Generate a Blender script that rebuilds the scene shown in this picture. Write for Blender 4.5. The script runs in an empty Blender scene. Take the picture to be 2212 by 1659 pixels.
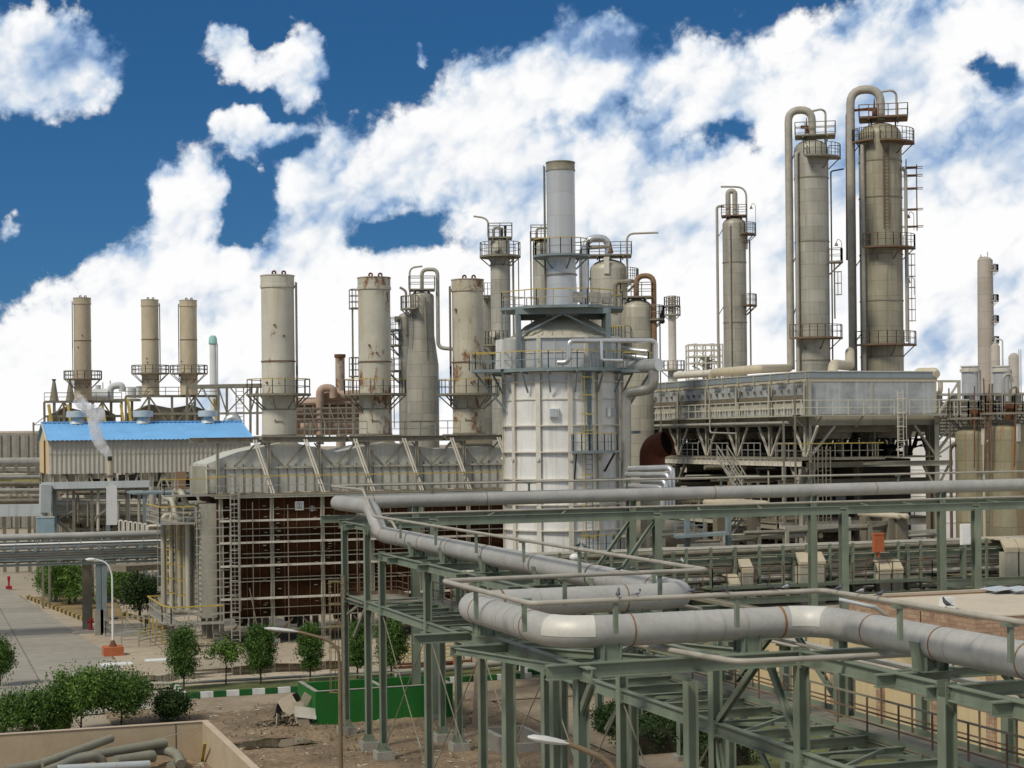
import bpy, math, random
from math import sin, cos, pi, radians, atan2, sqrt
from mathutils import Vector, Matrix
R = random.Random(7)
SC = bpy.context.scene
COL = SC.collection

# ---------------------------------------------------------------- camera
# world axes follow the plant grid: X along the long pipe rack, Y away across it, Z up, ground at 0
F_PX, YAW, ROLL, CAM_H, HX, HY = 3700.0, radians(19.4), 0.0105, 15.0, 1106.0, 944.0   # for a 2212 x 1659 frame
cs, sn = cos(YAW), sin(YAW)
camd = bpy.data.cameras.new('camera')
camd.sensor_width = 36.0
camd.lens = 36.0 * F_PX / 2212.0
camd.shift_y = (HY - 829.5) / 2212.0
camd.clip_start, camd.clip_end = 0.5, 6000.0
cam = bpy.data.objects.new('camera', camd)
COL.objects.link(cam)
right, up, fwd = Vector((cs, -sn, 0)), Vector((0, 0, 1)), Vector((sn, cs, 0))
rc, uc = right * cos(ROLL) - up * sin(ROLL), right * sin(ROLL) + up * cos(ROLL)
m = Matrix(((rc.x, uc.x, -fwd.x, 0), (rc.y, uc.y, -fwd.y, 0), (rc.z, uc.z, -fwd.z, CAM_H), (0, 0, 0, 1)))
cam.matrix_world = m
SC.camera = cam

def at(px, py, X=None, Y=None, Z=None, d=None):
    """real place seen at a point of the photograph, on a known plane of the plant"""
    xr, yr = (px - HX) / F_PX, -(py - HY) / F_PX
    r, u = xr * cos(ROLL) + yr * sin(ROLL), yr * cos(ROLL) - xr * sin(ROLL)
    a, b = r * cs + sn, cs - r * sn
    k = X / a if X is not None else Y / b if Y is not None else (Z - CAM_H) / u if Z is not None else d
    return Vector((a * k, b * k, CAM_H + u * k))

def toward(p):          # angle (seen from above) from p back to the viewpoint
    return atan2(-p[1], -p[0])

# ---------------------------------------------------------------- sky, clouds and sun
SUN_EL, SUN_AZ = radians(48), radians(243)       # azimuth clockwise from +Y
W = bpy.data.worlds.new("World")
SC.world = W
W.use_nodes = True
NT = W.node_tree
for n in list(NT.nodes): NT.nodes.remove(n)

class G:
    """tiny node-graph helper"""
    def __init__(s, nt): s.nt = nt
    def n(s, t, **k):
        nd = s.nt.nodes.new(t)
        for a, b in k.items(): setattr(nd, a, b)
        return nd
    def put(s, sock, v):
        if isinstance(v, bpy.types.NodeSocket): s.nt.links.new(v, sock)
        elif v is not None:
            if hasattr(sock.default_value, '__len__') and not hasattr(v, '__len__'): v = [v] * len(sock.default_value)
            if hasattr(v, '__len__') and len(v) == 3 and len(sock.default_value) == 4: v = tuple(v) + (1,)
            sock.default_value = v
    def m(s, op, a, b=None, c=None, clamp=False):
        nd = s.n('ShaderNodeMath', operation=op, use_clamp=clamp)
        for i, v in enumerate((a, b, c)): s.put(nd.inputs[i], v)
        return nd.outputs[0]
    def vm(s, op, a, b=None, scale=None):
        nd = s.n('ShaderNodeVectorMath', operation=op)
        s.put(nd.inputs[0], a)
        if b is not None: s.put(nd.inputs[1], b)
        if scale is not None: s.put(nd.inputs['Scale'], scale)
        return nd.outputs['Value'] if op in ('LENGTH', 'DISTANCE', 'DOT_PRODUCT') else nd.outputs[0]
    def mix(s, f, a, b, mode='MIX'):
        nd = s.n('ShaderNodeMix', data_type='RGBA', blend_type=mode)
        s.put(nd.inputs[0], f); s.put(nd.inputs[6], a); s.put(nd.inputs[7], b)
        return nd.outputs[2]
    def ramp(s, v, lo, hi, a=0.0, b=1.0, smooth=True):
        nd = s.n('ShaderNodeMapRange', interpolation_type='SMOOTHSTEP' if smooth else 'LINEAR')
        for i, q in enumerate((v, lo, hi, a, b)): s.put(nd.inputs[i], q)
        return nd.outputs[0]
    def noise(s, vec, scale, detail=4, rough=.55, dist=0.0, out=0):
        nd = s.n('ShaderNodeTexNoise')
        s.put(nd.inputs['Vector'], vec); s.put(nd.inputs['Scale'], scale); s.put(nd.inputs['Detail'], detail)
        s.put(nd.inputs['Roughness'], rough); s.put(nd.inputs['Distortion'], dist)
        return nd.outputs[out]
    def xyz(s, v):
        nd = s.n('ShaderNodeSeparateXYZ'); s.put(nd.inputs[0], v)
        return nd.outputs[0], nd.outputs[1], nd.outputs[2]
    def vec(s, x, y, z=0.0):
        nd = s.n('ShaderNodeCombineXYZ')
        for i, q in enumerate((x, y, z)): s.put(nd.inputs[i], q)
        return nd.outputs[0]

g = G(NT)
sky = g.n('ShaderNodeTexSky', sky_type='NISHITA')
sky.sun_disc = False
sky.sun_elevation, sky.sun_rotation = SUN_EL, SUN_AZ
sky.air_density, sky.dust_density, sky.ozone_density = 1.0, 0.3, 4.0
tc = g.n('ShaderNodeTexCoord')
dx, dy, dz = g.xyz(tc.outputs['Generated'])
# compass azimuth and height angle of each direction of the sky, in degrees
az = g.m('MULTIPLY', g.m('ARCTAN2', dx, dy), 180 / pi)
el = g.m('MULTIPLY', g.m('ARCSINE', dz), 180 / pi)
P0 = g.vec(az, el, 0.0)
def sky_at(px, py):
    v = at(px, py, d=1.0) - Vector((0, 0, CAM_H))
    return math.degrees(atan2(v.x, v.y)), math.degrees(atan2(v.z, sqrt(v.x ** 2 + v.y ** 2)))
def noise2(vec, scale, detail=4, rough=.55, dist=0.0, out=0):
    nd = g.n('ShaderNodeTexNoise', noise_dimensions='2D')
    g.put(nd.inputs['Vector'], vec); g.put(nd.inputs['Scale'], scale); g.put(nd.inputs['Detail'], detail)
    g.put(nd.inputs['Roughness'], rough); g.put(nd.inputs['Distortion'], dist)
    return nd.outputs[out]
def billow(vec, scale, detail=3.0, rough=.5):
    nd = g.n('ShaderNodeTexVoronoi', feature='SMOOTH_F1', normalize=True, voronoi_dimensions='2D')
    g.put(nd.inputs['Vector'], vec); nd.inputs['Scale'].default_value = scale
    nd.inputs['Detail'].default_value = detail; nd.inputs['Roughness'].default_value = rough; nd.inputs['Lacunarity'].default_value = 2.2
    nd.inputs['Smoothness'].default_value = .25
    return g.m('SUBTRACT', 1.0, nd.outputs['Distance'])
def warped(p):
    w1 = noise2(p, .32, 4, .55, 0, 1)
    w2 = noise2(g.vm('ADD', p, (31.3, 7.7, 0)), 1.3, 6, .62, 0, 1)
    q = g.vm('ADD', p, g.vm('SCALE', g.vm('SUBTRACT', w1, (.5, .5, .5)), scale=2.4))
    return g.vm('ADD', q, g.vm('SCALE', g.vm('SUBTRACT', w2, (.5, .5, .5)), scale=.6))
P1 = warped(P0)
ax, ay, _ = g.xyz(P1)
# cloud bank whose upper edge climbs towards the right
EDGE = [(0, 690), (140, 610), (300, 470), (400, 345), (560, 345), (720, 300), (880, 225), (1080, 105), (1250, 40), (1450, 95), (1650, 70), (1780, 50), (1950, -20)]
cv = g.n('ShaderNodeFloatCurve')
pts = [(-20, 2.5)] + [sky_at(*p) for p in EDGE] + [(60, 16)]
cmap = cv.mapping; crv = cmap.curves[0]
lo, hi = -20.0, 60.0
while len(crv.points) < len(pts): crv.points.new(.5, .5)
for q, (a_, e_) in zip(crv.points, pts): q.location = ((a_ - lo) / (hi - lo), e_ / 40.0)
cmap.update()
g.put(cv.inputs['Value'], g.ramp(ax, lo, hi, 0, 1, False))
edge = g.m('MULTIPLY', cv.outputs[0], 40.0)
dens = g.m('MAXIMUM', g.m('MINIMUM', g.m('MULTIPLY', g.m('SUBTRACT', edge, ay), .62), 1.0), -.9)
# separate clouds and thin places (height angles of the real sky)
def blob(dens, px, py, rx, ry, amt):
    a_, e_ = sky_at(px, py)
    q = g.vm('MULTIPLY', g.vm('SUBTRACT', P1, (a_, e_, 0)), (64.6 / rx, 64.6 / ry, 0))
    return g.m('ADD', dens, g.ramp(g.vm('LENGTH', q), 1.3, 0.0, 0, amt))
for b in [(90, 130, 230, 150, 2.3), (515, 125, 95, 85, 1.8), (648, 135, 70, 115, 1.75), (590, 40, 30, 50, -.45), (548, 285, 100, 66, 1.85), (395, 420, 90, 70, .5), (20, 490, 60, 40, 1.0), (905, 130, 30, 22, .9),
          (870, 500, 175, 90, -1.6), (760, 545, 70, 40, -.6), (1560, 300, 170, 60, -1.3), (1390, 225, 120, 55, -1.15), (2150, 160, 110, 80, -1.4), (530, 455, 105, 120, -2.1), (620, 330, 60, 40, -.7), (1290, 290, 170, 45, -.8), (1700, 185, 80, 36, -.5), (230, 80, 80, 60, -.3),
          (2080, 330, 130, 60, -.5), (1000, 420, 130, 50, -.4), (1480, 420, 120, 40, -.15)]:
    dens = blob(dens, *b)
DG = radians(33)
def rot(p, sx=.8, sy=1.25):                             # the puffs lean along the bank
    x, y, _ = g.xyz(p)
    return g.vec(g.m('MULTIPLY', g.m('ADD', g.m('MULTIPLY', x, cos(DG)), g.m('MULTIPLY', y, sin(DG))), sx), g.m('MULTIPLY', g.m('SUBTRACT', g.m('MULTIPLY', y, cos(DG)), g.m('MULTIPLY', x, sin(DG))), sy))
wob = noise2(P0, .7, 3, .5, 0, 1)
Q0 = g.vm('ADD', P0, g.vm('SCALE', g.vm('SUBTRACT', wob, (.5, .5, .5)), scale=.8))
def puff(p, d_, k_=1.0):
    b_ = billow(rot(p, .9, 1.15), .48, d_, .55)
    return g.m('MULTIPLY', g.m('SUBTRACT', b_, .6), 2.0)
pf = g.m('ADD', puff(Q0, 4.0), g.m('MULTIPLY', g.m('SUBTRACT', noise2(P0, 1.4, 8, .62), .5), .75))
over = g.ramp(el, 15.0, 26.0, 0, 1)                     # broken cloud over the rest of the sky
ovn = g.ramp(noise2(P0, .07, 5, .6, .4), .30, .50, -.4, 1.2)
dens = g.m('ADD', g.m('MULTIPLY', dens, g.m('SUBTRACT', 1.0, over)), g.m('MULTIPLY', ovn, over))
dens = g.m('ADD', dens, g.m('MULTIPLY', pf, .72))
cover = g.ramp(dens, -.10, .36, 0, 1)
# relief: bright crowns facing the sun at upper left, grey blue bases
s1 = puff(Q0, 2.4)
s2 = puff(g.vm('ADD', Q0, (-.55, .75, 0)), 2.4)
rel = g.m('ADD', g.m('MULTIPLY', g.m('SUBTRACT', s1, s2), .40), g.m('MULTIPLY', pf, .34))
big = noise2(rot(P0, .7, 1.3), .26, 4, .5)
low = g.ramp(el, 2.0, 9.5, .46, 0)                      # paler towards the horizon
thin = g.ramp(dens, .2, .9, -.22, .06)
shade = g.m('ADD', g.m('ADD', g.m('ADD', .52, rel), g.m('MULTIPLY', g.m('SUBTRACT', big, .48), 2.0)), g.m('ADD', low, thin))
shade = g.ramp(shade, 0.0, .95, 0, 1, False)
cr = g.n('ShaderNodeValToRGB')
g.put(cr.inputs[0], shade)
e = cr.color_ramp.elements
e[0].position, e[0].color = 0.0, (.16, .28, .51, 1)
e[1].position, e[1].color = 1.0, (1.0, 1.0, 1.0, 1)
for p_, c_ in ((.28, (.34, .48, .70, 1)), (.55, (.62, .71, .83, 1)), (.8, (.90, .92, .95, 1))):
    k_ = e.new(p_); k_.color = c_
cloud = g.vm('SCALE', cr.outputs[0], scale=g.ramp(el, 16, 40, 9.9, 5.6))
blue = g.mix(1.0, sky.outputs[0], (.20, .45, .62), 'MULTIPLY')
blue = g.mix(.6, blue, g.mix(g.ramp(el, 2, 14), (.40, 1.36, 3.4), (.19, .9, 2.5)))
colr = g.mix(cover, blue, cloud)
bg = g.n('ShaderNodeBackground')
g.put(bg.inputs[0], colr); bg.inputs[1].default_value = 0.1
out = g.n('ShaderNodeOutputWorld')
NT.links.new(bg.outputs[0], out.inputs[0])

sl = bpy.data.lights.new('sun', 'SUN')
sl.energy, sl.angle, sl.color = 2.7, radians(11), (1.0, .93, .80)
sun = bpy.data.objects.new('sun', sl)
COL.objects.link(sun)
sd = Vector((sin(SUN_AZ) * cos(SUN_EL), cos(SUN_AZ) * cos(SUN_EL), sin(SUN_EL)))
sun.location = (0, -30, 80)
sun.rotation_euler = sd.to_track_quat('Z', 'Y').to_euler()
SC.view_settings.view_transform = 'Standard'
SC.view_settings.look = 'None'
SC.view_settings.exposure = 0.0
SC.view_settings.gamma = 1.0
SC.cycles.max_bounces = 5
SC.cycles.volume_bounces = 4

# ---------------------------------------------------------------- materials
MATS = {}
def mat(name, col, rough=.6, metal=0.0, var=.18, ns=1.2, streak=0.0, scol=(.16, .12, .07), rust=0.0, rcol=(.17, .065, .022), rs=.9, fine=.0, pat=None, pa=None, bump=0.0, spec=.4):
    """weathered procedural paint / metal / stone; streak and rust are real stains of the thing itself"""
    mt = bpy.data.materials.new(name)
    mt.use_nodes = True
    nt = mt.node_tree
    bs = nt.nodes['Principled BSDF']
    h = G(nt)
    co = h.n('ShaderNodeTexCoord').outputs['Object']
    oi = h.n('ShaderNodeObjectInfo').outputs['Random']
    off = h.vm('SCALE', (37.1, 19.7, 11.3), scale=h.m('MULTIPLY', oi, 20.0))
    p = h.vm('ADD', co, off)
    n = h.noise(p, ns, 5, .6)
    f = h.ramp(n, .25, .75, 1 - var, 1 + var, False)
    c = h.mix(1.0, col, h.vec(f, f, f), 'MULTIPLY')
    hgt = None
    if pat in ('clad', 'plates'):          # sheet cladding or plate courses round a vessel: pa = (radius, course height, sheet length, seam)
        x, y, z = h.xyz(co)
        uu = h.m('MULTIPLY', h.m('ARCTAN2', y, x), pa[0])
        br = h.n('ShaderNodeTexBrick')
        br.offset = .37
        h.put(br.inputs['Vector'], h.vec(uu, z, 0)); br.inputs['Scale'].default_value = 1.0
        br.inputs['Brick Width'].default_value = pa[2]; br.inputs['Row Height'].default_value = pa[1]
        br.inputs['Mortar Size'].default_value = pa[3]; br.inputs['Mortar Smooth'].default_value = .3; br.inputs['Bias'].default_value = 0
        h.put(br.inputs['Color1'], (.86, .86, .86)); h.put(br.inputs['Color2'], (1.12, 1.11, 1.09)); h.put(br.inputs['Mortar'], (.48, .46, .42))
        c = h.mix(1.0 if pat == 'clad' else .6, c, h.mix(1.0, c, br.outputs['Color'], 'MULTIPLY'))
    elif pat == 'brick':                   # pa = (width, height, mortar, colour a, colour b, mortar colour)
        x, y, z = h.xyz(co)
        br = h.n('ShaderNodeTexBrick')
        h.put(br.inputs['Vector'], h.vec(h.m('ADD', x, y), z, 0)); br.inputs['Scale'].default_value = 1.0
        br.inputs['Brick Width'].default_value = pa[0]; br.inputs['Row Height'].default_value = pa[1]; br.inputs['Mortar Size'].default_value = pa[2]
        h.put(br.inputs['Color1'], pa[3]); h.put(br.inputs['Color2'], pa[4]); h.put(br.inputs['Mortar'], pa[5])
        c = h.mix(1.0, br.outputs['Color'], h.vec(f, f, f), 'MULTIPLY')
        hgt = br.outputs['Fac']
    elif pat == 'slabs':                   # cast slabs with joints and stained patches: pa = (size x, size y, joint, tone spread)
        br = h.n('ShaderNodeTexBrick')
        br.offset = 0.0
        h.put(br.inputs['Vector'], co); br.inputs['Scale'].default_value = 1.0
        br.inputs['Brick Width'].default_value = pa[0]; br.inputs['Row Height'].default_value = pa[1]; br.inputs['Mortar Size'].default_value = pa[2]
        k = pa[3]
        h.put(br.inputs['Color1'], (1 - k,) * 3); h.put(br.inputs['Color2'], (1 + k,) * 3); h.put(br.inputs['Mortar'], (.55, .52, .48))
        c = h.mix(1.0, c, br.outputs['Color'], 'MULTIPLY')
    if fine:
        q = h.ramp(h.noise(p, ns * 9, 6, .7), .3, .7, 1 - fine, 1 + fine, False)
        c = h.mix(1.0, c, h.vec(q, q, q), 'MULTIPLY')
    if streak:
        sv = h.vm('MULTIPLY', p, (2.6, 2.6, .13))
        s1 = h.ramp(h.noise(sv, 1.0, 6, .65), .48, .74, 0, streak)
        c = h.mix(s1, c, scol)
    if rust:
        r0 = h.noise(h.vm('MULTIPLY', p, (1, 1, .55)), rs, 9, .72, .3)
        t = .72 - .22 * rust
        r1 = h.ramp(r0, t, t + .09, 0, .92)
        c = h.mix(r1, c, h.mix(h.noise(p, rs * 7, 4), tuple(x * .55 for x in rcol), tuple(min(1, x * 1.5) for x in rcol)))
        h.put(bs.inputs['Roughness'], h.ramp(r1, 0, 1, rough, .9, False))
        if metal: h.put(bs.inputs['Metallic'], h.ramp(r1, 0, 1, metal, 0, False))
    else:
        bs.inputs['Roughness'].default_value = rough
    if not rust or not metal: bs.inputs['Metallic'].default_value = metal
    bs.inputs['Specular IOR Level'].default_value = spec
    h.put(bs.inputs['Base Color'], c)
    if bump or hgt is not None:
        bn = h.n('ShaderNodeBump')
        bn.inputs['Strength'].default_value = .5 if hgt is not None else bump
        bn.inputs['Distance'].default_value = .02 if hgt is not None else .05
        h.put(bn.inputs['Height'], h.m('SUBTRACT', 1.0, hgt) if hgt is not None else h.noise(p, ns * 5, 6, .65))
        nt.links.new(bn.outputs[0], bs.inputs['Normal'])
    MATS[name] = mt
    return mt

GALV = mat('galvanised steel', (.38, .365, .315), .5, .25, .2, 1.5, streak=.25, scol=(.2, .16, .1))
GALVD = mat('weathered dull steel', (.225, .205, .155), .65, .1, .25, 1.5, streak=.4, scol=(.11, .09, .055), rust=.35)
STEELB = mat('blue grey painted steel', (.19, .235, .24), .55, 0, .2, 1.0, streak=.3, scol=(.1, .09, .07))
GREEN = mat('sage green painted steel', (.175, .21, .155), .55, 0, .25, .8, streak=.5, scol=(.13, .125, .07), rust=.34, rs=1.3)
GREENL = mat('yellowed green painted steel', (.24, .27, .15), .55, 0, .2, .9, streak=.4, scol=(.2, .17, .07), rust=.2)
YEL = mat('yellow handrail paint', (.46, .34, .07), .5, 0, .25, 2.0, rust=.25)
RUSTP = mat('rusty rail paint', (.16, .105, .065), .75, 0, .3, 2.5, rust=.7)
RUST = mat('rust', (.13, .05, .022), .85, 0, .4, 1.6, fine=.3)
PIPE = mat('grey aluminium pipe jacket', (.37, .365, .34), .58, .12, .16, .7, streak=.25, scol=(.30, .265, .19), fine=.09, rust=.05, rs=3.0)
PIPEB = mat('bright pipe patch', (.56, .545, .49), .5, .1, .1, 1.0, fine=.05)
PIPES = mat('small grey pipe', (.36, .335, .28), .6, .1, .2, 1.5, rust=.22, rs=1.6)
SILVER = mat('bright aluminium cladding', (.55, .56, .56), .33, .65, .12, 1.5)
CHIM = mat('cream stack paint with rust', (.51, .49, .41), .6, 0, .14, .5, streak=.5, scol=(.40, .30, .14), rust=.5, rs=.75)
CHIM2 = mat('cream stack paint badly rusted', (.49, .47, .385), .6, 0, .16, .5, streak=.6, scol=(.40, .29, .12), rust=.86, rs=.7)
CHIM3 = mat('tan stack paint', (.48, .42, .30), .6, 0, .16, .4, streak=.75, scol=(.44, .28, .11), rust=.42, rs=.6)
CHIMR = mat('stack paint flaked to rust', (.40, .34, .27), .7, 0, .15, .6, streak=.5, scol=(.25, .12, .06), rust=1.0, rs=1.1)
BROWN = mat('rusty brown furnace wall', (.042, .017, .007), .95, 0, .5, .5, spec=.12, fine=.3, streak=.3, scol=(.014, .009, .006), rust=.3, rcol=(.085, .04, .017), rs=.45)
CASE = mat('grey beige furnace casing', (.42, .40, .32), .6, .05, .14, .7, streak=.5, scol=(.2, .185, .135), fine=.08)
CASED = mat('dirty casing roof', (.20, .175, .125), .8, 0, .25, .7, fine=.2)
WHITEV = mat('silver white vessel cladding', (.74, .735, .70), .45, .15, .1, .5, rust=.0, streak=.55, scol=(.47, .44, .37), fine=.05)
VRIB = mat('pale vessel frame', (.60, .565, .48), .5, .1, .12, 1.2, streak=.45, scol=(.3, .25, .16))
VBOX = mat('blue white vessel casing', (.45, .475, .49), .45, .25, .12, .8, streak=.5, scol=(.27, .26, .22))
STK = mat('silver stack plate', (.52, .535, .54), .42, .35, .06, .4, pat='plates', pa=(1.0, 1.6, 6.4, .012), streak=.2, scol=(.42, .41, .38))
CONC = mat('bare concrete', (.29, .275, .235), .9, 0, .2, 1.2, fine=.15, streak=.3, scol=(.17, .15, .12))
CREAMW = mat('cream rendered wall', (.58, .46, .27), .9, 0, .1, .8, streak=.35, scol=(.34, .27, .17))
BEIGEW = mat('beige concrete wall', (.42, .335, .225), .9, 0, .12, .9, streak=.3, scol=(.3, .24, .17), fine=.06)
STONE = mat('stone brick cladding', (1, 1, 1), .85, 0, .22, 2.2, pat='brick', pa=(.42, .2, .012, (.44, .30, .20), (.33, .20, .135), (.24, .17, .12)))
ROOFC = mat('pale screed roof', (.50, .435, .335), .9, 0, .1, .4, fine=.08)
BLUER = mat('bright blue roof sheet', (.17, .44, .78), .5, .05, .14, .5, fine=.08, streak=.4, scol=(.27, .45, .66))
CORR = mat('cream corrugated sheet', (.47, .445, .375), .6, .1, .1, .6, streak=.4, scol=(.27, .24, .18))
WHITE = mat('white paint', (.72, .72, .70), .5, 0, .08, 1.5, streak=.25, scol=(.5, .46, .38))
GREENB = mat('bright green wall paint', (.008, .12, .012), .7, 0, .2, .6, streak=.6, scol=(.03, .10, .02), fine=.12)
KGREEN = mat('green kerb paint', (.012, .105, .02), .6, 0, .2, 2)
KWHITE = mat('white kerb paint', (.68, .68, .65), .6, 0, .12, 2, streak=.3)
KYEL = mat('yellow kerb paint', (.36, .25, .06), .7, 0, .25, 2, fine=.2)
KBLK = mat('black kerb paint', (.03, .03, .028), .7, 0, .3, 2)
ORANGE = mat('orange red block paint', (.42, .12, .045), .7, 0, .18, 1.5, fine=.1)
REDP = mat('red hydrant paint', (.35, .02, .02), .5, 0, .2, 2)
MOUTHSHADE = mat('mouth shade black', (.006, .005, .004), 1.0, 0, .3, 2, spec=.0)  # black that paints the shade inside the open duct
DARK = mat('black steel', (.025, .022, .018), .8, 0, .3, 2)
BLUEP = mat('light blue equipment paint', (.28, .38, .42), .5, 0, .12, 1)
VENT = mat('pale blue ventilator', (.46, .50, .50), .5, .1, .1, 1)
BEIGET = mat('beige hood sheet', (.50, .44, .32), .55, 0, .1, 1.5, streak=.3, scol=(.36, .3, .2))
PINK = mat('pinkish tan pipework', (.38, .27, .20), .7, 0, .2, 1.2, rust=.5)
FARG = mat('pale hazy steel', (.52, .53, .52), .7, 0, .12, .3)  # haze of distance is mixed into this colour
FARB = mat('haze paled brown column', (.40, .36, .31), .8, 0, .12, .3, pat='plates', pa=(2.2, 3, 5, .04))  # brown paled to carry the distance haze
TANKW = mat('white storage tank', (.78, .77, .74), .55, 0, .05, .4, streak=.2, scol=(.6, .56, .5))
TANKO = mat('olive stained tank', (.24, .22, .145), .6, .1, .2, .35, pat='clad', pa=(3.0, 1.6, 2.6, .02), streak=.9, scol=(.25, .12, .03), rust=.3, rcol=(.24, .12, .04), rs=.35, fine=.1)
GLASSD = mat('dark window glass', (.02, .025, .03), .1, 0, .1, 1, spec=.6)
SOLAR = mat('pale panel', (.62, .70, .78), .25, .2, .05, 1)
CARD = mat('torn cardboard', (.42, .36, .27), .9, 0, .2, 1.5, fine=.1)
RUBBLE = mat('rubble', (.20, .16, .115), .95, 0, .4, 2.5, fine=.3)
BARK = mat('bark', (.07, .05, .035), .9, 0, .3, 5, bump=.4)
def clad(name, rad, col=(.36, .345, .285), rh=1.15, w=2.3, streak=.65, rust=.0, metal=.15):
    return mat(name, col, .5, metal, .14, .5, pat='clad', pa=(rad, rh, w, .016), streak=streak, scol=(.205, .17, .105), rust=rust, rs=.5, fine=.05)
def leafmat(name, a, b):
    mt = bpy.data.materials.new(name); mt.use_nodes = True
    h = G(mt.node_tree); bs = mt.node_tree.nodes['Principled BSDF']
    co = h.n('ShaderNodeTexCoord').outputs['Object']
    h.put(bs.inputs['Base Color'], h.mix(h.ramp(h.noise(co, 3.5, 3), .3, .7), a, b))
    bs.inputs['Roughness'].default_value = .55; bs.inputs['Specular IOR Level'].default_value = .25
    return mt
LEAF = leafmat('dark green leaves', (.032, .078, .012), (.09, .165, .028))
LEAF2 = leafmat('mid green leaves', (.05, .115, .016), (.13, .215, .036))
LEAF3 = leafmat('very dark leaves', (.016, .04, .010), (.04, .075, .016))

# ---------------------------------------------------------------- mesh building
class MB:
    def __init__(s): s.v = []; s.f = []; s.sm = []
    def add(s, vs, fs, smooth=False):
        o = len(s.v)
        s.v += [tuple(q) for q in vs]
        s.f += [tuple(i + o for i in q) for q in fs]
        s.sm += [smooth] * len(fs)
        return s
    def box(s, x0, y0, z0, x1, y1, z1):
        x0, x1 = min(x0, x1), max(x0, x1); y0, y1 = min(y0, y1), max(y0, y1); z0, z1 = min(z0, z1), max(z0, z1)
        return s.add([(x0, y0, z0), (x1, y0, z0), (x1, y1, z0), (x0, y1, z0), (x0, y0, z1), (x1, y0, z1), (x1, y1, z1), (x0, y1, z1)],
                     [(0, 3, 2, 1), (4, 5, 6, 7), (0, 1, 5, 4), (1, 2, 6, 5), (2, 3, 7, 6), (3, 0, 4, 7)])
    def bar(s, p, q, w, h=None, upv=None):
        """rectangular bar from p to q, w across and h along upv"""
        p, q = Vector(p), Vector(q); h = h or w
        d = (q - p)
        if d.length < 1e-6: return s
        d.normalize()
        u = Vector(upv) if upv is not None else (Vector((0, 0, 1)) if abs(d.z) < .95 else Vector((0, 1, 0)))
        a = d.cross(u).normalized(); b = a.cross(d).normalized()
        a, b = a * w / 2, b * h / 2
        vs = [p - a - b, p + a - b, p + a + b, p - a + b, q - a - b, q + a - b, q + a + b, q - a + b]
        return s.add(vs, [(0, 1, 2, 3), (4, 7, 6, 5), (0, 4, 5, 1), (1, 5, 6, 2), (2, 6, 7, 3), (3, 7, 4, 0)])
    def ib(s, p, q, w, h, t=.03, upv=None):
        """rolled I section"""
        p, q = Vector(p), Vector(q)
        d = (q - p).normalized()
        u = Vector(upv) if upv is not None else (Vector((0, 0, 1)) if abs(d.z) < .95 else Vector((0, 1, 0)))
        a = d.cross(u).normalized(); b = a.cross(d).normalized()
        o = b * (h / 2 - t / 2)
        s.bar(p + o, q + o, w, t, u); s.bar(p - o, q - o, w, t, u)
        return s.bar(p, q, t, h - 2 * t, u)
    def cyl(s, p, q, r, r2=None, n=12, caps=True):
        p, q = Vector(p), Vector(q); r2 = r if r2 is None else r2
        d = (q - p).normalized()
        u = Vector((0, 0, 1)) if abs(d.z) < .95 else Vector((1, 0, 0))
        a = d.cross(u).normalized(); b = a.cross(d).normalized()
        vs = []
        for c, k in ((p, r), (q, r2)):
            for i in range(n):
                t = 2 * pi * i / n
                vs.append(c + a * cos(t) * k + b * sin(t) * k)
        s.add(vs, [(i, (i + 1) % n, n + (i + 1) % n, n + i) for i in range(n)], n > 5)
        if caps: s.add(vs, [tuple(range(n))[::-1], tuple(range(n, 2 * n))])
        return s
    def path(s, pts, bend, seg=6):
        """polyline with rounded corners"""
        pts = [Vector(p) for p in pts]
        if len(pts) < 3 or not bend: return pts
        out = [pts[0]]
        for i in range(1, len(pts) - 1):
            a, b, c = pts[i - 1], pts[i], pts[i + 1]
            u, w = (a - b), (c - b)
            k = min(bend, u.length * .49, w.length * .49)
            u.normalize(); w.normalize()
            for j in range(seg + 1):
                t = j / seg
                out.append((b + u * k) * (1 - t) ** 2 + b * 2 * t * (1 - t) + (b + w * k) * t * t)
        return out + [pts[-1]]
    def tube(s, pts, r, bend=0, n=8, seg=5, caps=True):
        P = s.path(pts, bend, seg)
        N = len(P)
        T = [((P[min(i + 1, N - 1)] - P[max(i - 1, 0)])).normalized() for i in range(N)]
        u = Vector((0, 0, 1)) if abs(T[0].z) < .9 else Vector((1, 0, 0))
        vs = []
        for i in range(N):
            a = T[i].cross(u)
            if a.length < 1e-4: a = T[i].orthogonal()
            a.normalize(); u = a.cross(T[i]).normalized()
            for k in range(n):
                t = 2 * pi * k / n
                vs.append(P[i] + a * cos(t) * r + u * sin(t) * r)
        fs = [(i * n + k, i * n + (k + 1) % n, (i + 1) * n + (k + 1) % n, (i + 1) * n + k) for i in range(N - 1) for k in range(n)]
        s.add(vs, fs, n > 4)
        if caps: s.add(vs, [tuple(range(n))[::-1], tuple(range((N - 1) * n, N * n))])
        return s
    def lathe(s, prof, c=(0, 0), n=32, a0=0, a1=2 * pi):
        full = abs(a1 - a0 - 2 * pi) < 1e-6
        m = n if full else n + 1
        vs = [(c[0] + r * cos(a0 + (a1 - a0) * k / n), c[1] + r * sin(a0 + (a1 - a0) * k / n), z) for r, z in prof for k in range(m)]
        fs = [(i * m + k, i * m + (k + 1) % m, (i + 1) * m + (k + 1) % m, (i + 1) * m + k) for i in range(len(prof) - 1) for k in range(n)]
        return s.add(vs, fs, True)
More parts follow.
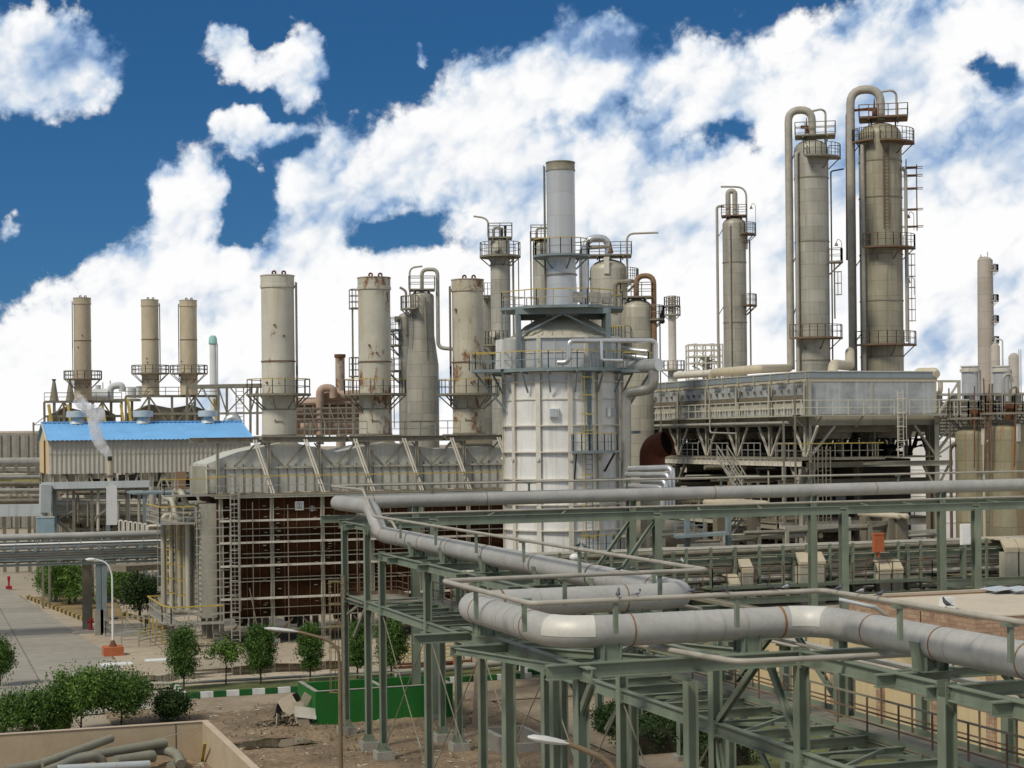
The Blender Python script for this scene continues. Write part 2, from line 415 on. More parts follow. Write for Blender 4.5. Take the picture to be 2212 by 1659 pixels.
    def ring(s, c, r0, r1, z, t, a0=0, a1=2 * pi, n=28):
        """flat curved plate"""
        s.lathe([(r0, z), (r1, z), (r1, z + t), (r0, z + t), (r0, z)], c, n, a0, a1)
        if abs(a1 - a0 - 2 * pi) > 1e-6:
            for a in (a0, a1):
                d = Vector((cos(a), sin(a), 0)); o = Vector((c[0], c[1], 0))
                s.add([o + d * r0 + Vector((0, 0, z)), o + d * r1 + Vector((0, 0, z)), o + d * r1 + Vector((0, 0, z + t)), o + d * r0 + Vector((0, 0, z + t))], [(0, 1, 2, 3)])
        return s
    def rail(s, pts, h=1.1, sp=1.5, r=.028, mids=(.55,), closed=False, top=None, toe=0):
        """handrail along a path; the top rail can go into its own mesh"""
        pts = [Vector(p) for p in pts]
        if closed: pts.append(pts[0])
        tm = top or s
        for a, b in zip(pts, pts[1:]):
            L = (b - a).length
            if L < 1e-4: continue
            k = max(1, round(L / sp))
            for i in range(k + 1):
                q = a.lerp(b, i / k)
                s.bar(q, q + Vector((0, 0, h)), 1.7 * r)
            tm.bar(a + Vector((0, 0, h)), b + Vector((0, 0, h)), 2 * r)
            for mm in mids: s.bar(a + Vector((0, 0, h * mm)), b + Vector((0, 0, h * mm)), 1.6 * r)
            if toe: s.bar(a + Vector((0, 0, toe / 2)), b + Vector((0, 0, toe / 2)), .012, toe)
        return s
    def arc(s, c, r, z, a0, a1, n=12): return [(c[0] + r * cos(a0 + (a1 - a0) * i / n), c[1] + r * sin(a0 + (a1 - a0) * i / n), z) for i in range(n + 1)]
    def ladder(s, x, y, z0, z1, ang, w=.5, r=.028, cage=None, rung=.33, cz=2.3):
        """vertical ladder; ang = direction it faces outwards"""
        o = Vector((x, y, 0)); t = Vector((-sin(ang), cos(ang), 0)); d = Vector((cos(ang), sin(ang), 0))
        for k in (-1, 1):
            q = o + t * k * w / 2
            s.bar(q + Vector((0, 0, z0)), q + Vector((0, 0, z1)), 2 * r)
        for i in range(int((z1 - z0) / rung)):
            z = z0 + rung * (i + .5)
            s.bar(o - t * w / 2 + Vector((0, 0, z)), o + t * w / 2 + Vector((0, 0, z)), 1.2 * r)
        if cage is not None:
            zc, k = z0 + cz, 0
            hp = [o + t * .36 * cos(a) + d * (.08 + .62 * sin(a)) for a in [pi * i / 8 for i in range(9)]]
            while zc <= z1 + .05:
                for a, b in zip(hp, hp[1:]): cage.bar(a + Vector((0, 0, zc)), b + Vector((0, 0, zc)), .03, .055)
                zc += 1.1
            for i in (1, 3, 5, 7): cage.bar(hp[i] + Vector((0, 0, z0 + cz)), hp[i] + Vector((0, 0, zc - 1.1)), .028)
        return s
    def sphere(s, c, rx, ry=None, rz=None, n=12, m=8):
        ry = ry or rx; rz = rz or rx
        vs = [(c[0], c[1], c[2] - rz)]
        for j in range(1, m):
            t = -pi / 2 + pi * j / m
            vs += [(c[0] + rx * cos(t) * cos(2 * pi * i / n), c[1] + ry * cos(t) * sin(2 * pi * i / n), c[2] + rz * sin(t)) for i in range(n)]
        vs.append((c[0], c[1], c[2] + rz))
        fs = [(0, 1 + (i + 1) % n, 1 + i) for i in range(n)]
        for j in range(m - 2): fs += [(1 + j * n + i, 1 + j * n + (i + 1) % n, 1 + (j + 1) * n + (i + 1) % n, 1 + (j + 1) * n + i) for i in range(n)]
        L = len(vs) - 1
        fs += [(L, 1 + (m - 2) * n + i, 1 + (m - 2) * n + (i + 1) % n) for i in range(n)]
        return s.add(vs, fs, True)
    def prism(s, poly, a, b, axis=1):
        """polygon extruded along an axis; poly in the other two coordinates (order x,y,z)"""
        def mk(p, k):
            q = list(p); q.insert(axis, k); return q
        n = len(poly)
        return s.add([mk(p, a) for p in poly] + [mk(p, b) for p in poly], [tuple(range(n)), tuple(range(n, 2 * n))[::-1]] + [(i, i + n, (i + 1) % n + n, (i + 1) % n) for i in range(n)])

def root_loc(o):
    while o.parent: o = o.parent
    return o.location
def obj(name, mb, m, parent=None, w=True, label=None):
    """link one mesh object; w: the builder holds world coordinates"""
    o = bpy.data.objects.new(name, None) if mb is None else None
    me = bpy.data.meshes.new(name)
    off = root_loc(parent) if (parent and w) else Vector((0, 0, 0))
    if parent is None and mb.v:
        xs, ys, zs = zip(*mb.v)
        off = Vector(((min(xs) + max(xs)) / 2, (min(ys) + max(ys)) / 2, min(zs)))
    me.from_pydata([(x - off.x, y - off.y, z - off.z) for x, y, z in mb.v], [], mb.f)
    me.polygons.foreach_set('use_smooth', mb.sm)
    me.materials.append(m)
    me.update()
    try: me.set_sharp_from_angle(angle=radians(40))
    except Exception: pass
    o = bpy.data.objects.new(name, me)
    COL.objects.link(o)
    if parent: o.parent = parent
    else: o.location = off
    if label: o['label'] = label
    return o
def tag(o, label, cat, group=None, kind=None):
    if label: o['label'] = label
    if cat: o['category'] = cat
    if group: o['group'] = group
    if kind or (cat and label): o['kind'] = kind or 'thing'
    return o
def thing(name, label, cat, loc=(0, 0, 0), group=None, rot=0):
    o = bpy.data.objects.new(name, None)
    o.empty_display_size = .3
    COL.objects.link(o)
    o.location = loc; o.rotation_euler = (0, 0, rot)
    return tag(o, label, cat, group, 'thing')
def solo(name, mb, m, label, cat, group=None): return tag(obj(name, mb, m), label, cat, group, 'thing')
def struct(name, mb, m): return tag(obj(name, mb, m), None, None, None, 'structure')
def dup(root, loc, label=None, rot=None, scale=None):
    r = root.copy(); COL.objects.link(r)
    r.location = loc
    if label: r['label'] = label
    if rot is not None: r.rotation_euler = (0, 0, rot)
    if scale is not None: r.scale = scale if hasattr(scale, '__len__') else (scale,) * 3
    for ch in list(root.children):
        c_ = ch.copy(); COL.objects.link(c_); c_.parent = r
        for gc in list(ch.children):
            d_ = gc.copy(); COL.objects.link(d_); d_.parent = c_
    return r
# ---------------------------------------------------------------- ground
def sheet(name, poly, z, m):
    return struct(name, MB().add([(x, y, z) for x, y in poly], [tuple(range(len(poly)))]), m)
DIRT = mat('brown rubbly dirt', (.20, .145, .09), .95, 0, .5, .45, fine=.5, bump=.9, streak=0, rust=.5, rcol=(.10, .065, .035), rs=.8)
FLAT = mat('dusty plain', (.33, .28, .21), .95, 0, .15, .02, fine=.1)
ROADM = mat('grey concrete road', (.285, .262, .218), .85, 0, .16, .12, pat='slabs', pa=(7.0, 5.0, .05, .06), fine=.14, rust=.42, rcol=(.15, .14, .115), rs=.22, bump=.1)
YARDM = mat('beige concrete yard', (.37, .31, .23), .88, 0, .2, .14, pat='slabs', pa=(6.0, 4.5, .05, .05), fine=.16, rust=.45, rcol=(.19, .145, .095), rs=.2, bump=.1)
ROADD = mat('dusty brown road', (.27, .215, .15), .9, 0, .3, .2, fine=.2, rust=.5, rcol=(.14, .105, .07), rs=.3, bump=.3)
GRASSM = mat('dry grass soil', (.105, .115, .04), .95, 0, .4, .6, fine=.4, bump=.5)
WATER = mat('dark puddle', (.07, .05, .03), .06, 0, .3, .4, spec=.8)
g0 = MB()
N = 60
sz = [-3000, -800, -200] + [5 + i * 3.2 for i in range(30)] + [220, 420, 900, 3500]
xs_ = [-2500, -400] + [-20 + i * 3 for i in range(34)] + [150, 400, 1200, 4000]
def gz(x, y):
    return (-.05 + .05 * sin(x * .9 + y * .7) * sin(y * .55 - x * .3)) if 0 < x < 60 and 30 < y < 120 else -.1
g0.add([(x, y, gz(x, y) - .02) for y in sz for x in xs_], [(j * len(xs_) + i, j * len(xs_) + i + 1, (j + 1) * len(xs_) + i + 1, (j + 1) * len(xs_) + i) for j in range(len(sz) - 1) for i in range(len(xs_) - 1)], True)
struct('ground', g0, FLAT)
# rubbly dirt patch with a real uneven surface below the pipe rack
d0 = MB(); nx, ny = 70, 90
x0, x1, y0, y1 = 10.0, 31.0, 45.0, 97.0
RH = {}
for j in range(ny + 1):
    for i in range(nx + 1):
        e = min(i, nx - i, j, ny - j) / 6
        RH[i, j] = .03 + min(1, e) * (.05 * R.random() ** 2 + .05 * sin(i * .31 + j * .12) * sin(j * .23) + .05)
d0.add([(x0 + (x1 - x0) * i / nx, y0 + (y1 - y0) * j / ny, RH[i, j]) for j in range(ny + 1) for i in range(nx + 1)], [(j * (nx + 1) + i, j * (nx + 1) + i + 1, (j + 1) * (nx + 1) + i + 1, (j + 1) * (nx + 1) + i) for j in range(ny) for i in range(nx)], True)
struct('dirt_patch', d0, DIRT)
sheet('concrete_road', [(2, 96.5), (12.6, 96.5), (13.2, 121), (11.8, 150), (9.0, 186), (2, 186)], .012, ROADM)
sheet('side_road', [(31.2, 40), (46, 40), (46, 97), (31.2, 97)], .010, ROADD)
sheet('side_road_end', [(13.2, 92), (52, 92), (52, 99.6), (13.2, 99.6)], .062, ROADD)
sheet('concrete_yard', [(12.7, 104.9), (120, 104.9), (120, 175), (10, 175), (13.3, 121)], .016, YARDM)
sheet('planting_strip', [(15.2, 100.4), (36.5, 100.4), (36.5, 104.6), (15.2, 104.6)], .12, GRASSM)
sheet('hedge_bed', [(33.2, 66), (45.9, 52), (45.9, 84), (35.2, 84)], .03, GRASSM)
sheet('island_soil', [(10.6, 170), (13.8, 146), (16.8, 146), (18.6, 170)], .2, mat('dry straw soil', (.24, .17, .08), .95, 0, .3, .5, fine=.3))
def puddle(cx, cy, rx, ry, k):
    n = 48
    return [(cx + rx * cos(2 * pi * i / n) * (1 + .22 * sin(3 * i * .41 + k) + .13 * sin(7 * i * .26 + k)), cy + ry * sin(2 * pi * i / n) * (1 + .25 * sin(2 * i * .5 + k) + .1 * sin(i * 1.3))) for i in range(n)]
p0 = at(640, 1455, Z=0)
struct('puddle', MB().add([(x, y, .022) for x, y in puddle(p0.x - .4, p0.y + 2.9, 5.4, 2.2, 1)], [tuple(range(48))]), WATER)
struct('puddle', MB().add([(x, y, .022) for x, y in puddle(15.4, 109.5, 2.6, 1.5, 4)], [tuple(range(48))]), WATER)
struct('puddle', MB().add([(x, y, .150) for x, y in puddle(16.6, 83.0, 1.9, 1.2, 2)], [tuple(range(48))]), WATER)
# stones scattered on the dirt
st = MB()
for i in range(2600):
    x, y = R.uniform(11, 30), R.uniform(50, 90)
    s_ = R.uniform(.02, .075) * (1 if R.random() < .9 else 2)
    z = .07
    vs = [(x + s_ * R.uniform(-1, 1), y + s_ * R.uniform(-1, 1), z + s_ * R.uniform(0, 1)) for _ in range(5)]
    st.add(vs, [(0, 1, 2), (0, 2, 3), (1, 2, 4), (0, 3, 4), (2, 3, 4), (0, 1, 4)])
tag(obj('gravel', st, mat('pale gravel', (.36, .31, .24), .95, 0, .4, 4)), None, None, None, 'stuff')

# ---------------------------------------------------------------- big jacketed pipe with its expansion loop
PR = .39
pipe = thing('large_pipe', 'large grey jacketed pipe zigzagging above the green rack in the foreground', 'pipe', (21.6, 60, 10.3))
pth = [(76, 91, 11.68), (21.75, 91, 11.55), (21.6, 82.3, 11.6), (21.6, 80.9, 10.35), (21.6, 45.75, 10.3), (14.6, 45.75, 10.3), (14.6, 38.2, 10.3), (21.6, 38.2, 10.3), (21.6, 12, 10.3)]
def bendpath(mb, pts, k):
    out = [Vector(pts[0])]
    for i in range(1, len(pts) - 1):
        a, b, c_ = map(Vector, pts[i - 1:i + 2])
        kk = min(k, (a - b).length * .48, (c_ - b).length * .48)
        u, w_ = (a - b).normalized(), (c_ - b).normalized()
        out += [(b + u * kk) * (1 - t) ** 2 + b * 2 * t * (1 - t) + (b + w_ * kk) * t * t for t in [j / 8 for j in range(9)]]
    return out + [Vector(pts[-1])]
PP = bendpath(None, pth, 1.15)
obj('jacket', MB().tube(PP, PR, 0, 32), PIPE, pipe)
def band(pa, pb, k, w=.035, r=PR + .012, m=RUSTP, name='weld_band'):
    a, b = Vector(pa), Vector(pb); d = (b - a).normalized(); q = a.lerp(b, k)
    obj(name, MB().cyl(q - d * w / 2, q + d * w / 2, r, None, 32), m, pipe)
BANDR = mat('rusty weld band', (.22, .12, .055), .85, 0, .4, 4, fine=.3)
for a, b, ks in [(1, 0, (.04, .16, .42, .62, .83)), (3, 4, (.035, .12, .22, .34, .47, .62, .79, .93)), (4, 5, (.3, .84)), (5, 6, (.22, .76)), (6, 7, (.26, .84)), (7, 8, (.1, .21, .33))]:
    for k in ks: band(pth[a], pth[b], k, .035 if k != .84 else .06, m=BANDR)
for a, b, ks in [(1, 0, (.08, .24, .33, .52, .72)), (3, 4, (.08, .17, .28, .41, .55, .7)), (7, 8, (.15, .27, .4)), (6, 7, (.5, .6)), (5, 6, (.4, .6))]:
    for k in ks: band(pth[a], pth[b], k, .07, PR + .006, PIPE, 'jacket_overlap')
for (a, b), n_ in (((1, 0), 26), ((3, 4), 30), ((4, 5), 5), ((5, 6), 5), ((6, 7), 5), ((7, 8), 18)):   # lapped jacket sheets
    for i in range(n_):
        k = .05 + .9 * (i + R.uniform(.35, .65)) / n_
        if a in (4, 5, 6) and not .2 < k < .8: continue
        band(pth[a], pth[b], k, .05, PR + R.uniform(.003, .006), PIPE if i % 3 else GALV, 'lap_seam')
def patch(pc, ang0, ang1, sa, sb, name='bright_patch'):
    """curved bright sheet wrapped on the elbow"""
    seg = [p for p in PP if (p - Vector(pc)).length < 1.0]
    seg = seg[sa:sb]
    mb = MB(); vs = []; n = 14
    for i, p in enumerate(seg):
        t = (seg[min(i + 1, len(seg) - 1)] - seg[max(i - 1, 0)]).normalized()
        a = t.cross(Vector((0, 0, 1))).normalized()
        for k in range(n + 1):
            th = ang0 + (ang1 - ang0) * k / n
            vs.append(p + a * cos(th) * (PR + .008) + Vector((0, 0, 1)) * sin(th) * (PR + .008))
    mb.add(vs, [(i * (n + 1) + k, i * (n + 1) + k + 1, (i + 1) * (n + 1) + k + 1, (i + 1) * (n + 1) + k) for i in range(len(seg) - 1) for k in range(n)], True)
    obj(name, mb, PIPEB, pipe)
patch(pth[6], radians(-12), radians(110), 1, 8)
patch(pth[7], radians(-10), radians(120), 0, 6)

# ---------------------------------------------------------------- slim pipes that follow the large one
def posts(parent, pts, z0, z1, m, cap=True):
    for x, y in pts:
        mb = MB().box(x - .05, y - .05, z0, x + .05, y + .05, z1 - .09).box(x - .16, y - .08, z1 - .12, x + .16, y + .08, z1 - .045)
        obj('stand', mb, m, parent)
sp = thing('slim_pipe', 'slim pipe on short green stands running along the top of the large grey pipe', 'pipe', (21, 40, 11.2))
ZS = 11.28
sl_ = [(20.45, 12, ZS), (20.45, 35.9, ZS), (13.05, 35.9, ZS), (13.05, 42.6, ZS), (20.75, 42.8, ZS), (20.95, 79.6, ZS), (21.3, 82.9, 12.45), (21.5, 90.6, 12.45), (76, 90.9, 12.52)]
obj('tube', MB().tube(sl_, .062, .25, 10), PIPES, sp)
posts(sp, [(20.45, y) for y in (16, 20, 24.3, 28.6, 32.6)] + [(15.3, 36.4), (18.4, 36.4)] + [(13.3, 40.6), (13.5, 37.6)] + [(16.6, 43.0), (19.4, 43.0)] + [(21.0, y) for y in (47, 53, 58.5, 64, 69.5, 75)], 10.45, ZS, GREEN)
posts(sp, [(x, 90.9) for x in (23.5, 27.3, 33, 39, 45, 51, 57, 63, 69)], 11.95, 12.47, GREEN)
sp2 = thing('slim_pipe', 'slim grey pipe below the large pipe, resting on the green cross beams', 'pipe', (22.6, 40, 9.7))
obj('tube', MB().tube([(22.75, 12, 9.72), (22.6, 35.2, 9.76), (17.9, 35.4, 9.78), (16.9, 40.6, 9.78)], .07, .4, 10), PIPES, sp2)
sp3 = solo('slim_pipe', MB().tube([(22.55, 47, 9.72), (22.5, 79.6, 9.75), (22.4, 81.5, 10.9), (22.6, 89.4, 10.92), (76, 89.5, 10.99)], .065, .3, 10), PIPES, 'slim pipe lying on the long green beam under the straight far run of large pipe', 'pipe')
sp4 = solo('conduit', MB().tube([(24.9, 20, 8.75), (24.9, 75, 8.75)], .05, 0, 8), PIPES, 'grey conduit above the walkway handrail of the green rack', 'conduit')

# ---------------------------------------------------------------- green steel pipe rack
rack = thing('pipe_rack', 'sage green steel rack with walkway carrying the large grey pipe in the foreground', 'pipe rack', (20.7, 60, 0))
def gp(name, mb, m=GREEN): return obj(name, mb, m, rack)
def hcol(x, y, z0, z1, w=.3, m=GREEN, foot=True, ax=(1, 0, 0)):
    c_ = gp('column', MB().ib((x, y, z0), (x, y, z1), w, w, .025, ax), m)
    if foot:
        gp('footing', MB().box(x - .42, y - .42, -.1, x + .42, y + .42, z0 + .02), CONC)
        pb = MB().box(x - .3, y - .3, z0 + .02, x + .3, y + .3, z0 + .05)
        for k in (-.2, 0, .2): pb.prism([(x - .28, z0 + .05), (x + .28, z0 + .05), (x + .16, z0 + .4), (x - .16, z0 + .4)], y + k - .008, y + k + .008, 1)
        gp('base_plate', pb)
XF, XB = 20.7, 24.6
rows = [84.4, 79.9, 77.2, 69.8, 62.5, 55.5, 48.8, 42.3, 37.5, 31.2, 25.0]
for y in rows: hcol(XF, y, .45, 10.62 if y > 78 else 9.4)
for y in (80.6, 77.9, 66.1, 64.0, 57.0, 50.0, 42.3, 31.2): hcol(XB, y, .45, 9.4)
gp('beam', MB().ib((XF, 84.55, 10.7), (XF, 79.75, 10.7), .2, .26), GREEN)
gp('beam', MB().ib((XF - .5, 82.3, 10.66), (24.7, 82.3, 10.66), .2, .26))
for a, b in zip(rows[2:], rows[3:]):
    if a > 43 or a < 38: gp('beam', MB().ib((XF, a - .16, 9.5), (XF, b + .16, 9.5), .2, .34))
for a, b in zip(rows, rows[1:]): gp('beam', MB().ib((XF, a - .16, 7.0), (XF, b + .16, 7.0), .2, .36))
gp('beam', MB().ib((XB, 80.5, 9.42), (XB, 12, 9.42), .2, .34))
gp('beam', MB().ib((23.6, 82.4, 6.85), (23.6, 12, 6.85), .16, .3))
gp('beam', MB().ib((25.0, 82.4, 6.85), (25.0, 12, 6.85), .16, .3))
for y in rows[2:]: gp('cross_beam', MB().ib((XF - .35, y + .25, 9.46), (XB, y + .25, 9.46), .2, .3))
for y in (73.5, 66, 59, 52, 45.2, 34.2, 28): gp('cross_beam', MB().ib((XF + .1, y, 9.42), (XB, y, 9.42), .18, .26))
yy = 81.2; i = 0
while yy > 14:
    gp('deck_beam', MB().ib((XF + .1, yy, 6.98), (23.55, yy, 6.98), .14, .26, .02))
    if i % 3 == 1:
        gp('diagonal', MB().bar((XF + .1, yy - 1.6, 7.02), (22.9, yy - .1, 7.08), .09, .09))
        gp('diagonal', MB().bar((XF + .4, yy + .15, 7.0), (23.5, yy - .9, 7.0), .09, .09))
    yy -= 1.75; i += 1
# sloping braces between the near columns
for y0_, z0_, y1_, z1_ in [(42.3, 7.1, 39.4, 9.4), (37.5, 7.1, 39.4, 9.4), (42.3, 6.8, 40.2, .3), (37.4, 6.8, 40.0, .3), (37.5, 6.8, 33.5, .3)]:
    gp('brace', MB().ib((XF + .02, y0_, z0_), (XF + .02, y1_, z1_), .16, .16, .02, (1, 0, 0)))
for y0_, y1_ in [(66.1, 62.5), (57.0, 60.5), (50, 46.4), (42.3, 46.0), (31.2, 35.5)]:
    gp('brace', MB().ib((XB + .4, y0_, 6.8), (XB + .4, y1_, 9.3), .15, .15, .02, (1, 0, 0)))
    gp('brace', MB().ib((XB + .4, y0_, 6.8), (XB + .4, y1_, 3.8), .15, .15, .02, (1, 0, 0)))
gp('brace', MB().bar((XF, 83.9, 6.2), (XF, 81.4, 6.9), .12, .12)); gp('brace', MB().bar((XF, 82.6, 5.2), (XF, 80.2, 6.9), .12, .14))
# crossed tie rods with turnbuckles
def rod(a, b):
    a, b = Vector(a), Vector(b); d = (b - a).normalized()
    t = gp('tie_rod', MB().bar(a, b, .035), GALVD)
    q = a.lerp(b, .2)
    obj('turnbuckle', MB().bar(q - d * .3 + Vector((0, .05, 0)), q + d * .3 + Vector((0, .05, 0)), .03).bar(q - d * .3 - Vector((0, .05, 0)), q + d * .3 - Vector((0, .05, 0)), .03), GALV, t)
for a, b in [(69.8, 77.2), (62.5, 69.8), (55.5, 62.5), (48.8, 55.5), (42.3, 48.8)]:
    rod((XF, a + .15, .6), (XF, b - .15, 6.7)); rod((XF, b - .15, .6), (XF, a + .15, 6.7))
# supports under the large pipe
for y in (74.4, 69.6, 64.2, 58, 52.5, 47.4, 33.2, 28.9, 24.2):
    mb = MB()
    z0 = 9.68
    for k in (-.17, .17): mb.box(21.6 - .3, y + k - .012, z0, 21.6 + .3, y + k + .012, 10.02)
    for k in (-.28, 0, .28): mb.box(21.6 + k - .012, y - .3, z0, 21.6 + k + .012, y + .3, 10.0)
    mb.box(21.2, y - .34, z0 - .02, 22.0, y + .34, z0 + .004)
    mb.prism([(21.28, z0), (21.36, z0), (21.30, 10.32), (21.17, 10.32)], y - .2, y + .2, 1)
    gp('pipe_support', mb)
    gp('bracket', MB().ib((20.2, y, 9.5), (22.1, y, 9.5), .2, .3))
# frame below the expansion loop
LX = 14.9
for y in (37.6, 42.8): hcol(LX, y, .45, 9.28, .3)
hcol(17.4, 45.9, .45, 9.3, .28); hcol(17.6, 37.3, .45, 9.1, .28)
gp('beam', MB().ib((LX - 1.6, 42.8, 9.42), (24.6, 42.8, 9.42), .22, .26))
gp('beam', MB().ib((LX - .9, 37.5, 9.48), (20.9, 37.5, 9.48), .22, .36))
gp('beam', MB().ib((LX, 46.6, 9.44), (LX, 36.9, 9.44), .22, .34))
gp('beam', MB().ib((18.6, 42.7, 9.44), (18.6, 37.6, 9.44), .2, .3))
gp('beam', MB().ib((13.2, 45.9, 9.4), (24.6, 45.9, 9.4), .22, .26))
gp('beam', MB().ib((LX, 42.6, 4.7), (LX, 37.8, 4.7), .24, .42), GREENL)
gp('diagonal', MB().ib((13.4, 42.6, 9.44), (LX, 37.9, 9.44), .14, .16, .02))
gp('diagonal', MB().ib((LX, 42.6, 9.42), (18.5, 37.8, 9.42), .16, .18, .02))
gp('diagonal', MB().ib((18.6, 42.6, 9.42), (LX + .1, 37.8, 9.40), .16, .18, .02))
gp('diagonal', MB().ib((18.6, 42.6, 9.42), (20.7, 38, 9.42), .16, .18, .02))
gp('brace', MB().ib((LX, 38.0, 8.0), (LX, 36.9, 9.25), .16, .16, .02, (1, 0, 0)))
for x, y in ((14.75, 44.3), (15.85, 38.2), (19.6, 38.2), (16.8, 45.8), (19.8, 45.8)):
    mb = MB().box(x - .3, y - .3, 9.6, x + .3, y + .3, 9.63)
    for k in (-.22, .22): mb.box(x + k - .015, y - .28, 9.63, x + k + .015, y + .28, 10.05).box(x - .28, y + k - .015, 9.63, x + .28, y + k + .015, 10.0)
    gp('pipe_support', mb)
# long row that carries the straight far run
for x in (26.2, 39.2, 51.0, 60.0, 69.0):
    hcol(x, 87.2, .3, 10.4, .42, ax=(0, 1, 0)); hcol(x + .1, 91.0, .3, 10.9, .42, ax=(0, 1, 0))
    gp('cross_beam', MB().ib((x + .3, 87.35, 10.5), (x + .1, 90.8, 10.5), .18, .26))
    mb = MB()
    for k in (-.2, .2): mb.box(x + .1 + k - .015, 90.7, 10.9, x + .1 + k + .015, 91.3, 11.4)
    mb.box(x - .2, 90.96, 10.9, x + .4, 91.04, 11.42)
    gp('pipe_support', mb)
XS = [20.9, 26.2, 39.2, 51.0, 60.0, 69.0, 78.0]
for a, b in zip(XS, XS[1:]):
    gp('beam', MB().ib((a + .2, 87.2, 10.57), (b - .2, 87.2, 10.57), .22, .46)); gp('beam', MB().ib((a + .1, 91, 10.65), (b + .1, 91, 10.65), .22, .4))
    for k in (.33, .66): gp('diagonal', MB().bar((a + (b - a) * k - 1.2, 87.3, 10.76), (a + (b - a) * k + .4, 90.9, 10.76), .12, .06))
for x in (39.2,):
    gp('brace', MB().ib((x - .2, 87.2, 10.2), (x - 3.4, 87.2, 6.0), .22, .2, .02)); gp('brace', MB().ib((x + .1, 91, 10.2), (x - 3.6, 91, 5.6), .22, .2, .02))
# walkway
wk = gp('walkway', MB().box(23.55, 12, 7.02, 25.05, 82.5, 7.06), GALVD)
tr = MB(); rl = MB()
for x in (23.62, 24.98): rl.rail([(x, 12, 7.06), (x, 80.2, 7.06)], 1.05, 1.5, .024, (.62, .34), top=tr)
obj('railing', rl, RUSTP, wk); obj('handrail', tr, GALVD, wk)
k_ = MB()
for x in (23.58, 25.02): k_.box(x - .008, 12, 7.06, x + .008, 80.2, 7.2)
obj('toe_board', k_, GREEN, wk)
pl = gp('landing', MB().box(20.5, 80.3, 7.02, 23.5, 84.6, 7.06), GALVD)
r2 = MB(); t2_ = MB()
r2.rail([(23.5, 82.6, 7.06), (23.5, 84.6, 7.06), (20.5, 84.6, 7.06), (20.5, 83.6, 7.06)], 1.05, 1.1, .024, (.62, .34), top=t2_, toe=.2)
obj('railing', r2, RUSTP, pl); obj('handrail', t2_, RUSTP, pl)
cg = MB(); ld = MB().ladder(20.35, 83.5, .1, 8.2, pi, .5, .026, cg, .3)
gp('ladder', ld, GALVD); gp('ladder_cage', cg, mat('old yellow cage', (.2, .17, .08), .7, 0, .3, 2, rust=.4))

for y in rows:
    for z in (7.0, 9.5 if y < 78 else 10.6):
        for k in (-1, 1):
            g_ = MB().prism([(y + k * .17, z + .02), (y + k * .34, z + .02), (y + k * .17, z - .3)], XF - .02, XF + .02, 0).box(XF - .14, y + k * .165 - .012, z - .24, XF + .14, y + k * .165 + .012, z + .24)
            for bz in (-.16, 0, .16):
                for bx in (-.1, .1): g_.cyl((XF + bx, y + k * .165, z + bz), (XF + bx, y + k * .205, z + bz), .02, None, 6)
            gp('gusset', g_, GREEN)
for y0_, y1_ in ((80.2, 45.0), (43.0, 14.0)):
    tr_ = MB().box(24.1, y1_, 9.62, 24.5, y0_, 9.64).box(24.09, y1_, 9.62, 24.11, y0_, 9.72).box(24.49, y1_, 9.62, 24.51, y0_, 9.72)
    for k in range(5): tr_.cyl((24.15 + k * .075, y1_, 9.665), (24.15 + k * .075, y0_, 9.665), .025, None, 6)
    gp('cable_tray', tr_, GALVD)
# ragged weeds, litter and pale rubble on the dirt
wd = MB()
for i in range(420):
    x, y = R.choice([R.gauss(19.5, 1.6), R.uniform(12, 30), R.gauss(25, 2)]), R.choice([R.uniform(70, 96), R.gauss(86, 2.5)])
    if not (10.5 < x < 30.8): continue
    for k in range(5):
        a = R.uniform(0, 6.3); h_ = R.uniform(.08, .26); wd.add([(x - .02 * cos(a), y - .02 * sin(a), .05), (x + .02 * cos(a), y + .02 * sin(a), .05), (x + R.uniform(-.1, .1), y + R.uniform(-.1, .1), .05 + h_)], [(0, 1, 2)])
tag(obj('weeds', wd, mat('dry weeds', (.13, .12, .045), .9, 0, .4, 3)), None, None, None, 'stuff')
lt = MB()
for i in range(240):
    x, y, s_ = R.uniform(11, 31), R.uniform(72, 97), R.uniform(.04, .16); a = R.uniform(0, 3.1)
    lt.bar((x - s_ * cos(a), y - s_ * sin(a), .1), (x + s_ * cos(a), y + s_ * sin(a), .12), s_ * R.uniform(.3, 1.2), .015)
tag(obj('litter', lt, mat('pale litter', (.46, .43, .36), .9, 0, .4, 6)), None, None, None, 'stuff')
# ---------------------------------------------------------------- builders for vessels (local coordinates, z from the thing's base)
def plat(par, r, z, a0, a1, w=1.1, m=GALVD, h=1.1, br=3, top=None, rr=.028, depth=.16, name='platform', mids=(.5,), rm=None):
    full = abs(a1 - a0) > 6.2
    mb = MB().ring((0, 0), r + .02, r + w, z - depth, depth, a0, a1, 30)
    k = br if not full else br * 2
    for i in range(k):
        a = a0 + (a1 - a0) * (i + .5) / k
        d = Vector((cos(a), sin(a), 0))
        mb.bar(d * (r + .03) + Vector((0, 0, z - w * .95)), d * (r + w * .92) + Vector((0, 0, z - depth)), .09)
    p = obj(name, mb, m, par, False)
    rl = MB(); tp = MB() if top else None
    pts = MB().arc((0, 0), r + w - .05, z, a0, a1, 16 if full else 10)
    if not full:
        q0, q1 = Vector((cos(a0) * (r + .1), sin(a0) * (r + .1), z)), Vector((cos(a1) * (r + .1), sin(a1) * (r + .1), z))
        pts = [q0] + pts + [q1]
    rl.rail(pts, h, 1.2, rr, mids, top=tp)
    obj('railing', rl, rm or m, p, False)
    if top: obj('handrail', tp, top, p, False)
    return p

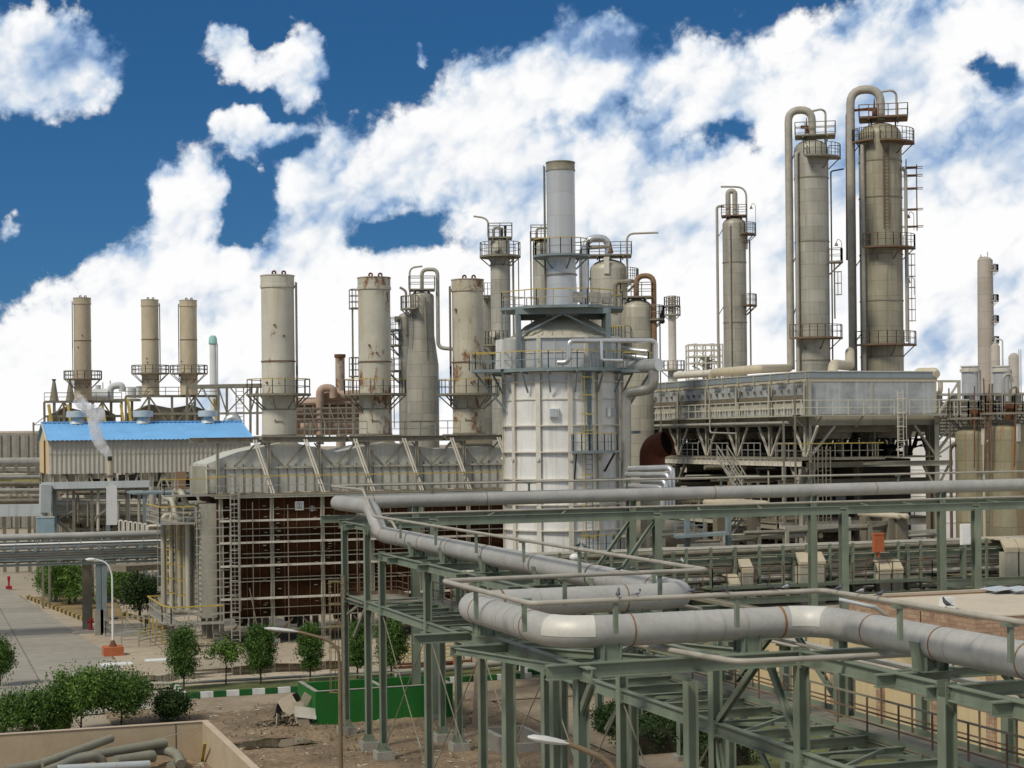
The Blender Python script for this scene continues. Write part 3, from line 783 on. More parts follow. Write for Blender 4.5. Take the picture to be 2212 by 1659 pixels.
def chimney(loc, r, h, zp, label, m, lad, group, mid=.46, pw=1.2, top=YEL, rr=.03, ladz=None, lugs=True):
    """tall furnace stack: shell, flange bands, lifting lugs, service platform and ladder"""
    t = thing('furnace_stack', label, 'chimney stack', loc, group)
    f = toward(loc)
    obj('shell', MB().lathe([(r * 1.02, 0), (r * 1.0, h * .3), (r * .985, h - .02), (r * .94, h), (r * .94, h - 2), (.01, h - 2)], n=48), m, t, False)
    obj('cap_ring', MB().lathe([(r * .99, h - .95), (r * 1.05, h - .93), (r * 1.05, h - .72), (r * 1.015, h - .7), (r * 1.015, h - .06), (r * 1.05, h - .04), (r * 1.05, h + .03), (r * .95, h + .03)], n=48), m, t, False)
    for q in (.0, mid, .16): obj('flange', MB().lathe([(r, h * q), (r + .055, h * q + .005), (r + .055, h * q + .1), (r, h * q + .1)], n=48), GALVD if q != mid else RUSTP, t, False)
    if lugs:
        for a in (f + .5, f - .25):
            c_ = Vector((cos(a) * r * .8, sin(a) * r * .8, h))
            d = Vector((-sin(f), cos(f), 0))
            pts = [c_ + d * .13 * cos(k) + Vector((0, 0, .14 + .14 * sin(k))) for k in [2 * pi * i / 12 for i in range(13)]]
            obj('lifting_lug', MB().tube(pts, .07, 0, 6).bar(c_ + Vector((0, 0, -.3)), c_ + Vector((0, 0, .04)), .34, .12, d), RUST, t, False)
    if zp: plat(t, r, zp, 0, 2 * pi, pw, GALVD, 1.1, 4, top, rr)
    a = f + lad
    mb = MB()
    ld = MB()
    for z0, z1 in ((zp or .5, h * mid - .25), (h * mid, h - .5)):
        ld.ladder(cos(a) * (r + .18), sin(a) * (r + .18), z0 - (1 if z0 > 1 else 0), z1, a, .42, .035)
    obj('ladder', ld, GALVD, t, False)
    # nozzle stubs and hand holes
    for k in range(3):
        st = MB(); b = f + R.uniform(-1, 1); z = R.uniform(.1, .85) * h
        st.cyl((cos(b) * (r - .1), sin(b) * (r - .1), z), (cos(b) * (r + .12), sin(b) * (r + .12), z), .09, None, 8)
        obj('nozzle', st, RUSTP, t, False)
    hb = MB()
    b0 = f - .25
    hb.bar((cos(b0) * (r + .1), sin(b0) * (r + .1), 1.1), (cos(b0 + .5) * (r + .1), sin(b0 + .5) * (r + .1), 1.1), .06)
    hb.bar((cos(b0 + .05) * r, sin(b0 + .05) * r, 1.1), (cos(b0 + .05) * (r + .12), sin(b0 + .05) * (r + .12), 1.25), .05)
    obj('hand_bar', hb, GALVD, t, False)
    return t

# ---------------------------------------------------------------- furnace with brown walls and grey casing
FX0, FX1, FY0, FY1 = 21.2, 46.5, 125.0, 133.4
fur = thing('furnace', 'long furnace with rusty brown panel walls and grey beige upper casing', 'furnace', (30, 129, 0))
def fp(n, mb, m, par=None): return obj(n, mb, m, par or fur)
fp('brown_wall', MB().box(FX0, FY0, 1.9, FX1, FY1, 10.75), BROWN)
mb = MB()
for x in (21.4, 25.15, 28.95, 32.75, 36.55, 40.35, 44.1):
    fp('column', MB().ib((x, FY0 - .14, .2), (x, FY0 - .14, 11.2), .28, .26, .03, (1, 0, 0)), CASE)
    fp('pier', MB().box(x - .45, FY0 - .6, 0, x + .45, FY0 + .5, .35), CONC)
for x0_ in (21.4, 25.15, 28.95, 32.75, 36.55, 40.35):
    mb = MB()
    for k in (1, 2, 3): mb.box(x0_ + k * .95 - .025, FY0 - .07, 1.9, x0_ + k * .95 + .025, FY0 - .003, 10.7)
    fp('stiffener', mb, mat('brown stiffener', (.12, .075, .045), .9, 0, .3, 1.5))
for z in (9.05, 7.95, 7.45, 5.75, 6.35, 4.6, 3.35, 1.95):
    th = z in (9.05, 7.45, 5.75, 3.35)
    fp('girt' if not th else 'plank', MB().box(FX0 + .1, FY0 - (.75 if th else .22), z - .03, FX1, FY0 - (.28 if th else .03), z + (.1 if th else .04)), VRIB if th else CASE)
# scaffold tubes in front of the brown wall
sc = MB()
for i in range(9):
    x = 23.6 + i * 2.6
    sc.bar((x, FY0 - .85, 0), (x, FY0 - .85, 10.6 + R.uniform(-.6, .5)), .055)
for z in (9.9, 8.5, 6.7, 4.9, 2.7): sc.bar((22.8, FY0 - .9, z), (22.8 + R.uniform(14, 23), FY0 - .9, z + .02), .05)
sc.bar((24.0, FY0 - 1.2, .2), (23.3, FY0 - .9, 4.2), .06)
fp('scaffolding', sc, GALVD)
dm = MB()
for i in range(150):     # pale clips and rungs scattered beside the wall columns
    x, z = R.choice((21.4, 25.15, 28.95, 32.75, 36.55)) + R.choice((-.45, .45, .55, -.55)), R.uniform(2.2, 10.4)
    dm.box(x - .12, FY0 - .12, z - .015, x + .12, FY0 - .06, z + .02)
fp('step_irons', dm, CASE)['kind'] = 'stuff'
sg = MB().box(26.9, FY0 - .14, 9.75, 27.55, FY0 - .08, 10.4)
sgo = fp('placard', sg, WHITE)
dg = MB()
def circ(mb, cx, cz, r, y, w=.03):
    for i in range(16):
        a, b = 2 * pi * i / 16, 2 * pi * (i + 1) / 16
        mb.bar((cx + r * cos(a), y, cz + r * sin(a)), (cx + r * cos(b), y, cz + r * sin(b)), .01, w)
circ(dg, 27.22, 10.1, .2, FY0 - .148); dg.box(27.2, FY0 - .152, 10.0, 27.235, FY0 - .143, 10.22); dg.bar((27.2, FY0 - .148, 10.21), (27.15, FY0 - .148, 10.15), .01, .03)
dg.box(27.15, FY0 - .152, 9.985, 27.29, FY0 - .143, 10.01)
obj('number', dg, DARK, sgo)
ch = MB(); circ(ch, 28.2, 9.85, .19, FY0 - .08, .03)
for a, b in [((-.07, .06), (0, .11)), ((0, .11), (.06, .05)), ((.06, .05), (-.07, -.09)), ((-.07, -.09), (.08, -.09))]: ch.bar((28.2 + a[0], FY0 - .08, 9.85 + a[1]), (28.2 + b[0], FY0 - .08, 9.85 + b[1]), .01, .035)
fp('chalk_mark', ch, WHITE)
ch = MB()
for a, b in [((0, 0), (0, .5)), ((0, .5), (.22, .5)), ((0, .25), (.18, .25)), ((0, 0), (.2, 0))]: ch.bar((25.45 + a[0], FY0 - .08, 8.3 + a[1]), (25.45 + b[0], FY0 - .08, 8.3 + b[1]), .01, .035)
fp('chalk_mark', ch, CASE)
# roof ledge and grey casing
lg = MB().box(FX0 - .4, FY0 - .5, 10.85, FX1, FY0 + .9, 11.05)
for i in range(18): lg.bar((FX0 + .6 + i * 1.4, FY0 - .45, 11.08), (FX0 + .2 + i * 1.4, FY0 + .9, 11.1), .08)
fp('roof_ledge', lg, CASED)
fp('roof_edge_beam', MB().ib((FX0 - .3, FY0 - .5, 10.85), (FX1, FY0 - .5, 10.85), .16, .22), CASE)
CY0, CY1 = 126.0, 132.4
pr = [(20.6, 11.1), (46, 11.1), (46, 13.3), (45.6, 14.05), (41.9, 14.3), (38.1, 14.15), (34.2, 14.75), (30.5, 14.0), (26.6, 14.85), (22.9, 14.1), (20.6, 13.25)]
fp('casing', MB().prism(pr, CY0, CY1, 1), mat('grey white casing plate', (.53, .525, .465), .6, .05, .12, .9, streak=.5, scol=(.25, .22, .15), fine=.07))
ribs = MB(); 
for x in [20.65 + .66 * i for i in range(38)]: ribs.box(x - .03, CY0 - .07, 11.1, x + .03, CY0 - .003, 13.2)
fp('casing_ribs', ribs, CASED)
fp('casing_girt', MB().box(20.5, CY0 - .16, 12.85, 46, CY0 - .055, 12.99), CASE)
for x in (21.35, 25.15, 28.95, 32.75, 36.55, 40.35, 44.1): fp('casing_post', MB().ib((x, CY0 - .26, 11.0), (x, CY0 - .26, 15.1), .24, .22, .03, (1, 0, 0)), CASE)
for x in (24.6, 28.4, 32.2, 36.0, 39.8, 43.6):
    t_ = fp('strut', MB().bar((x - .65, CY0 - .6, 15.0), (x + .55, FY0 - .4, 11.0), .07, .11).bar((x - .46, CY0 - .6, 15.0), (x + .74, FY0 - .4, 11.0), .07, .11), VRIB)
    fp('diagonal', MB().bar((x - 1.9, CY0 - .22, 13.1), (x - .4, CY0 - .22, 14.7), .1), GALVD)
    fp('diagonal', MB().bar((x + 1.6, CY0 - .22, 13.1), (x + .2, CY0 - .22, 14.7), .1), GALVD)
for a, b in ((20.4, 24.4), (24.6, 31.0), (31.2, 38.6), (38.8, 45.8)):
    fp('top_beam', MB().ib((a, CY0 - .4, 14.98), (b, CY0 - .4, 14.98), .3, .42), GALVD)
    fp('top_beam', MB().ib((a, CY1 + .4, 14.98), (b, CY1 + .4, 14.98), .3, .42), GALVD)
for x in (26.65, 34.25, 41.9):
    fp('hood', MB().lathe([(2.6, 13.9), (1.35, 15.05), (1.35, 15.3), (.1, 15.3)], (x, 129.2), 4, pi / 4, 2 * pi + pi / 4), CASED)
    fp('seat_frame', MB().box(x - 1.6, 127.2, 15.0, x + 1.6, 127.5, 15.28).box(x - 1.6, 130.9, 15.0, x + 1.6, 131.2, 15.28).box(x - 1.6, 127.5, 15.0, x - 1.35, 130.9, 15.28).box(x + 1.35, 127.5, 15.0, x + 1.6, 130.9, 15.28), GALVD)
rl = MB(); tp = MB()
rl.rail([(28.4, 126.2, 15.2), (32.8, 126.2, 15.2)], 1.1, 1.1, .03, (.5,), top=tp); rl.rail([(36.2, 126.2, 15.2), (40.2, 126.2, 15.2)], 1.1, 1.1, .03, (.5,), top=tp)
rl.rail([(28.4, 132.6, 15.2), (40.2, 132.6, 15.2)], 1.1, 1.3, .03, (.5,), top=tp)
w_ = fp('roof_walkway', MB().box(28.3, 125.9, 15.1, 33, 126.3, 15.19).box(36, 125.9, 15.1, 40.4, 126.3, 15.19), GALVD)
obj('railing', rl, GALV, w_); obj('handrail', tp, GALVD, w_)
rl = MB(); tp = MB(); rl.rail([(20.4, 124.7, 11.08), (46, 124.7, 11.08)], 1.25, 1.9, .038, (.45,), top=tp)
e_ = fp('ledge_railing', rl, GALV); obj('handrail', tp, YEL, e_)
# legs and bracing below the brown wall
lgm = MB()
for x in (21.4, 25.15, 28.95, 32.75, 36.55, 40.35):
    for y in (127.5, 130.5, 133): fp('leg', MB().box(x - .2, y - .2, 0, x + .2, y + .2, 1.9), CONC)
    fp('leg_brace', MB().bar((x + .2, FY0 - .1, .4), (x + 1.5, FY0 - .1, 1.8), .12).bar((x + 3.5, FY0 - .1, .4), (x + 2.3, FY0 - .1, 1.8), .12), RUSTP)
    fp('burner', MB().cyl((x + 1.9, 126.5, 1.9), (x + 1.9, 126.5, 1.2), .35, .25, 10).cyl((x + 1.9, 128.5, 1.9), (x + 1.9, 128.5, 1.2), .35, .25, 10), DARK)
fp('fuel_pipe', MB().tube([(21, 124.6, 1.0), (46, 124.6, 1.0)], .09).tube([(21, 126, .7), (46, 126, .7)], .14), GALVD)
# left end: tall pale header boxes, pipes, ladders with cages and platforms
for i, (y, w2) in enumerate([(125.9, .42), (128.0, .4), (130.2, .4), (132.2, .4)]):
    b_ = fp('header_box', MB().box(20.0 - .12 * 0, y - w2, 2.0, 21.18, y + w2, 10.35), CASE)
    fl = MB()
    for k in range(22): fl.box(19.93, y - w2 - .05, 2.1 + k * .38, 19.998, y + w2 + .05, 2.16 + k * .38)
    obj('bolt_row', fl, CASED, b_)
for i, (x, y, zt, zb) in enumerate([(19.3, 126.9, 9.2, 2.3), (19.0, 128.9, 9.0, 2.2), (18.7, 131.1, 9.4, 2.0), (19.5, 129.7, 8.6, 2.2), (18.3, 132.6, 9.3, .4)]):
    fp('riser_pipe', MB().tube([(20.6, y, zt + .1), (x, y, zt), (x, y, zb), (x + 1.4, y, zb - .05)], .2, .45, 12), CASE)
fp('crossover_pipe', MB().tube([(20.6, 126.6, 10.0), (19.2, 126.6, 10.1), (18.9, 126.9, 11.2), (18.7, 129, 11.3), (18.7, 129, 9.9), (20.2, 129.4, 9.8)], .22, .5, 12), CASE)
fp('crossover_pipe', MB().tube([(20.6, 127.6, 9.1), (18.6, 127.6, 9.2), (18.4, 128.4, 10.6), (18.2, 131, 10.7)], .2, .5, 12), CASE)
cg = MB(); ld = MB().ladder(22.3, 124.25, .3, 12.6, -pi / 2, .6, .04, cg)
fp('ladder', ld, GALV); fp('ladder_cage', cg, GALV)
for (x, y, z0_, z1_) in [(18.9, 130.4, 2.3, 9.6), (18.6, 133.3, 2.3, 9.8), (19.4, 128.2, 2.3, 9.2)]:
    cg = MB(); ld = MB().ladder(x, y, z0_, z1_, pi, .45, .03, cg, cz=1.2)
    fp('ladder', ld, GALV); fp('ladder_cage', cg, YEL if x != 18.6 else GALV)
sc = MB()
for k in range(13): sc.bar((19.5, 124.6, 2.4 + .62 * k), (22.2 - .3 * (k % 2), 124.6, 2.45 + .62 * k), .075)
for x in (19.6, 20.3, 21.5, 22.0): sc.bar((x, 124.6, 1.9), (x, 124.6, 10.2 - (x - 19.6) * .4), .07)
fp('scaffolding', sc, GALV)
lp = fp('lower_platform', MB().box(17.6, 124.0, 1.7, 21.4, 125.0, 1.82).box(17.2, 125.0, 1.7, 18.4, 134.0, 1.82), GALV)
rl = MB(); tp = MB(); rl.rail([(21.4, 124.05, 1.82), (17.62, 124.05, 1.82), (17.25, 126.0, 1.82), (17.25, 133.9, 1.82), (18.4, 133.9, 1.82)], 1.2, 1.1, .045, (.5,), top=tp)
obj('railing', rl, GALV, lp); obj('handrail', tp, YEL, lp)
for x, y in ((17.3, 133.6), (17.3, 131.5), (17.3, 129.3), (17.4, 127), (17.8, 124.2)): obj('platform_leg', MB().bar((x, y, 0), (x, y, 1.7), .1), YEL if y > 126 else RUSTP, lp)
up_ = fp('upper_platform', MB().box(17.0, 125.2, 8.9, 19.6, 132.5, 9.0).box(17.4, 125.6, 10.9, 21.4, 127.0, 11.02), GALV)
rl = MB(); tp = MB(); rl.rail([(19.6, 125.25, 9.0), (17.05, 125.25, 9.0), (17.05, 132.4, 9.0)], 1.2, 1.0, .042, (.33, .66), top=tp)
rl.rail([(21.4, 125.7, 11.02), (17.45, 125.7, 11.02), (17.45, 127, 11.02)], 1.15, 1.0, .03, (.33, .66), top=tp)
obj('railing', rl, GALV, up_); obj('handrail', tp, YEL, up_)
fp('blue_floor', MB().box(16.2, 133, 10.9, 21.5, 138, 11.05), STEELB)
fp('control_cabinet', MB().box(19.6, 126.6, 11.05, 20.9, 127.6, 13.1), CASE)
fp('brown_locker', MB().box(18.6, 127.6, 11.05, 19.3, 128.2, 12.7), mat('tan locker', (.24, .15, .085), .7, 0, .15, 1))
for c_, m_, lb, la in ((26.65, CHIM, 'leftmost and cleanest of the three cream stacks standing on the furnace casing', 1.35), (34.25, CHIM2, 'cream stack with scattered rust spots, middle of three on the furnace casing', 3.6), (41.9, mat('cream stack paint rusted low down', (.46, .43, .335), .6, 0, .18, .5, streak=.65, scol=(.34, .24, .1), rust=.8, rs=.55), 'cream stack with heavy rust low down, rightmost of three, beside the silver vessel', -1.35)):
    chimney((c_, 129.2, 15.28), 1.26, 12.2, 3.2, lb, m_, la, 'stacks on the furnace')

# ---------------------------------------------------------------- silver vessel with its stack
VC = Vector((43.25, 112.0, 0)); VR = 4.05
vs = thing('reformer_vessel', 'big silver white round vessel with ribbed panels, blue platforms and a tall stack', 'vessel', VC)
VF = toward(VC)
def vp(n, mb, m, par=None): return obj(n, mb, m, par or vs, False)
def vpt(a, r, z): return (cos(VF + a) * r, sin(VF + a) * r, z)
vp('body', MB().lathe([(VR, 3.0), (VR, 19.4), (.1, 19.4)], n=96), WHITEV)
ra = [radians(6.5 + 30 * k) for k in range(12)]
for a in ra:
    vp('rib', MB().bar(vpt(a, VR + .1, 3.0), vpt(a, VR + .1, 19.3), .26, .2, (cos(VF + a), sin(VF + a), 0)).bar(vpt(a, VR + .21, 3.0), vpt(a, VR + .21, 19.3), .34, .03, (cos(VF + a), sin(VF + a), 0)), VRIB)
for z in (18.75, 17.55, 15.75, 13.95, 12.1, 10.35, 8.6, 6.85, 5.0):
    vp('ring_stiffener', MB().ring((0, 0), VR - .02, VR + (.24 if z != 17.55 else .08), z - .04, .08, n=96), VRIB)
fin = MB()
for a in ra:
    for k in (-.085, .085):
        for z in [5 + .62 * i for i in range(23)]: fin.bar(vpt(a + k, VR + .01, z), vpt(a + k + .03, VR + .01, z), .03, .05)
pass
ey = MB()
for a in ra:
    for z in (13.45, 13.62, 13.3): ey.bar(vpt(a - .045, VR + .2, z), vpt(a + .045, VR + .2, z), .06, .05)
    ey.cyl(vpt(a, VR + .22, 13.45), vpt(a, VR + .34, 13.45), .13, None, 10)
vp('lifting_lugs', ey, VRIB)
for a, z in ((-.145, 16.6), (.9, 16.65), (-1.9, 16.6), (2.2, 16.6)):
    o_ = MB().bar(vpt(a, VR + .02, z), vpt(a, VR + .3, z), .64, .64)
    w_ = vp('peep_box', o_, WHITE)
    obj('lid', MB().bar(vpt(a, VR + .305, z), vpt(a, VR + .35, z), .54, .54), VBOX, w_, False)
# ring platform and upper octagonal casing
def octa(r, z0, z1, n=8, rot=pi / 8): return MB().lathe([(r, z0), (r, z1)], n=n, a0=VF + rot, a1=VF + rot + 2 * pi)
def flat(mb): mb.sm = [False] * len(mb.sm); return mb
p_ = vp('ring_platform', flat(MB().lathe([(VR - .1, 19.42), (5.05, 19.42), (5.05, 19.66), (VR - .1, 19.66), (VR - .1, 19.42)], n=16)), STEELB)
rl = MB(); tp = MB()
pts = [vpt(2 * pi * i / 16 + .2, 4.98, 19.66) for i in range(16)]
rl.rail(pts, 1.15, 1.0, .03, (.5,), True, top=tp)
obj('railing', rl, STEELB, p_, False); obj('handrail', tp, YEL, p_, False)
e_ = vp('side_platform', MB().bar(vpt(-1.15, 4.6, 19.55), vpt(-1.28, 6.5, 19.55), 1.9, .2), STEELB)
e2_ = vp('side_platform', MB().bar(vpt(1.15, 4.6, 19.45), vpt(1.22, 6.6, 19.45), 2.2, .2), STEELB)
rl = MB(); tp = MB(); a_, b_ = Vector(vpt(-1.28, 6.5, 19.65)), Vector(vpt(-1.15, 4.9, 19.65)); sd_ = Vector((cos(VF - 1.28 + pi / 2), sin(VF - 1.28 + pi / 2), 0)) * .9
rl.rail([b_ + sd_, a_ + sd_, a_ - sd_, b_ - sd_], 1.15, .8, .03, (.5,), top=tp)
obj('railing', rl, STEELB, e_, False); obj('handrail', tp, YEL, e_, False)
rl = MB(); tp = MB(); e_ = e2_
a_, b_ = Vector(vpt(1.22, 6.6, 19.55)), Vector(vpt(1.15, 4.9, 19.55)); sd_ = Vector((cos(VF + 1.22 + pi / 2), sin(VF + 1.22 + pi / 2), 0)) * 1.0
rl.rail([b_ - sd_, a_ - sd_, a_ + sd_, b_ + sd_], 1.15, .8, .03, (.5,), top=tp)
obj('railing', rl, STEELB, e_, False); obj('handrail', tp, YEL, e_, False)
for k in range(16):
    a = 2 * pi * (k + .5) / 16
    vp('platform_bracket', MB().bar(vpt(a, VR + .22, 18.0), vpt(a, 5.0, 19.42), .1).bar(vpt(a, VR + .2, 19.3), vpt(a, 5.0, 19.36), .1), STEELB)
vp('side_bracket', MB().bar(vpt(-1.22, VR + .2, 16.9), vpt(-1.27, 6.3, 19.4), .13), STEELB)
vp('side_bracket', MB().bar(vpt(1.2, VR + .2, 16.2), vpt(1.22, 6.4, 19.3), .16).bar(vpt(1.28, VR + .1, 15.2), vpt(1.25, 5.6, 15.25), .2), STEELB)
ob = flat(octa(4.15, 19.66, 21.75)); ob.add([ob.v[8 + i] for i in range(8)], [tuple(range(8))])
vp('upper_casing', ob, VBOX)
up2 = MB()
for k in range(8):
    a = VF + pi / 8 + k * pi / 4
    up2.bar((cos(a) * 4.2, sin(a) * 4.2, 19.7), (cos(a) * 4.2, sin(a) * 4.2, 21.8), .22)
    b = a + pi / 4
    up2.bar((cos(a) * 4.2, sin(a) * 4.2, 21.78), (cos(b) * 4.2, sin(b) * 4.2, 21.78), .22, .16)
    for j in (.33, .67):
        q = Vector((cos(a), sin(a), 0)).lerp(Vector((cos(b), sin(b), 0)), j) * 4.17
        up2.bar(q + Vector((0, 0, 19.7)), q + Vector((0, 0, 21.7)), .06)
    q0, q1 = Vector((cos(a), sin(a), 0)) * 4.17, Vector((cos(b), sin(b), 0)) * 4.17
    up2.bar(q0 + Vector((0, 0, 20.75)), q1 + Vector((0, 0, 20.75)), .07)
vp('casing_frame', up2, VRIB)
vp('side_cabinet', MB().bar(vpt(-1.05, 4.45, 19.66), vpt(-1.05, 4.45, 21.7), 1.1, 1.3), WHITEV)
mb = MB().lathe([(3.75, 21.8), (2.6, 22.75), (1.5, 23.3), (1.4, 23.3)], n=32)
for k in range(32): mb.bar(vpt(2 * pi * k / 32, 3.8, 21.82), vpt(2 * pi * k / 32, 1.6, 23.3), .04, .1)
vp('domed_roof', mb, CASE)
hs = MB()
for k in range(4):
    a = -pi / 4 + k * pi / 2 + .02
    hs.bar(vpt(a, 4.35, 19.7), vpt(a, 4.35, 23.6), .3, .3)
    hs.bar(vpt(a, 4.4, 23.55), vpt(a + pi / 2, 4.4, 23.55), .28, .36)
    hs.bar(vpt(a, 4.35, 21.9), vpt(a + pi / 4, 3.1, 23.4), .12); hs.bar(vpt(a + pi / 2, 4.35, 21.9), vpt(a + pi / 4, 3.1, 23.4), .12)
vp('support_frame', hs, STEELB)
pf = vp('top_platform', flat(MB().lathe([(1.2, 23.74), (4.6, 23.74), (4.6, 23.92), (1.2, 23.92), (1.2, 23.74)], n=8, a0=VF + pi / 8, a1=VF + pi / 8 + 2 * pi)), STEELB)
rl = MB(); tp = MB(); pts = [vpt(pi / 8 + k * pi / 4, 4.5, 23.92) for k in range(8)]
rl.rail(pts, 1.1, 1.1, .03, (.5,), True, top=tp)
obj('railing', rl, GALV, pf, False); obj('handrail', tp, YEL, pf, False)
for a in (.28, .62, .9): vp('junction_box', MB().bar(vpt(a, 3.9, 24.1), vpt(a, 3.9, 24.8), .7, .3), GALV)
vp('corner_ladder', MB().ladder(*vpt(-1.0, 4.75, 0)[:2], 19.7, 23.6, VF - 1.0, .5, .03), STEELB)
# stack of the vessel
s_ = vp('stack', MB().lathe([(1.14, 23.2), (1.1, 24.5), (1.02, 26.0), (1.0, 27.0), (1.0, 27.4), (.985, 34.2), (.93, 34.2), (.93, 32)], n=48), STK)
obj('stack_band', MB().lathe([(1.0, 26.25), (1.09, 26.26), (1.09, 26.36), (1.0, 26.37)], n=48), GALVD, s_, False)
obj('stack_band', MB().lathe([(.97, 33.55), (1.03, 33.56), (1.03, 33.66), (1.0, 33.7), (1.0, 34.1), (1.03, 34.12), (1.03, 34.2), (.95, 34.22)], n=48), GALVD, s_, False)
ld = MB().ladder(*vpt(-1.75, 1.16, 0)[:2], 24, 34.0, VF - 1.75, .4, .03)
obj('stack_ladder', ld, GALVD, s_, False)
plat(vs, 1.0, 29.15 - 1.5, 0, 2 * pi, 1.0, STEELB, 1.1, 3, YEL, .028, .14, 'stack_platform')
# front ladder with its small landing
cg = MB(); ld = MB().ladder(*vpt(.38, VR + .55, 0)[:2], 6.0, 20.6, VF + .38, .5, .03)
vp('front_ladder', ld, STEELB)
hp = MB()
for z in (12.4, 15.4, 16.5, 17.8, 19.0, 10.6, 8.2, 7.0): hp.bar(vpt(.27, VR + .7, z), vpt(.46, VR + .7, z), .07)
for a in (.27, .31, .46): hp.bar(vpt(a, VR + .72, 8), vpt(a, VR + .72, 19.3), .03)
vp('ladder_hoops', hp, YEL)
vp('ladder_backing', MB().bar(vpt(.44, VR + .3, 14.0), vpt(.40, VR + .3, 19.4), .36, .12, (cos(VF + .4), sin(VF + .4), 0)), STEELB)
l_ = vp('landing', MB().ring((0, 0), VR + .2, VR + 1.2, 13.85, .18, VF + .13, VF + .78, 8), STEELB)
rl = MB(); tp = MB(); pts = [vpt(a, VR + 1.15, 14.03) for a in [.13 + .65 * i / 6 for i in range(7)]]
rl.rail([vpt(.13, VR + .3, 14.03)] + pts + [vpt(.78, VR + .3, 14.03)], 1.15, .6, .028, (.5,), top=tp)
obj('railing', rl, STEELB, l_, False); obj('handrail', tp, YEL, l_, False)
vp('landing_bracket', MB().bar(vpt(.17, VR + .2, 12.0), vpt(.17, VR + 1.1, 13.85), .08).bar(vpt(.74, VR + .1, 12.6), vpt(.74, VR + 1.1, 13.85), .1), DARK)
l_ = vp('landing', MB().ring((0, 0), VR + .2, VR + 1.2, 7.0, .18, VF + .2, VF + .95, 8), STEELB)
rl = MB(); tp = MB(); rl.rail([vpt(a, VR + 1.15, 7.18) for a in [.2 + .75 * i / 6 for i in range(7)]], 1.15, .5, .028, (.5,), top=tp)
obj('railing', rl, STEELB, l_, False); obj('handrail', tp, YEL, l_, False)
# legs hidden low down
for k in range(6): vp('leg', MB().cyl(vpt(k * pi / 3, 3.3, 0), vpt(k * pi / 3, 3.3, 3.0), .4, None, 10), CONC)
# bright steam lines round the vessel top
def vpipe(pts, r, bend, lab, name='bright_pipe', m=SILVER):
    return solo(name, MB().tube([Vector(q) for q in pts], r, bend, 14), m, lab, 'pipe')
V = lambda px, py, d: at(px, py, d=d)
vpipe([V(1205, 783, 115.2), V(1228, 783, 115), V(1229, 736, 115), V(1416, 736, 116.4), V(1416, 785, 116.4)], .17, .35, 'bright insulated pipe crossing in front of the upper casing of the silver vessel')
vpipe([V(1299, 737, 115.2), V(1300, 778, 115), V(1345, 779, 115)], .11, .2, 'short bright drop pipe hanging from the crossing pipe above vessel railing')
hdr = solo('header_drum', MB().cyl(V(1352, 793, 118), V(1424, 788, 115.6), .43, None, 24), SILVER, 'horizontal silver drum with round end cap beside the vessel platform', 'drum')
vpipe([V(1352, 1120, 117), V(1352, 880, 117), V(1352, 849, 117), V(1412, 839, 116), V(1412, 800, 116)], .36, .75, 'fat grey pipe rising beside the right side of the silver vessel', 'riser_pipe', mat('dull aluminium cladding', (.33, .32, .285), .35, .5, .15, 1.2, streak=.3))
for i in range(4):
    r_ = (.2, .16, .16, .15)[i]
    vpipe([V(1352, 1013 + i * 12, 117 - .4 * i), V(1452 - i * 7, 1010 + i * 14, 114 - .4 * i), V(1452 - i * 7, 1100, 114 - .4 * i)], r_, .5, ['topmost', 'second', 'third', 'lowest'][i] + ' bright pipe of the bundle bending down to the right of the silver vessel')
for i, y in enumerate((760, 774)):
    vpipe([V(1342, y - 6, 119), V(1400, y, 118)], .2, 0, ('upper' if i == 0 else 'lower') + ' short bright pipe with dark flange beside the vessel casing')
# ---------------------------------------------------------------- tall process columns
def zt(py, px, d): return at(px, py, d=d).z
def column(px, d, r, ytop, label, name='process_column', m=None, rings=(), base=None, prof=None, group='process columns'):
    p = at(px, 800, d=d); loc = Vector((p.x, p.y, 0))
    t = thing(name, label, 'process column', loc, group)
    top = zt(ytop, px, d)
    cm = m or clad(label[:24] + ' cladding', r)
    pr_ = prof or [(r, 0.0), (r, top - r * .62)]
    rr = pr_[-1][0]; z0 = pr_[-1][1]
    pr_ = pr_ + [(rr * cos(a), z0 + (top - z0) * sin(a)) for a in [pi / 2 * i / 6 for i in range(1, 6)]] + [(.02, top)]
    obj('shell', MB().lathe(pr_, n=48), cm, t, False)
    for z in rings: obj('band', MB().lathe([(r, z), (r + .05, z + .01), (r + .05, z + .12), (r, z + .13)], n=48), GALVD, t, False)
    return t, toward(loc), top
def lp(f, a, r, z): return Vector((cos(f + a) * r, sin(f + a) * r, z))     # a: angle seen from the front, positive to the right
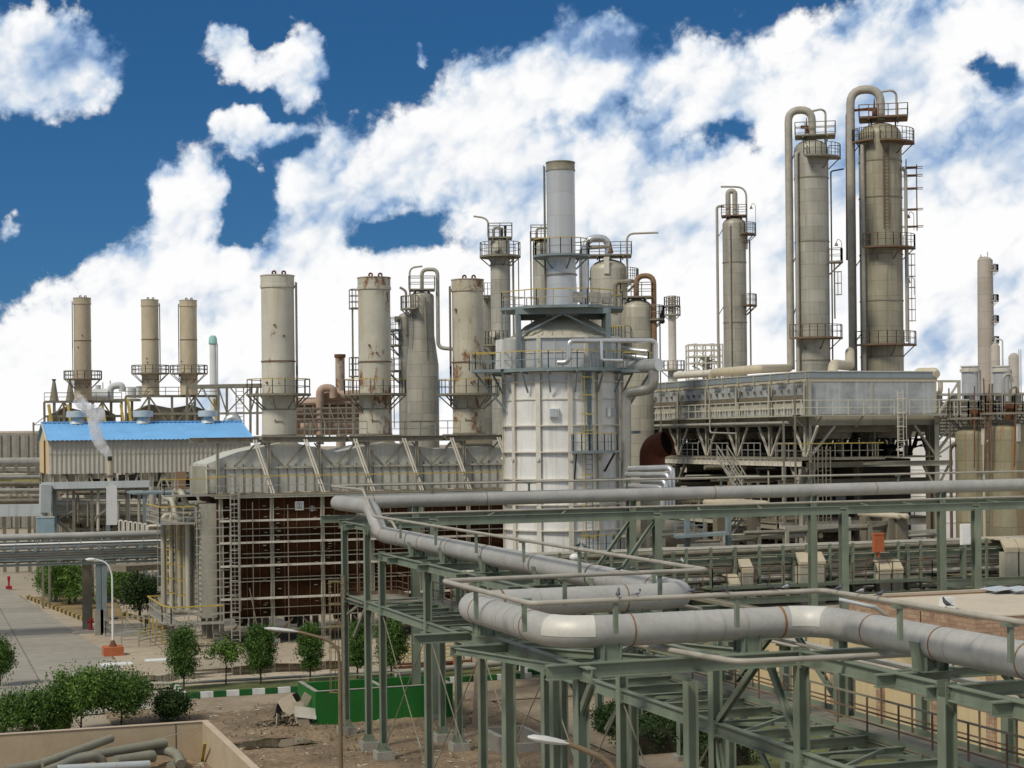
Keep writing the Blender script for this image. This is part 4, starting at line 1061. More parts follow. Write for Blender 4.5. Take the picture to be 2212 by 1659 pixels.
def toplat(t, f, z, x0, x1, y0, y1, m=GALVD, rr=.035):
    """flat deck on top of a column; x across the view, y towards the viewer"""
    ex, ey = Vector((-sin(f), cos(f), 0)), Vector((cos(f), sin(f), 0))
    c_ = [ex * x0 + ey * y0, ex * x1 + ey * y0, ex * x1 + ey * y1, ex * x0 + ey * y1]
    mb = MB().bar(ex * x0 + ey * (y0 + y1) / 2 + Vector((0, 0, z - .08)), ex * x1 + ey * (y0 + y1) / 2 + Vector((0, 0, z - .08)), abs(y1 - y0), .14)
    for k in (.2, .8): mb.bar(ex * (x0 + (x1 - x0) * k) + ey * y1 + Vector((0, 0, z - .2)), ex * (x0 + (x1 - x0) * k) + ey * y0 + Vector((0, 0, z - .2)), .12, .2)
    p = obj('top_platform', mb, m, t, False)
    obj('railing', MB().rail([q + Vector((0, 0, z)) for q in c_], 1.15, 1.0, rr, (.5,), True), m, p, False)
    for q in c_: pass
    st = MB()
    for k in (.25, .75): st.bar(ex * (x0 + (x1 - x0) * k) + Vector((0, 0, z - 1.2)), ex * (x0 + (x1 - x0) * k) + Vector((0, 0, z - .1)), .12)
    obj('deck_support', st, m, t, False)
    return p
def pipe_on(t, pts, r, bend, m=None, name='vapour_pipe'): return obj(name, MB().tube(pts, r, bend, 16), m or PIPES, t, False)
def clips(t, f, a, rr, zs, r):
    mb = MB()
    for z in zs: mb.bar(lp(f, a, r, z), lp(f, a, rr + .5, z), .12, .14).bar(lp(f, a, r, z - .9), lp(f, a, rr, z - .05), .09)
    obj('pipe_bracket', mb, GALVD, t, False)
def lamp(t, f, a, r, z, h=1.6):
    q = lp(f, a, r, z)
    ex = Vector((-sin(f), cos(f), 0))
    l_ = obj('work_lamp', MB().tube([q, q + Vector((0, 0, h)), q + Vector((0, 0, h + .3)) - ex * .35, q + Vector((0, 0, h - .1)) - ex * .5], .03, .2, 6).cyl(q + Vector((0, 0, h - .1)) - ex * .5, q + Vector((0, 0, h - .4)) - ex * .5, .08, .2, 8), GALVD, t, False)

# the two tall columns on the right
d = 170; t, f, top = column(1906, d, 2.1, 266, 'tallest and widest clad column at right with rust stained side and scaffold', m=clad('olive cladding of tall column', 2.1, (.285, .265, .195), 1.5, 2.6, .9, .2), rings=(22.5, 28.0, 32.6, 38.2, 41.8))
Z = lambda y: zt(y, 1906, 170)
pipe_on(t, [lp(f, -1.35, 2.9, 20.9), lp(f, -1.35, 2.9, Z(194)), lp(f, .2, .5, Z(194)), lp(f, .2, .5, Z(262))], .42, 1.6)
pipe_on(t, [lp(f, -.75, 2.5, 19), lp(f, -.75, 2.5, Z(316)), lp(f, -.75, 2.0, Z(314))], .2, .3, name='drop_pipe')
pipe_on(t, [lp(f, .2, .6, Z(201)), lp(f, .9, 1.5, Z(200)), lp(f, 1.2, 1.75, Z(206)), lp(f, 1.2, 1.75, Z(262))], .11, .8, name='vent_pipe')
pipe_on(t, [lp(f, -1.5, 3.3, Z(560)), lp(f, -1.5, 3.2, Z(238)), lp(f, -1.0, 1.2, Z(236))], .13, .5, RUST, 'rusty_pipe')
obj('valve', MB().cyl(lp(f, -.6, .9, Z(236)), lp(f, -.6, .9, Z(215)), .12, .04, 8).bar(lp(f, -1.0, 1.3, Z(238)), lp(f, -.2, .5, Z(238)), .3, .3).cyl(lp(f, -.6, .9, Z(252)), lp(f, -.6, .9, Z(236)), .25, .2, 10), RUST, t, False)
toplat(t, f, Z(256), -2.0, 2.7, -1.6, 1.6, RUSTP)
for y, a0, a1 in ((311, .0, 1.75), (537, -.55, 1.75), (745, -.9, 1.75)):
    plat(t, 2.1, Z(y), f + a0, f + a1, 1.25, RUSTP, 1.25, 3)
plat(t, 2.1, Z(308), f - 1.2, f - .3, .8, RUSTP, 1.2, 2)
clips(t, f, -1.3, 2.1, [Z(y) for y in (312, 560, 720)], 2.7)
sc = MB()
ex = Vector((-sin(f), cos(f), 0))
for k in (0, 1):
    for j in (0, 1): q = ex * (2.5 + 1.0 * k) + Vector((cos(f), sin(f), 0)) * (.6 - 1.2 * j); sc.bar(q + Vector((0, 0, Z(500))), q + Vector((0, 0, Z(348 + 12 * k))), .07)
for y in (365, 382, 410, 455, 492):
    for j in (0, 1): q = Vector((cos(f), sin(f), 0)) * (.6 - 1.2 * j) + Vector((0, 0, Z(y))); sc.bar(q + ex * 1.3, q + ex * 4.1, .07)
    sc.bar(ex * 2.5 + Vector((0, 0, Z(y))), ex * 3.6 + Vector((0, 0, Z(y))), 1.2, .05)
obj('scaffold', sc, RUSTP, t, False)
cg = MB(); ld = MB().ladder(*lp(f, .25, 2.25, 0)[:2], Z(500), Z(325), f + .25, .5, .035); obj('ladder', ld, RUSTP, t, False)
pipe_on(t, [lp(f, 1.35, 2.5, Z(740)), lp(f, 1.35, 2.5, Z(372)), lp(f, 1.2, 2.0, Z(366))], .17, .5, name='side_pipe')
cg = MB(); ld = MB().ladder(*lp(f, 1.5, 2.6, 0)[:2], Z(745), Z(530), f + 1.5, .5, .035, cg); obj('ladder', ld, GALVD, t, False); obj('ladder_cage', cg, GALVD, t, False)
lamp(t, f, 1.5, 3.2, Z(500)); lamp(t, f, 1.4, 3.2, Z(640))
stn = MB().lathe([(2.12, Z(520)), (2.12, Z(360))], n=8, a0=f + .72, a1=f + 1.05); 

d = 165; t, f, top = column(1757, d, 1.62, 302, 'tall clad column with fat overhead pipe, left of the tallest column', m=clad('grey cladding of second column', 1.62, (.325, .315, .265), 1.2, 2.0, .65), rings=(22, 33.4, 39.5))
Z = lambda y: zt(y, 1757, 165)
pipe_on(t, [lp(f, -1.3, 2.2, 21.2), lp(f, -1.3, 2.2, Z(239)), lp(f, .25, .5, Z(239)), lp(f, .25, .5, Z(298))], .37, 1.5)
pipe_on(t, [lp(f, .2, .4, Z(242)), lp(f, .9, 1.3, Z(240)), lp(f, 1.2, 1.5, Z(245)), lp(f, 1.2, 1.5, Z(345))], .1, .8, name='vent_pipe')
pipe_on(t, [lp(f, -.8, 1.95, 20), lp(f, -.8, 1.95, Z(335)), lp(f, -.8, 1.6, Z(333))], .17, .3, name='drop_pipe')
obj('valve', MB().cyl(lp(f, -.6, .7, Z(276)), lp(f, -.6, .7, Z(256)), .1, .03, 8).bar(lp(f, -1.0, 1.1, Z(276)), lp(f, -.2, .2, Z(276)), .28, .28).cyl(lp(f, -.6, .7, Z(290)), lp(f, -.6, .7, Z(276)), .22, .18, 10), RUST, t, False)
toplat(t, f, Z(294), -1.5, 2.3, -1.3, 1.3, GALVD)
for y, a0, a1 in ((342, -.25, 1.75), (730, -.9, 1.75)): plat(t, 1.62, Z(y), f + a0, f + a1, 1.2, GALVD if y < 700 else RUSTP, 1.2, 3)
plat(t, 1.62, Z(566), f + 1.2, f + 1.9, 1.3, GALVD, 1.2, 2)
clips(t, f, -1.25, 1.62, [Z(y) for y in (330, 553, 663)], 2.0)
cg = MB(); ld = MB().ladder(*lp(f, 1.45, 2.1, 0)[:2], Z(690), Z(570), f + 1.45, .5, .035, cg); obj('ladder', ld, GALVD, t, False); obj('ladder_cage', cg, GALVD, t, False)
pipe_on(t, [lp(f, 1.5, 1.85, 20), lp(f, 1.5, 1.85, Z(372)), lp(f, 1.5, 3.1, Z(368))], .07, .2, DARK, 'slim_riser')
lamp(t, f, 1.5, 2.8, Z(560))

d = 200; t, f, top = column(1589, d, 1.36, 470, 'shorter clad column with a narrow overhead loop, left of the pair of tall columns', m=clad('grey cladding of slim column', 1.36, (.33, .315, .26), 1.3, 2.0, .6), rings=(28.0, 35.0))
Z = lambda y: zt(y, 1589, 200)
pipe_on(t, [lp(f, -.9, .85, Z(470)), lp(f, -.9, .85, Z(414)), lp(f, .3, .45, Z(414)), lp(f, .3, .45, Z(468))], .3, .75)
pipe_on(t, [lp(f, 1.2, 1.55, Z(540)), lp(f, 1.2, 1.55, Z(406)), lp(f, -1.2, 1.6, Z(404))], .11, 1.2, name='vent_pipe')
pipe_on(t, [lp(f, -1.4, 2.0, 21), lp(f, -1.4, 2.0, Z(445)), lp(f, -1.2, 1.2, Z(446))], .16, .4, name='drop_pipe')
pipe_on(t, [lp(f, -.35, 1.55, 20), lp(f, -.35, 1.55, Z(490)), lp(f, -.35, 1.3, Z(489))], .13, .3, name='drop_pipe')
toplat(t, f, Z(466), -1.45, 1.5, -1.1, 1.1, RUSTP)
plat(t, 1.36, Z(507), f + .5, f + 1.75, 1.2, RUSTP, 1.25, 3); plat(t, 1.36, Z(660), f + .7, f + 1.8, 1.2, RUSTP, 1.25, 3)
clips(t, f, -1.35, 1.36, [Z(495), Z(662)], 1.9)
cg = MB(); ld = MB().ladder(*lp(f, 1.4, 1.8, 0)[:2], Z(790), Z(520), f + 1.4, .5, .04); obj('ladder', ld, GALVD, t, False)
lamp(t, f, 1.6, 2.5, Z(500), 3)

# columns behind the silver vessel and the furnace stacks
d = 150; t, f, top = column(1083, d, .86, 512, 'slender clad column with two decks and bent vent, left of the vessel stack', m=clad('cladding of slender column', .86, (.36, .345, .29), 1.25, 1.5, .5), rings=(30.0,))
Z = lambda y: zt(y, 1083, 150)
plat(t, .86, Z(553), 0, 2 * pi, .95, GALVD, 1.15, 3); toplat(t, f, Z(513), -1.05, 1.05, -.9, .9)
pipe_on(t, [lp(f, -1.4, 1.0, Z(556)), lp(f, -1.4, 1.0, Z(472)), lp(f, -1.5, 2.3, Z(467))], .08, .9, name='vent_pipe')
pipe_on(t, [lp(f, -1.2, .6, Z(512)), lp(f, -1.2, .6, Z(492)), lp(f, .1, .3, Z(491)), lp(f, .1, .3, Z(512))], .13, .3)
obj('valve', MB().cyl(lp(f, .9, .6, Z(513)), lp(f, .9, .6, Z(488)), .1, .14, 8).cyl(lp(f, .4, .5, Z(513)), lp(f, .4, .5, Z(494)), .09, .1, 8), DARK, t, False)
obj('manway', MB().cyl(lp(f, -.3, .8, Z(537)), lp(f, -.3, 1.2, Z(537)), .32, None, 16), VRIB, t, False)
ld = MB().ladder(*lp(f, 1.35, 1.15, 0)[:2], 17, Z(553), f + 1.35, .45, .035).ladder(*lp(f, 1.5, 1.6, 0)[:2], 17, Z(553), f + 1.5, .3, .03, rung=1.2); obj('ladder', ld, GALVD, t, False)
plat(t, .86, Z(745), f - 1.6, f + .3, 1.0, GALVD, 1.15, 3)
obj('manway', MB().cyl(lp(f, -.6, .8, Z(722)), lp(f, -.6, 1.25, Z(722)), .32, None, 16), VRIB, t, False)
d = 160; t, f, top = column(1172, d, .8, 519, 'clad column half hidden behind the ladder of the vessel stack', m=clad('cladding of hidden column', .8, (.36, .345, .29), 1.25, 1.5, .5))
toplat(t, f, zt(515, 1172, d), -.95, .95, -.9, .9); pipe_on(t, [lp(f, -1, .5, zt(516, 1172, d)), lp(f, -1, .5, zt(494, 1172, d)), lp(f, 1.2, .6, zt(493, 1172, d))], .12, .3)
pipe_on(t, [lp(f, -1.4, 1.0, 20), lp(f, -1.4, 1.0, zt(500, 1172, d))], .07, 0, GALVD, 'slim_riser')
d = 165; t, f, top = column(1317, d, 1.8, 560, 'wide domed column with fat silver overhead pipe, right of the vessel stack', m=clad('cladding of wide column', 1.8, (.38, .36, .295), 1.5, 2.4, .55), rings=(28.3, 24.2))
Z = lambda y: zt(y, 1317, 165)
pipe_on(t, [lp(f, -1.3, 2.3, 20), lp(f, -1.3, 2.3, Z(516)), lp(f, .0, .35, Z(514)), lp(f, .0, .35, Z(560))], .35, 1.3, SILVER)
toplat(t, f, Z(552), -1.9, 2.2, -1.5, 1.5)
pipe_on(t, [lp(f, 1.1, 2.0, Z(620)), lp(f, 1.1, 2.0, Z(508)), lp(f, 1.35, 4.9, Z(507))], .1, .7, name='vent_pipe')
pipe_on(t, [lp(f, -1.4, 2.7, 18), lp(f, -1.4, 2.7, Z(537)), lp(f, .2, .6, Z(534))], .17, .5, GALVD, 'side_pipe')
obj('manway', MB().bar(lp(f, -.1, 1.8, Z(577)), lp(f, -.1, 1.95, Z(577)), .5, 1.6, (0, 0, 1)), VRIB, t, False)
obj('valve', MB().cyl(lp(f, .35, .6, Z(548)), lp(f, .35, .6, Z(525)), .3, .05, 8), RUST, t, False)
plat(t, 1.8, Z(608), f + .7, f + 1.9, 1.1, GALVD, 1.15, 3)
clips(t, f, -1.35, 1.8, [Z(598)], 2.2)
d = 150; t, f, top = column(1377, d, 1.4, 646, 'low domed column with rusty overhead pipe, rightmost of the group behind the vessel', m=clad('cladding of low column', 1.4, (.37, .345, .27), 1.1, 1.9, .6), rings=(23.4,))
Z = lambda y: zt(y, 1377, 150)
pipe_on(t, [lp(f, -.1, .3, Z(650)), lp(f, -.1, .3, Z(597)), lp(f, 1.2, 1.6, Z(597)), lp(f, 1.2, 1.6, Z(800))], .24, .8, mat('rust brown pipe', (.22, .13, .07), .75, 0, .35, .8, rust=.4))
pipe_on(t, [lp(f, -1.4, 1.9, Z(680)), lp(f, -1.4, 1.9, Z(610)), lp(f, -.6, .8, Z(608))], .2, .5, GALVD, 'side_pipe')
toplat(t, f, Z(641), -1.4, 1.35, -1.2, 1.2); plat(t, 1.4, Z(690), f + .9, f + 2.0, 1.0, GALVD, 1.15, 2); plat(t, 1.4, Z(735), f - 1.6, f - .4, 1.3, STEELB, 1.15, 3, YEL)
ld = MB().ladder(*lp(f, 1.55, 2.0, 0)[:2], 15, Z(660), f + 1.5, .45, .035); obj('ladder', ld, GALVD, t, False)
obj('valve', MB().cyl(lp(f, 1.3, 2.3, Z(690)), lp(f, 1.3, 2.3, Z(672)), .25, .1, 8).sphere(lp(f, 1.3, 2.3, Z(696)), .22), DARK, t, False)
d = 160; r0, r1 = 1.13, 1.5; zb = zt(775, 913, d)
z2_ = zt(748, 913, d)
t, f, top = column(913, d, r0, 631, 'clad column flaring to a wider foot, between the two right furnace stacks', m=clad('cladding of flared column', 1.3, (.335, .32, .265), 1.15, 1.8, .5), prof=[(r1, 0), (r1, zb - .6), (r0, z2_ + 1), (r0, zt(640, 913, d))])
Z = lambda y: zt(y, 913, 160)
toplat(t, f, Z(625), -1.2, 1.2, -1, 1)
pipe_on(t, [lp(f, .05, .3, Z(632)), lp(f, .05, .3, Z(583)), lp(f, 1.25, 1.55, Z(583)), lp(f, 1.25, 1.55, Z(752)), lp(f, 1.4, 3.2, Z(756))], .18, .55)
pipe_on(t, [lp(f, -1.2, 1.2, Z(640)), lp(f, -1.2, 1.2, Z(579)), lp(f, .2, .4, Z(576))], .09, .7, name='vent_pipe')
pipe_on(t, [lp(f, .2, 1.35, Z(645)), lp(f, .35, 1.35, Z(800))], .12, 0, GALVD, 'side_pipe')
plat(t, r0, Z(667), f - 1.5, f - .3, .9, GALVD, 1.15, 3)
ld = MB().ladder(*lp(f, -.95, r0 + .2, 0)[:2], 20, Z(665), f - .95, .4, .03); obj('ladder', ld, GALV, t, False)
d = 168; t, f, top = column(877, d, .72, 676, 'small shaded column left of the flared column', m=clad('cladding of small column', .72, (.285, .275, .23), 1.6, 2.0, .4))
plat(t, .72, zt(712, 877, d), f - 2.2, f - .6, 1.1, STEELB, 1.15, 2); plat(t, .72, zt(745, 877, d), f - 2.2, f - .6, 1.1, GALVD, 1.15, 2); plat(t, .72, zt(800, 877, d), f - 2.4, f - .6, 1.3, GALVD, 1.15, 2)
obj('manway', MB().cyl(lp(f, -1.1, .7, zt(690, 877, d)), lp(f, -1.1, 1.1, zt(690, 877, d)), .3, None, 14), GALVD, t, False)
pipe_on(t, [lp(f, .1, .85, zt(724, 877, d)), lp(f, .1, .85, zt(630, 877, d)), lp(f, -.6, .9, zt(622, 877, d))], .12, .3, GALVD, 'vent_pipe')
ld = MB().ladder(*lp(f, -1.5, 1.2, 0)[:2], 16, zt(712, 877, d), f - 1.5, .4, .03); obj('ladder', ld, GALVD, t, False)
d = 165; t, f, top = column(1048, d, .85, 638, 'clad column showing as a strip right of the rusty right stack', m=clad('cladding of strip column', .85, (.36, .34, .28), 1.2, 1.6, .5))
plat(t, .85, zt(640, 1048, d), f - .2, f + 1.8, .8, GALVD, 1.15, 2); plat(t, .85, zt(815, 1048, d), f - .2, f + 1.9, 1.2, GALVD, 1.15, 2)
for y_, lab in ((665, 'small railed deck left of the middle furnace stack, upper one'), (812, 'small railed deck left of the middle furnace stack, lower one')):
    q = at(768, y_, d=160)
    t_ = thing('service_deck', lab, 'platform', q)
    fl = obj('deck', MB().box(-.5, -.6, -.12, .8, .6, 0), GALVD, t_, False); obj('railing', MB().rail([(.8, -.55, 0), (-.45, -.55, 0), (-.45, .55, 0), (.8, .55, 0)], 1.7, .8, .04, (.33, .66)), GALVD, t_, False)
    obj('support_post', MB().bar((.7, 0, -.1), (.7, 0, -q.z), .18).bar((-.3, 0, -q.z), (-.3, 0, -.1), .14), GALVD, t_, False)
# small rusty stack and the pink exchanger bank
q = at(735.7, 900, d=175)
t = thing('small_stack', 'short tan stack flaking with rust behind the furnace', 'chimney stack', (q.x, q.y, 0))
zt_ = zt(766, 736, 175)
obj('shell', MB().lathe([(.48, 0), (.48, zt_ - .3), (.56, zt_ - .25), (.56, zt_), (.44, zt_)], n=24), CHIMR, t, False)
obj('cap_ring', MB().lathe([(.5, zt_ - .32), (.58, zt_ - .3), (.58, zt_ + .03), (.46, zt_ + .03)], n=24), RUST, t, False)
O = at(640, 935, d=165)
bank = thing('exchanger_bank', 'pinkish tan bank of pipe rows with a tall bent pipe behind the furnace', 'heat exchanger', (O.x, O.y, 0))
ex_ = Vector((cs, -sn, 0)); ey_ = Vector((sn, cs, 0)); kx = 165 / F_PX
def BK(px, py, dy=0): return at(px, py, d=165 + dy) - Vector((O.x, O.y, 0))
obj('header_pipe', MB().cyl(BK(693, 857), BK(776, 853), .5, None, 14), PINK, bank, False)
obj('header_pipe', MB().cyl(BK(650, 924), BK(776, 921), .48, None, 14), PINK, bank, False)
obj('bent_pipe', MB().tube([BK(691, 960, -1), BK(691, 838, -1), BK(720, 838, -1), BK(720, 860, -1)], .38, .9, 14), PINK, bank, False)
for k, y in enumerate((868, 876, 888, 898, 908)):
    obj('tube_row', MB().cyl(BK(630, y + 3, k * .4), BK(782, y, k * .4), .16 if k else .24, None, 8), PINK if k % 2 == 0 else RUSTP, bank, False)
sd2 = MB()
for i in range(26): sd2.tube([BK(640 + i * 5.2, 869), BK(640 + i * 5.2, 861, .3), BK(643 + i * 5.2, 860, .6)], .1, .1, 6); sd2.bar(BK(640 + i * 5.2, 884, 1), BK(640 + i * 5.2, 900, 1), .16, .2)
tag(obj('tube_bends', sd2, PINK, bank, False), None, None, None, None)
fr = MB()
for i in range(9): fr.bar(BK(640 + i * 18, 955, -1.4), BK(640 + i * 18, 866 + (i % 3) * 5, -1.4), .13)
for y in (880, 892, 903, 925, 938): fr.bar(BK(636, y + 2, -1.4), BK(790, y, -1.4), .12)
for i in range(4): fr.bar(BK(668 + i * 22, 880, -1.5), BK(684 + i * 22, 925, -1.5), .1)
obj('support_frame', fr, GALVD, bank, False)
obj('dark_backing', MB().box(*(BK(640, 940, 3)), *(BK(780, 872, 5))), RUSTP, bank, False)
# pale slim stack and lattice tower
q = at(1453, 800, d=200); Z = lambda y: zt(y, 1453, 200)
t = thing('slim_stack', 'slim pale stack with spiral strakes near its top, right of the vessel group', 'chimney stack', (q.x, q.y, 0))
obj('shell', MB().lathe([(.56, 0), (.56, Z(782)), (.46, Z(776)), (.46, Z(642)), (.5, Z(641)), (.5, Z(639)), (.4, Z(639))], n=24), VRIB, t, False)
mb = MB(); hx = [Vector((cos(k * .35) * .5, sin(k * .35) * .5, Z(672) + k * .028)) for k in range(60)]
mb.tube(hx, .06, 0, 5); mb.tube([Vector((-v.x, -v.y, v.z)) for v in hx], .06, 0, 5); obj('strake', mb, VRIB, t, False)
plat(t, .46, Z(679), 0, 2 * pi, .55, GALV, .0 + 1.0, 2); plat(t, .46, Z(660), 0, 2 * pi, .5, GALV, 1.0, 2); plat(t, .56, Z(798), 0, 2 * pi, .9, GALV, 1.0, 2)
t = thing('lattice_tower', 'pale open steel lattice tower standing in the distance before the slim column', 'tower', at(1526, 950, d=230) * 1)
o_ = t.location.copy(); o_.z = 0; t.location = o_
mb = MB(); kk = 230 / F_PX
def TW(i, j, py): return Vector((cs * i - sn * -j, -sn * i + cs * j, zt(py, 1526, 230)))
for i in range(5):
    for j in (0, 3): mb.bar(TW(-2.3 + i * 1.15, j, 940), TW(-2.3 + i * 1.15, j, 744), .16)
for y in (744, 756, 770, 784, 800, 820):
    for j in (0, 3): mb.bar(TW(-2.4, j, y), TW(2.4, j, y), .14)
    for i in range(4): mb.bar(TW(-2.3 + i * 1.15, 0, y), TW(-1.15 + i * 1.15, 0, y + (14 if i % 2 else -2)), .09); mb.bar(TW(-2.3 + i * 1.15, 0, y), TW(-2.3 + i * 1.15, 3, y), .1)
obj('lattice', mb, VRIB, t, False)
mb = MB()
for k in range(14): mb.bar(TW(R.uniform(-1.6, 2), 2, R.uniform(765, 800)), TW(R.uniform(-1.6, 2), 2, R.uniform(765, 800)), .16)
mb.cyl(TW(.3, 2, 830), TW(.3, 2, 770), .5, None, 10)
obj('inner_pipework', mb, GALVD, t, False)

# ---------------------------------------------------------------- air cooler deck on tall legs
AX0, AX1, AY0, AY1 = 67.0, 78.6, 119.5, 155.5
ac = thing('air_cooler', 'long grey air cooler building raised on braced steel legs at right', 'air cooler', (72.8, 137, 0))
def ap(n, mb, m, par=None): return obj(n, mb, m, par or ac)
BOXM = mat('mottled zinc sheet', (.36, .375, .37), .55, .15, .38, .8, streak=.8, scol=(.55, .57, .57), fine=.08)
ap('box', MB().box(AX0, AY0, 16.55, AX1, AY1, 19.12), BOXM)
ap('fascia', MB().box(AX0 - .1, AY0 - .1, 19.42, AX1 + .1, AY1 + .1, 19.9), mat('blue grey fascia sheet', (.27, .31, .33), .5, .2, .12, .6, streak=.3))
ap('fascia_band', MB().box(AX0 - .04, AY0 - .04, 19.12, AX1 + .04, AY1 + .04, 19.42), BEIGET)
ap('roof_edge', MB().box(AX0 - .16, AY0 - .16, 19.9, AX1 + .16, AY1 + .16, 19.98), VRIB)
ap('lower_band', MB().box(AX0 + .03, AY0 + .03, 15.65, AX1 - .03, AY1 - .03, 16.55), CASE)
ap('fan_deck_beam', MB().box(AX0 - .3, AY0 + .8, 15.1, AX1, AY0 + 1.3, 15.65), CASED)
ap('fan_plenum', MB().box(AX0 + .5, AY0 + 1.5, 15.2, AX1 - .5, AY1 - .5, 15.62), DARK)
for i in range(6):
    for j in (0, 1):
        c_ = (AX0 + 3 + j * 5.6, AY0 + 3.4 + i * 6)
        ap('fan_ring', MB().lathe([(2.3, 14.6), (2.5, 15.25)], c_, 20), CASED)
for j in range(2): ap('panel_joint', MB().box(AX0 + 5.5 + j * 5.9, AY0 - .06, 16.6, AX0 + 5.66 + j * 5.9, AY0 - .003, 19.1), CASE)
ap('corner_post', MB().ib((AX0 - .12, AY0 - .12, 9.9), (AX0 - .12, AY0 - .12, 19.3), .24, .24, .03), CASE)
# left long face
for i in range(13):
    y = AY0 + .3 + i * 2.95
    ap('fascia_bracket', MB().box(AX0 - .22, y - .05, 19.15, AX0 - .11, y + .05, 19.96), CASE)
hd = MB()
for i in range(30):
    y = AY0 + 1.0 + i * 1.18
    hd = MB(); hd.bar((AX0 - .07, y - .12, 18.25), (AX0 - .07, y - .12, 18.6), .05).bar((AX0 - .07, y - .12, 18.6), (AX0 - .07, y + .12, 18.6), .05).bar((AX0 - .07, y + .1, 18.4), (AX0 - .07, y + .1, 18.6), .09); ap('door_latch', hd, RUSTP if i % 4 == 1 else GALVD)
pass
tb = MB()
for i in range(12):
    y = AY0 + .8 + i * 2.95
    tb = MB()
    for k in range(4): tb.bar((AX0 - .05, y + k * .35, 19.05), (AX0 - .35, y + k * .35, 19.2), .12)
    tb.bar((AX0 - .35, y, 19.2), (AX0 - .35, y + 1.2, 19.2), .1)
    ap('tube_ends', tb, CASE)
ap('louvre_strip', MB().box(AX0 - .25, AY0 + .5, 17.62, AX0 - .003, AY1 - 1.5, 18.1), mat('brown louvre', (.155, .13, .09), .75, 0, .2, 1.5, streak=.5))
ap('plenum_band', MB().box(AX0 - .12, AY0 + .5, 17.02, AX0 - .002, AY1 - 1, 17.6), CASE)
for i in range(7):
    y = AY0 + .1 + i * 5.9
    ap('column', MB().ib((AX0 - .35, y, 13.2), (AX0 - .35, y, 19.0), .26, .26, .03, (1, 0, 0)), CASE)
wk_ = ap('side_walkway', MB().box(AX0 - 1.6, AY0 - 1.4, 16.38, AX0 - .002, AY1 + 6, 16.5), CASE)
rl = MB(); rl.rail([(AX0 - 1.55, AY0 - 1.35, 16.5), (AX0 - 1.55, AY1 + 6, 16.5)], 1.15, 1.35, .035, (.5,))
obj('railing', rl, VRIB, wk_)
lo = MB()
for i in range(34): y = AY0 + .6 + i * 1.05; lo.tube([(AX0 - .3, y, 16.5), (AX0 - .3, y, 17.15), (AX0 - .3, y + .42, 17.15), (AX0 - .3, y + .42, 16.5)], .035, .06, 6)
obj('tube_loops', lo, VRIB, wk_)['kind'] = 'stuff'
ap('service_pipe', MB().tube([(AX0 - 1.7, AY0 + .5, 15.9), (AX0 - 1.7, AY1 + 4, 15.9)], .12).tube([(AX0 - 1.9, AY0 + 14, 18.5), (AX0 - 1.9, AY0 + 14, 15.2), (AX0 - 1.9, AY0 + 9, 15.1)], .07, .3), GALV)
for i in range(7):
    y = AY0 + .1 + i * 5.9
    for s_ in (-1, 1): ap('v_brace', MB().bar((AX0 - .35, y + s_ * .15, 13.2), (AX0 - .35, y + s_ * 1.9, 15.6), .16, .16), VRIB)
    ap('knee_brace', MB().bar((AX0 - .3, y, 15.4), (AX0 - 1.5, y, 16.36), .1), CASE)
    ap('v_brace', MB().bar((AX0 + 1, y + 3, 13.3), (AX0 + 4.5, y + 3.4, 15.5), .2, .2), CASED)
dk = ap('lower_deck', MB().box(AX0 - 1.0, AY0 - .2, 13.02, AX1 + .3, AY1 + 2, 13.14), GALVD)
for i in range(7):
    y = AY0 + .7 + i * 5.9
    rl = MB(); rl.rail([(AX0 - .95, y, 13.14), (AX0 - .95, y + 3.3, 13.14)], 1.15, .95, .035, (.5,)); obj('railing', rl, GALV, dk)
ap('deck_girder', MB().ib((AX0 - .9, AY0 - .2, 12.72), (AX0 - .9, AY1 + 2, 12.72), .3, .58), VRIB)
st_ = MB()
for i in range(36): st_.box(AX0 - 1.04, AY0 + .5 + i, 12.5, AX0 - .915, AY0 + .56 + i, 12.95)
ap('girder_stiffeners', st_, VRIB)
for i in range(4):
    y = AY0 + .1 + i * 11.8
    ap('leg', MB().ib((AX0 - .6, y, 0), (AX0 - .6, y, 12.4), .55, .55, .04, (1, 0, 0)), CASE)
    for s_ in (-1, 1): ap('leg_brace', MB().bar((AX0 - .6, y + s_ * .2, 10.6), (AX0 - .6, y + s_ * 1.9, 12.4), .26, .2), CASE)
    ap('leg', MB().ib((AX1 - .6, y, 0), (AX1 - .6, y, 15.6), .6, .5, .04, (1, 0, 0)), CASED)
    ap('leg', MB().ib((AX0 + 5.5, y + 2, 0), (AX0 + 5.5, y + 2, 13), .5, .5, .04, (1, 0, 0)), CASED)
# dark inner trusses and pipework
for x in (AX0 + 3.5, AX0 + 6.5, AX0 + 9.5, AX1 - .1):
    mb = MB()
    for i in range(14):
        y = AY0 + 1.2 + i * 2.6
        mb.bar((x, y, 13.2), (x, y + 1.3, 15.3), .15).bar((x, y + 1.3, 15.3), (x, y + 2.6, 13.2), .15).bar((x, y, 13.2), (x, y, 15.3), .17)
        for k in range(3): mb.bar((x + .1, y + R.uniform(0, 2), R.uniform(13.2, 15)), (x + .1, y + R.uniform(0, 2.6), R.uniform(13.4, 15.2)), R.uniform(.06, .2))
    for z in (13.9, 14.5): mb.bar((x, AY0 + 1, z), (x, AY1, z), .1)
    ap('inner_truss', mb, CASED if x < AX1 - 1 else DARK)
for k in range(10): ap('inner_pipe', MB().tube([(AX0 + 1 + k * 1.05, AY0 + 2, 13.3 + (k % 3) * .3), (AX0 + 1 + k * 1.05, AY1, 13.35 + (k % 3) * .3)], .17), DARK)
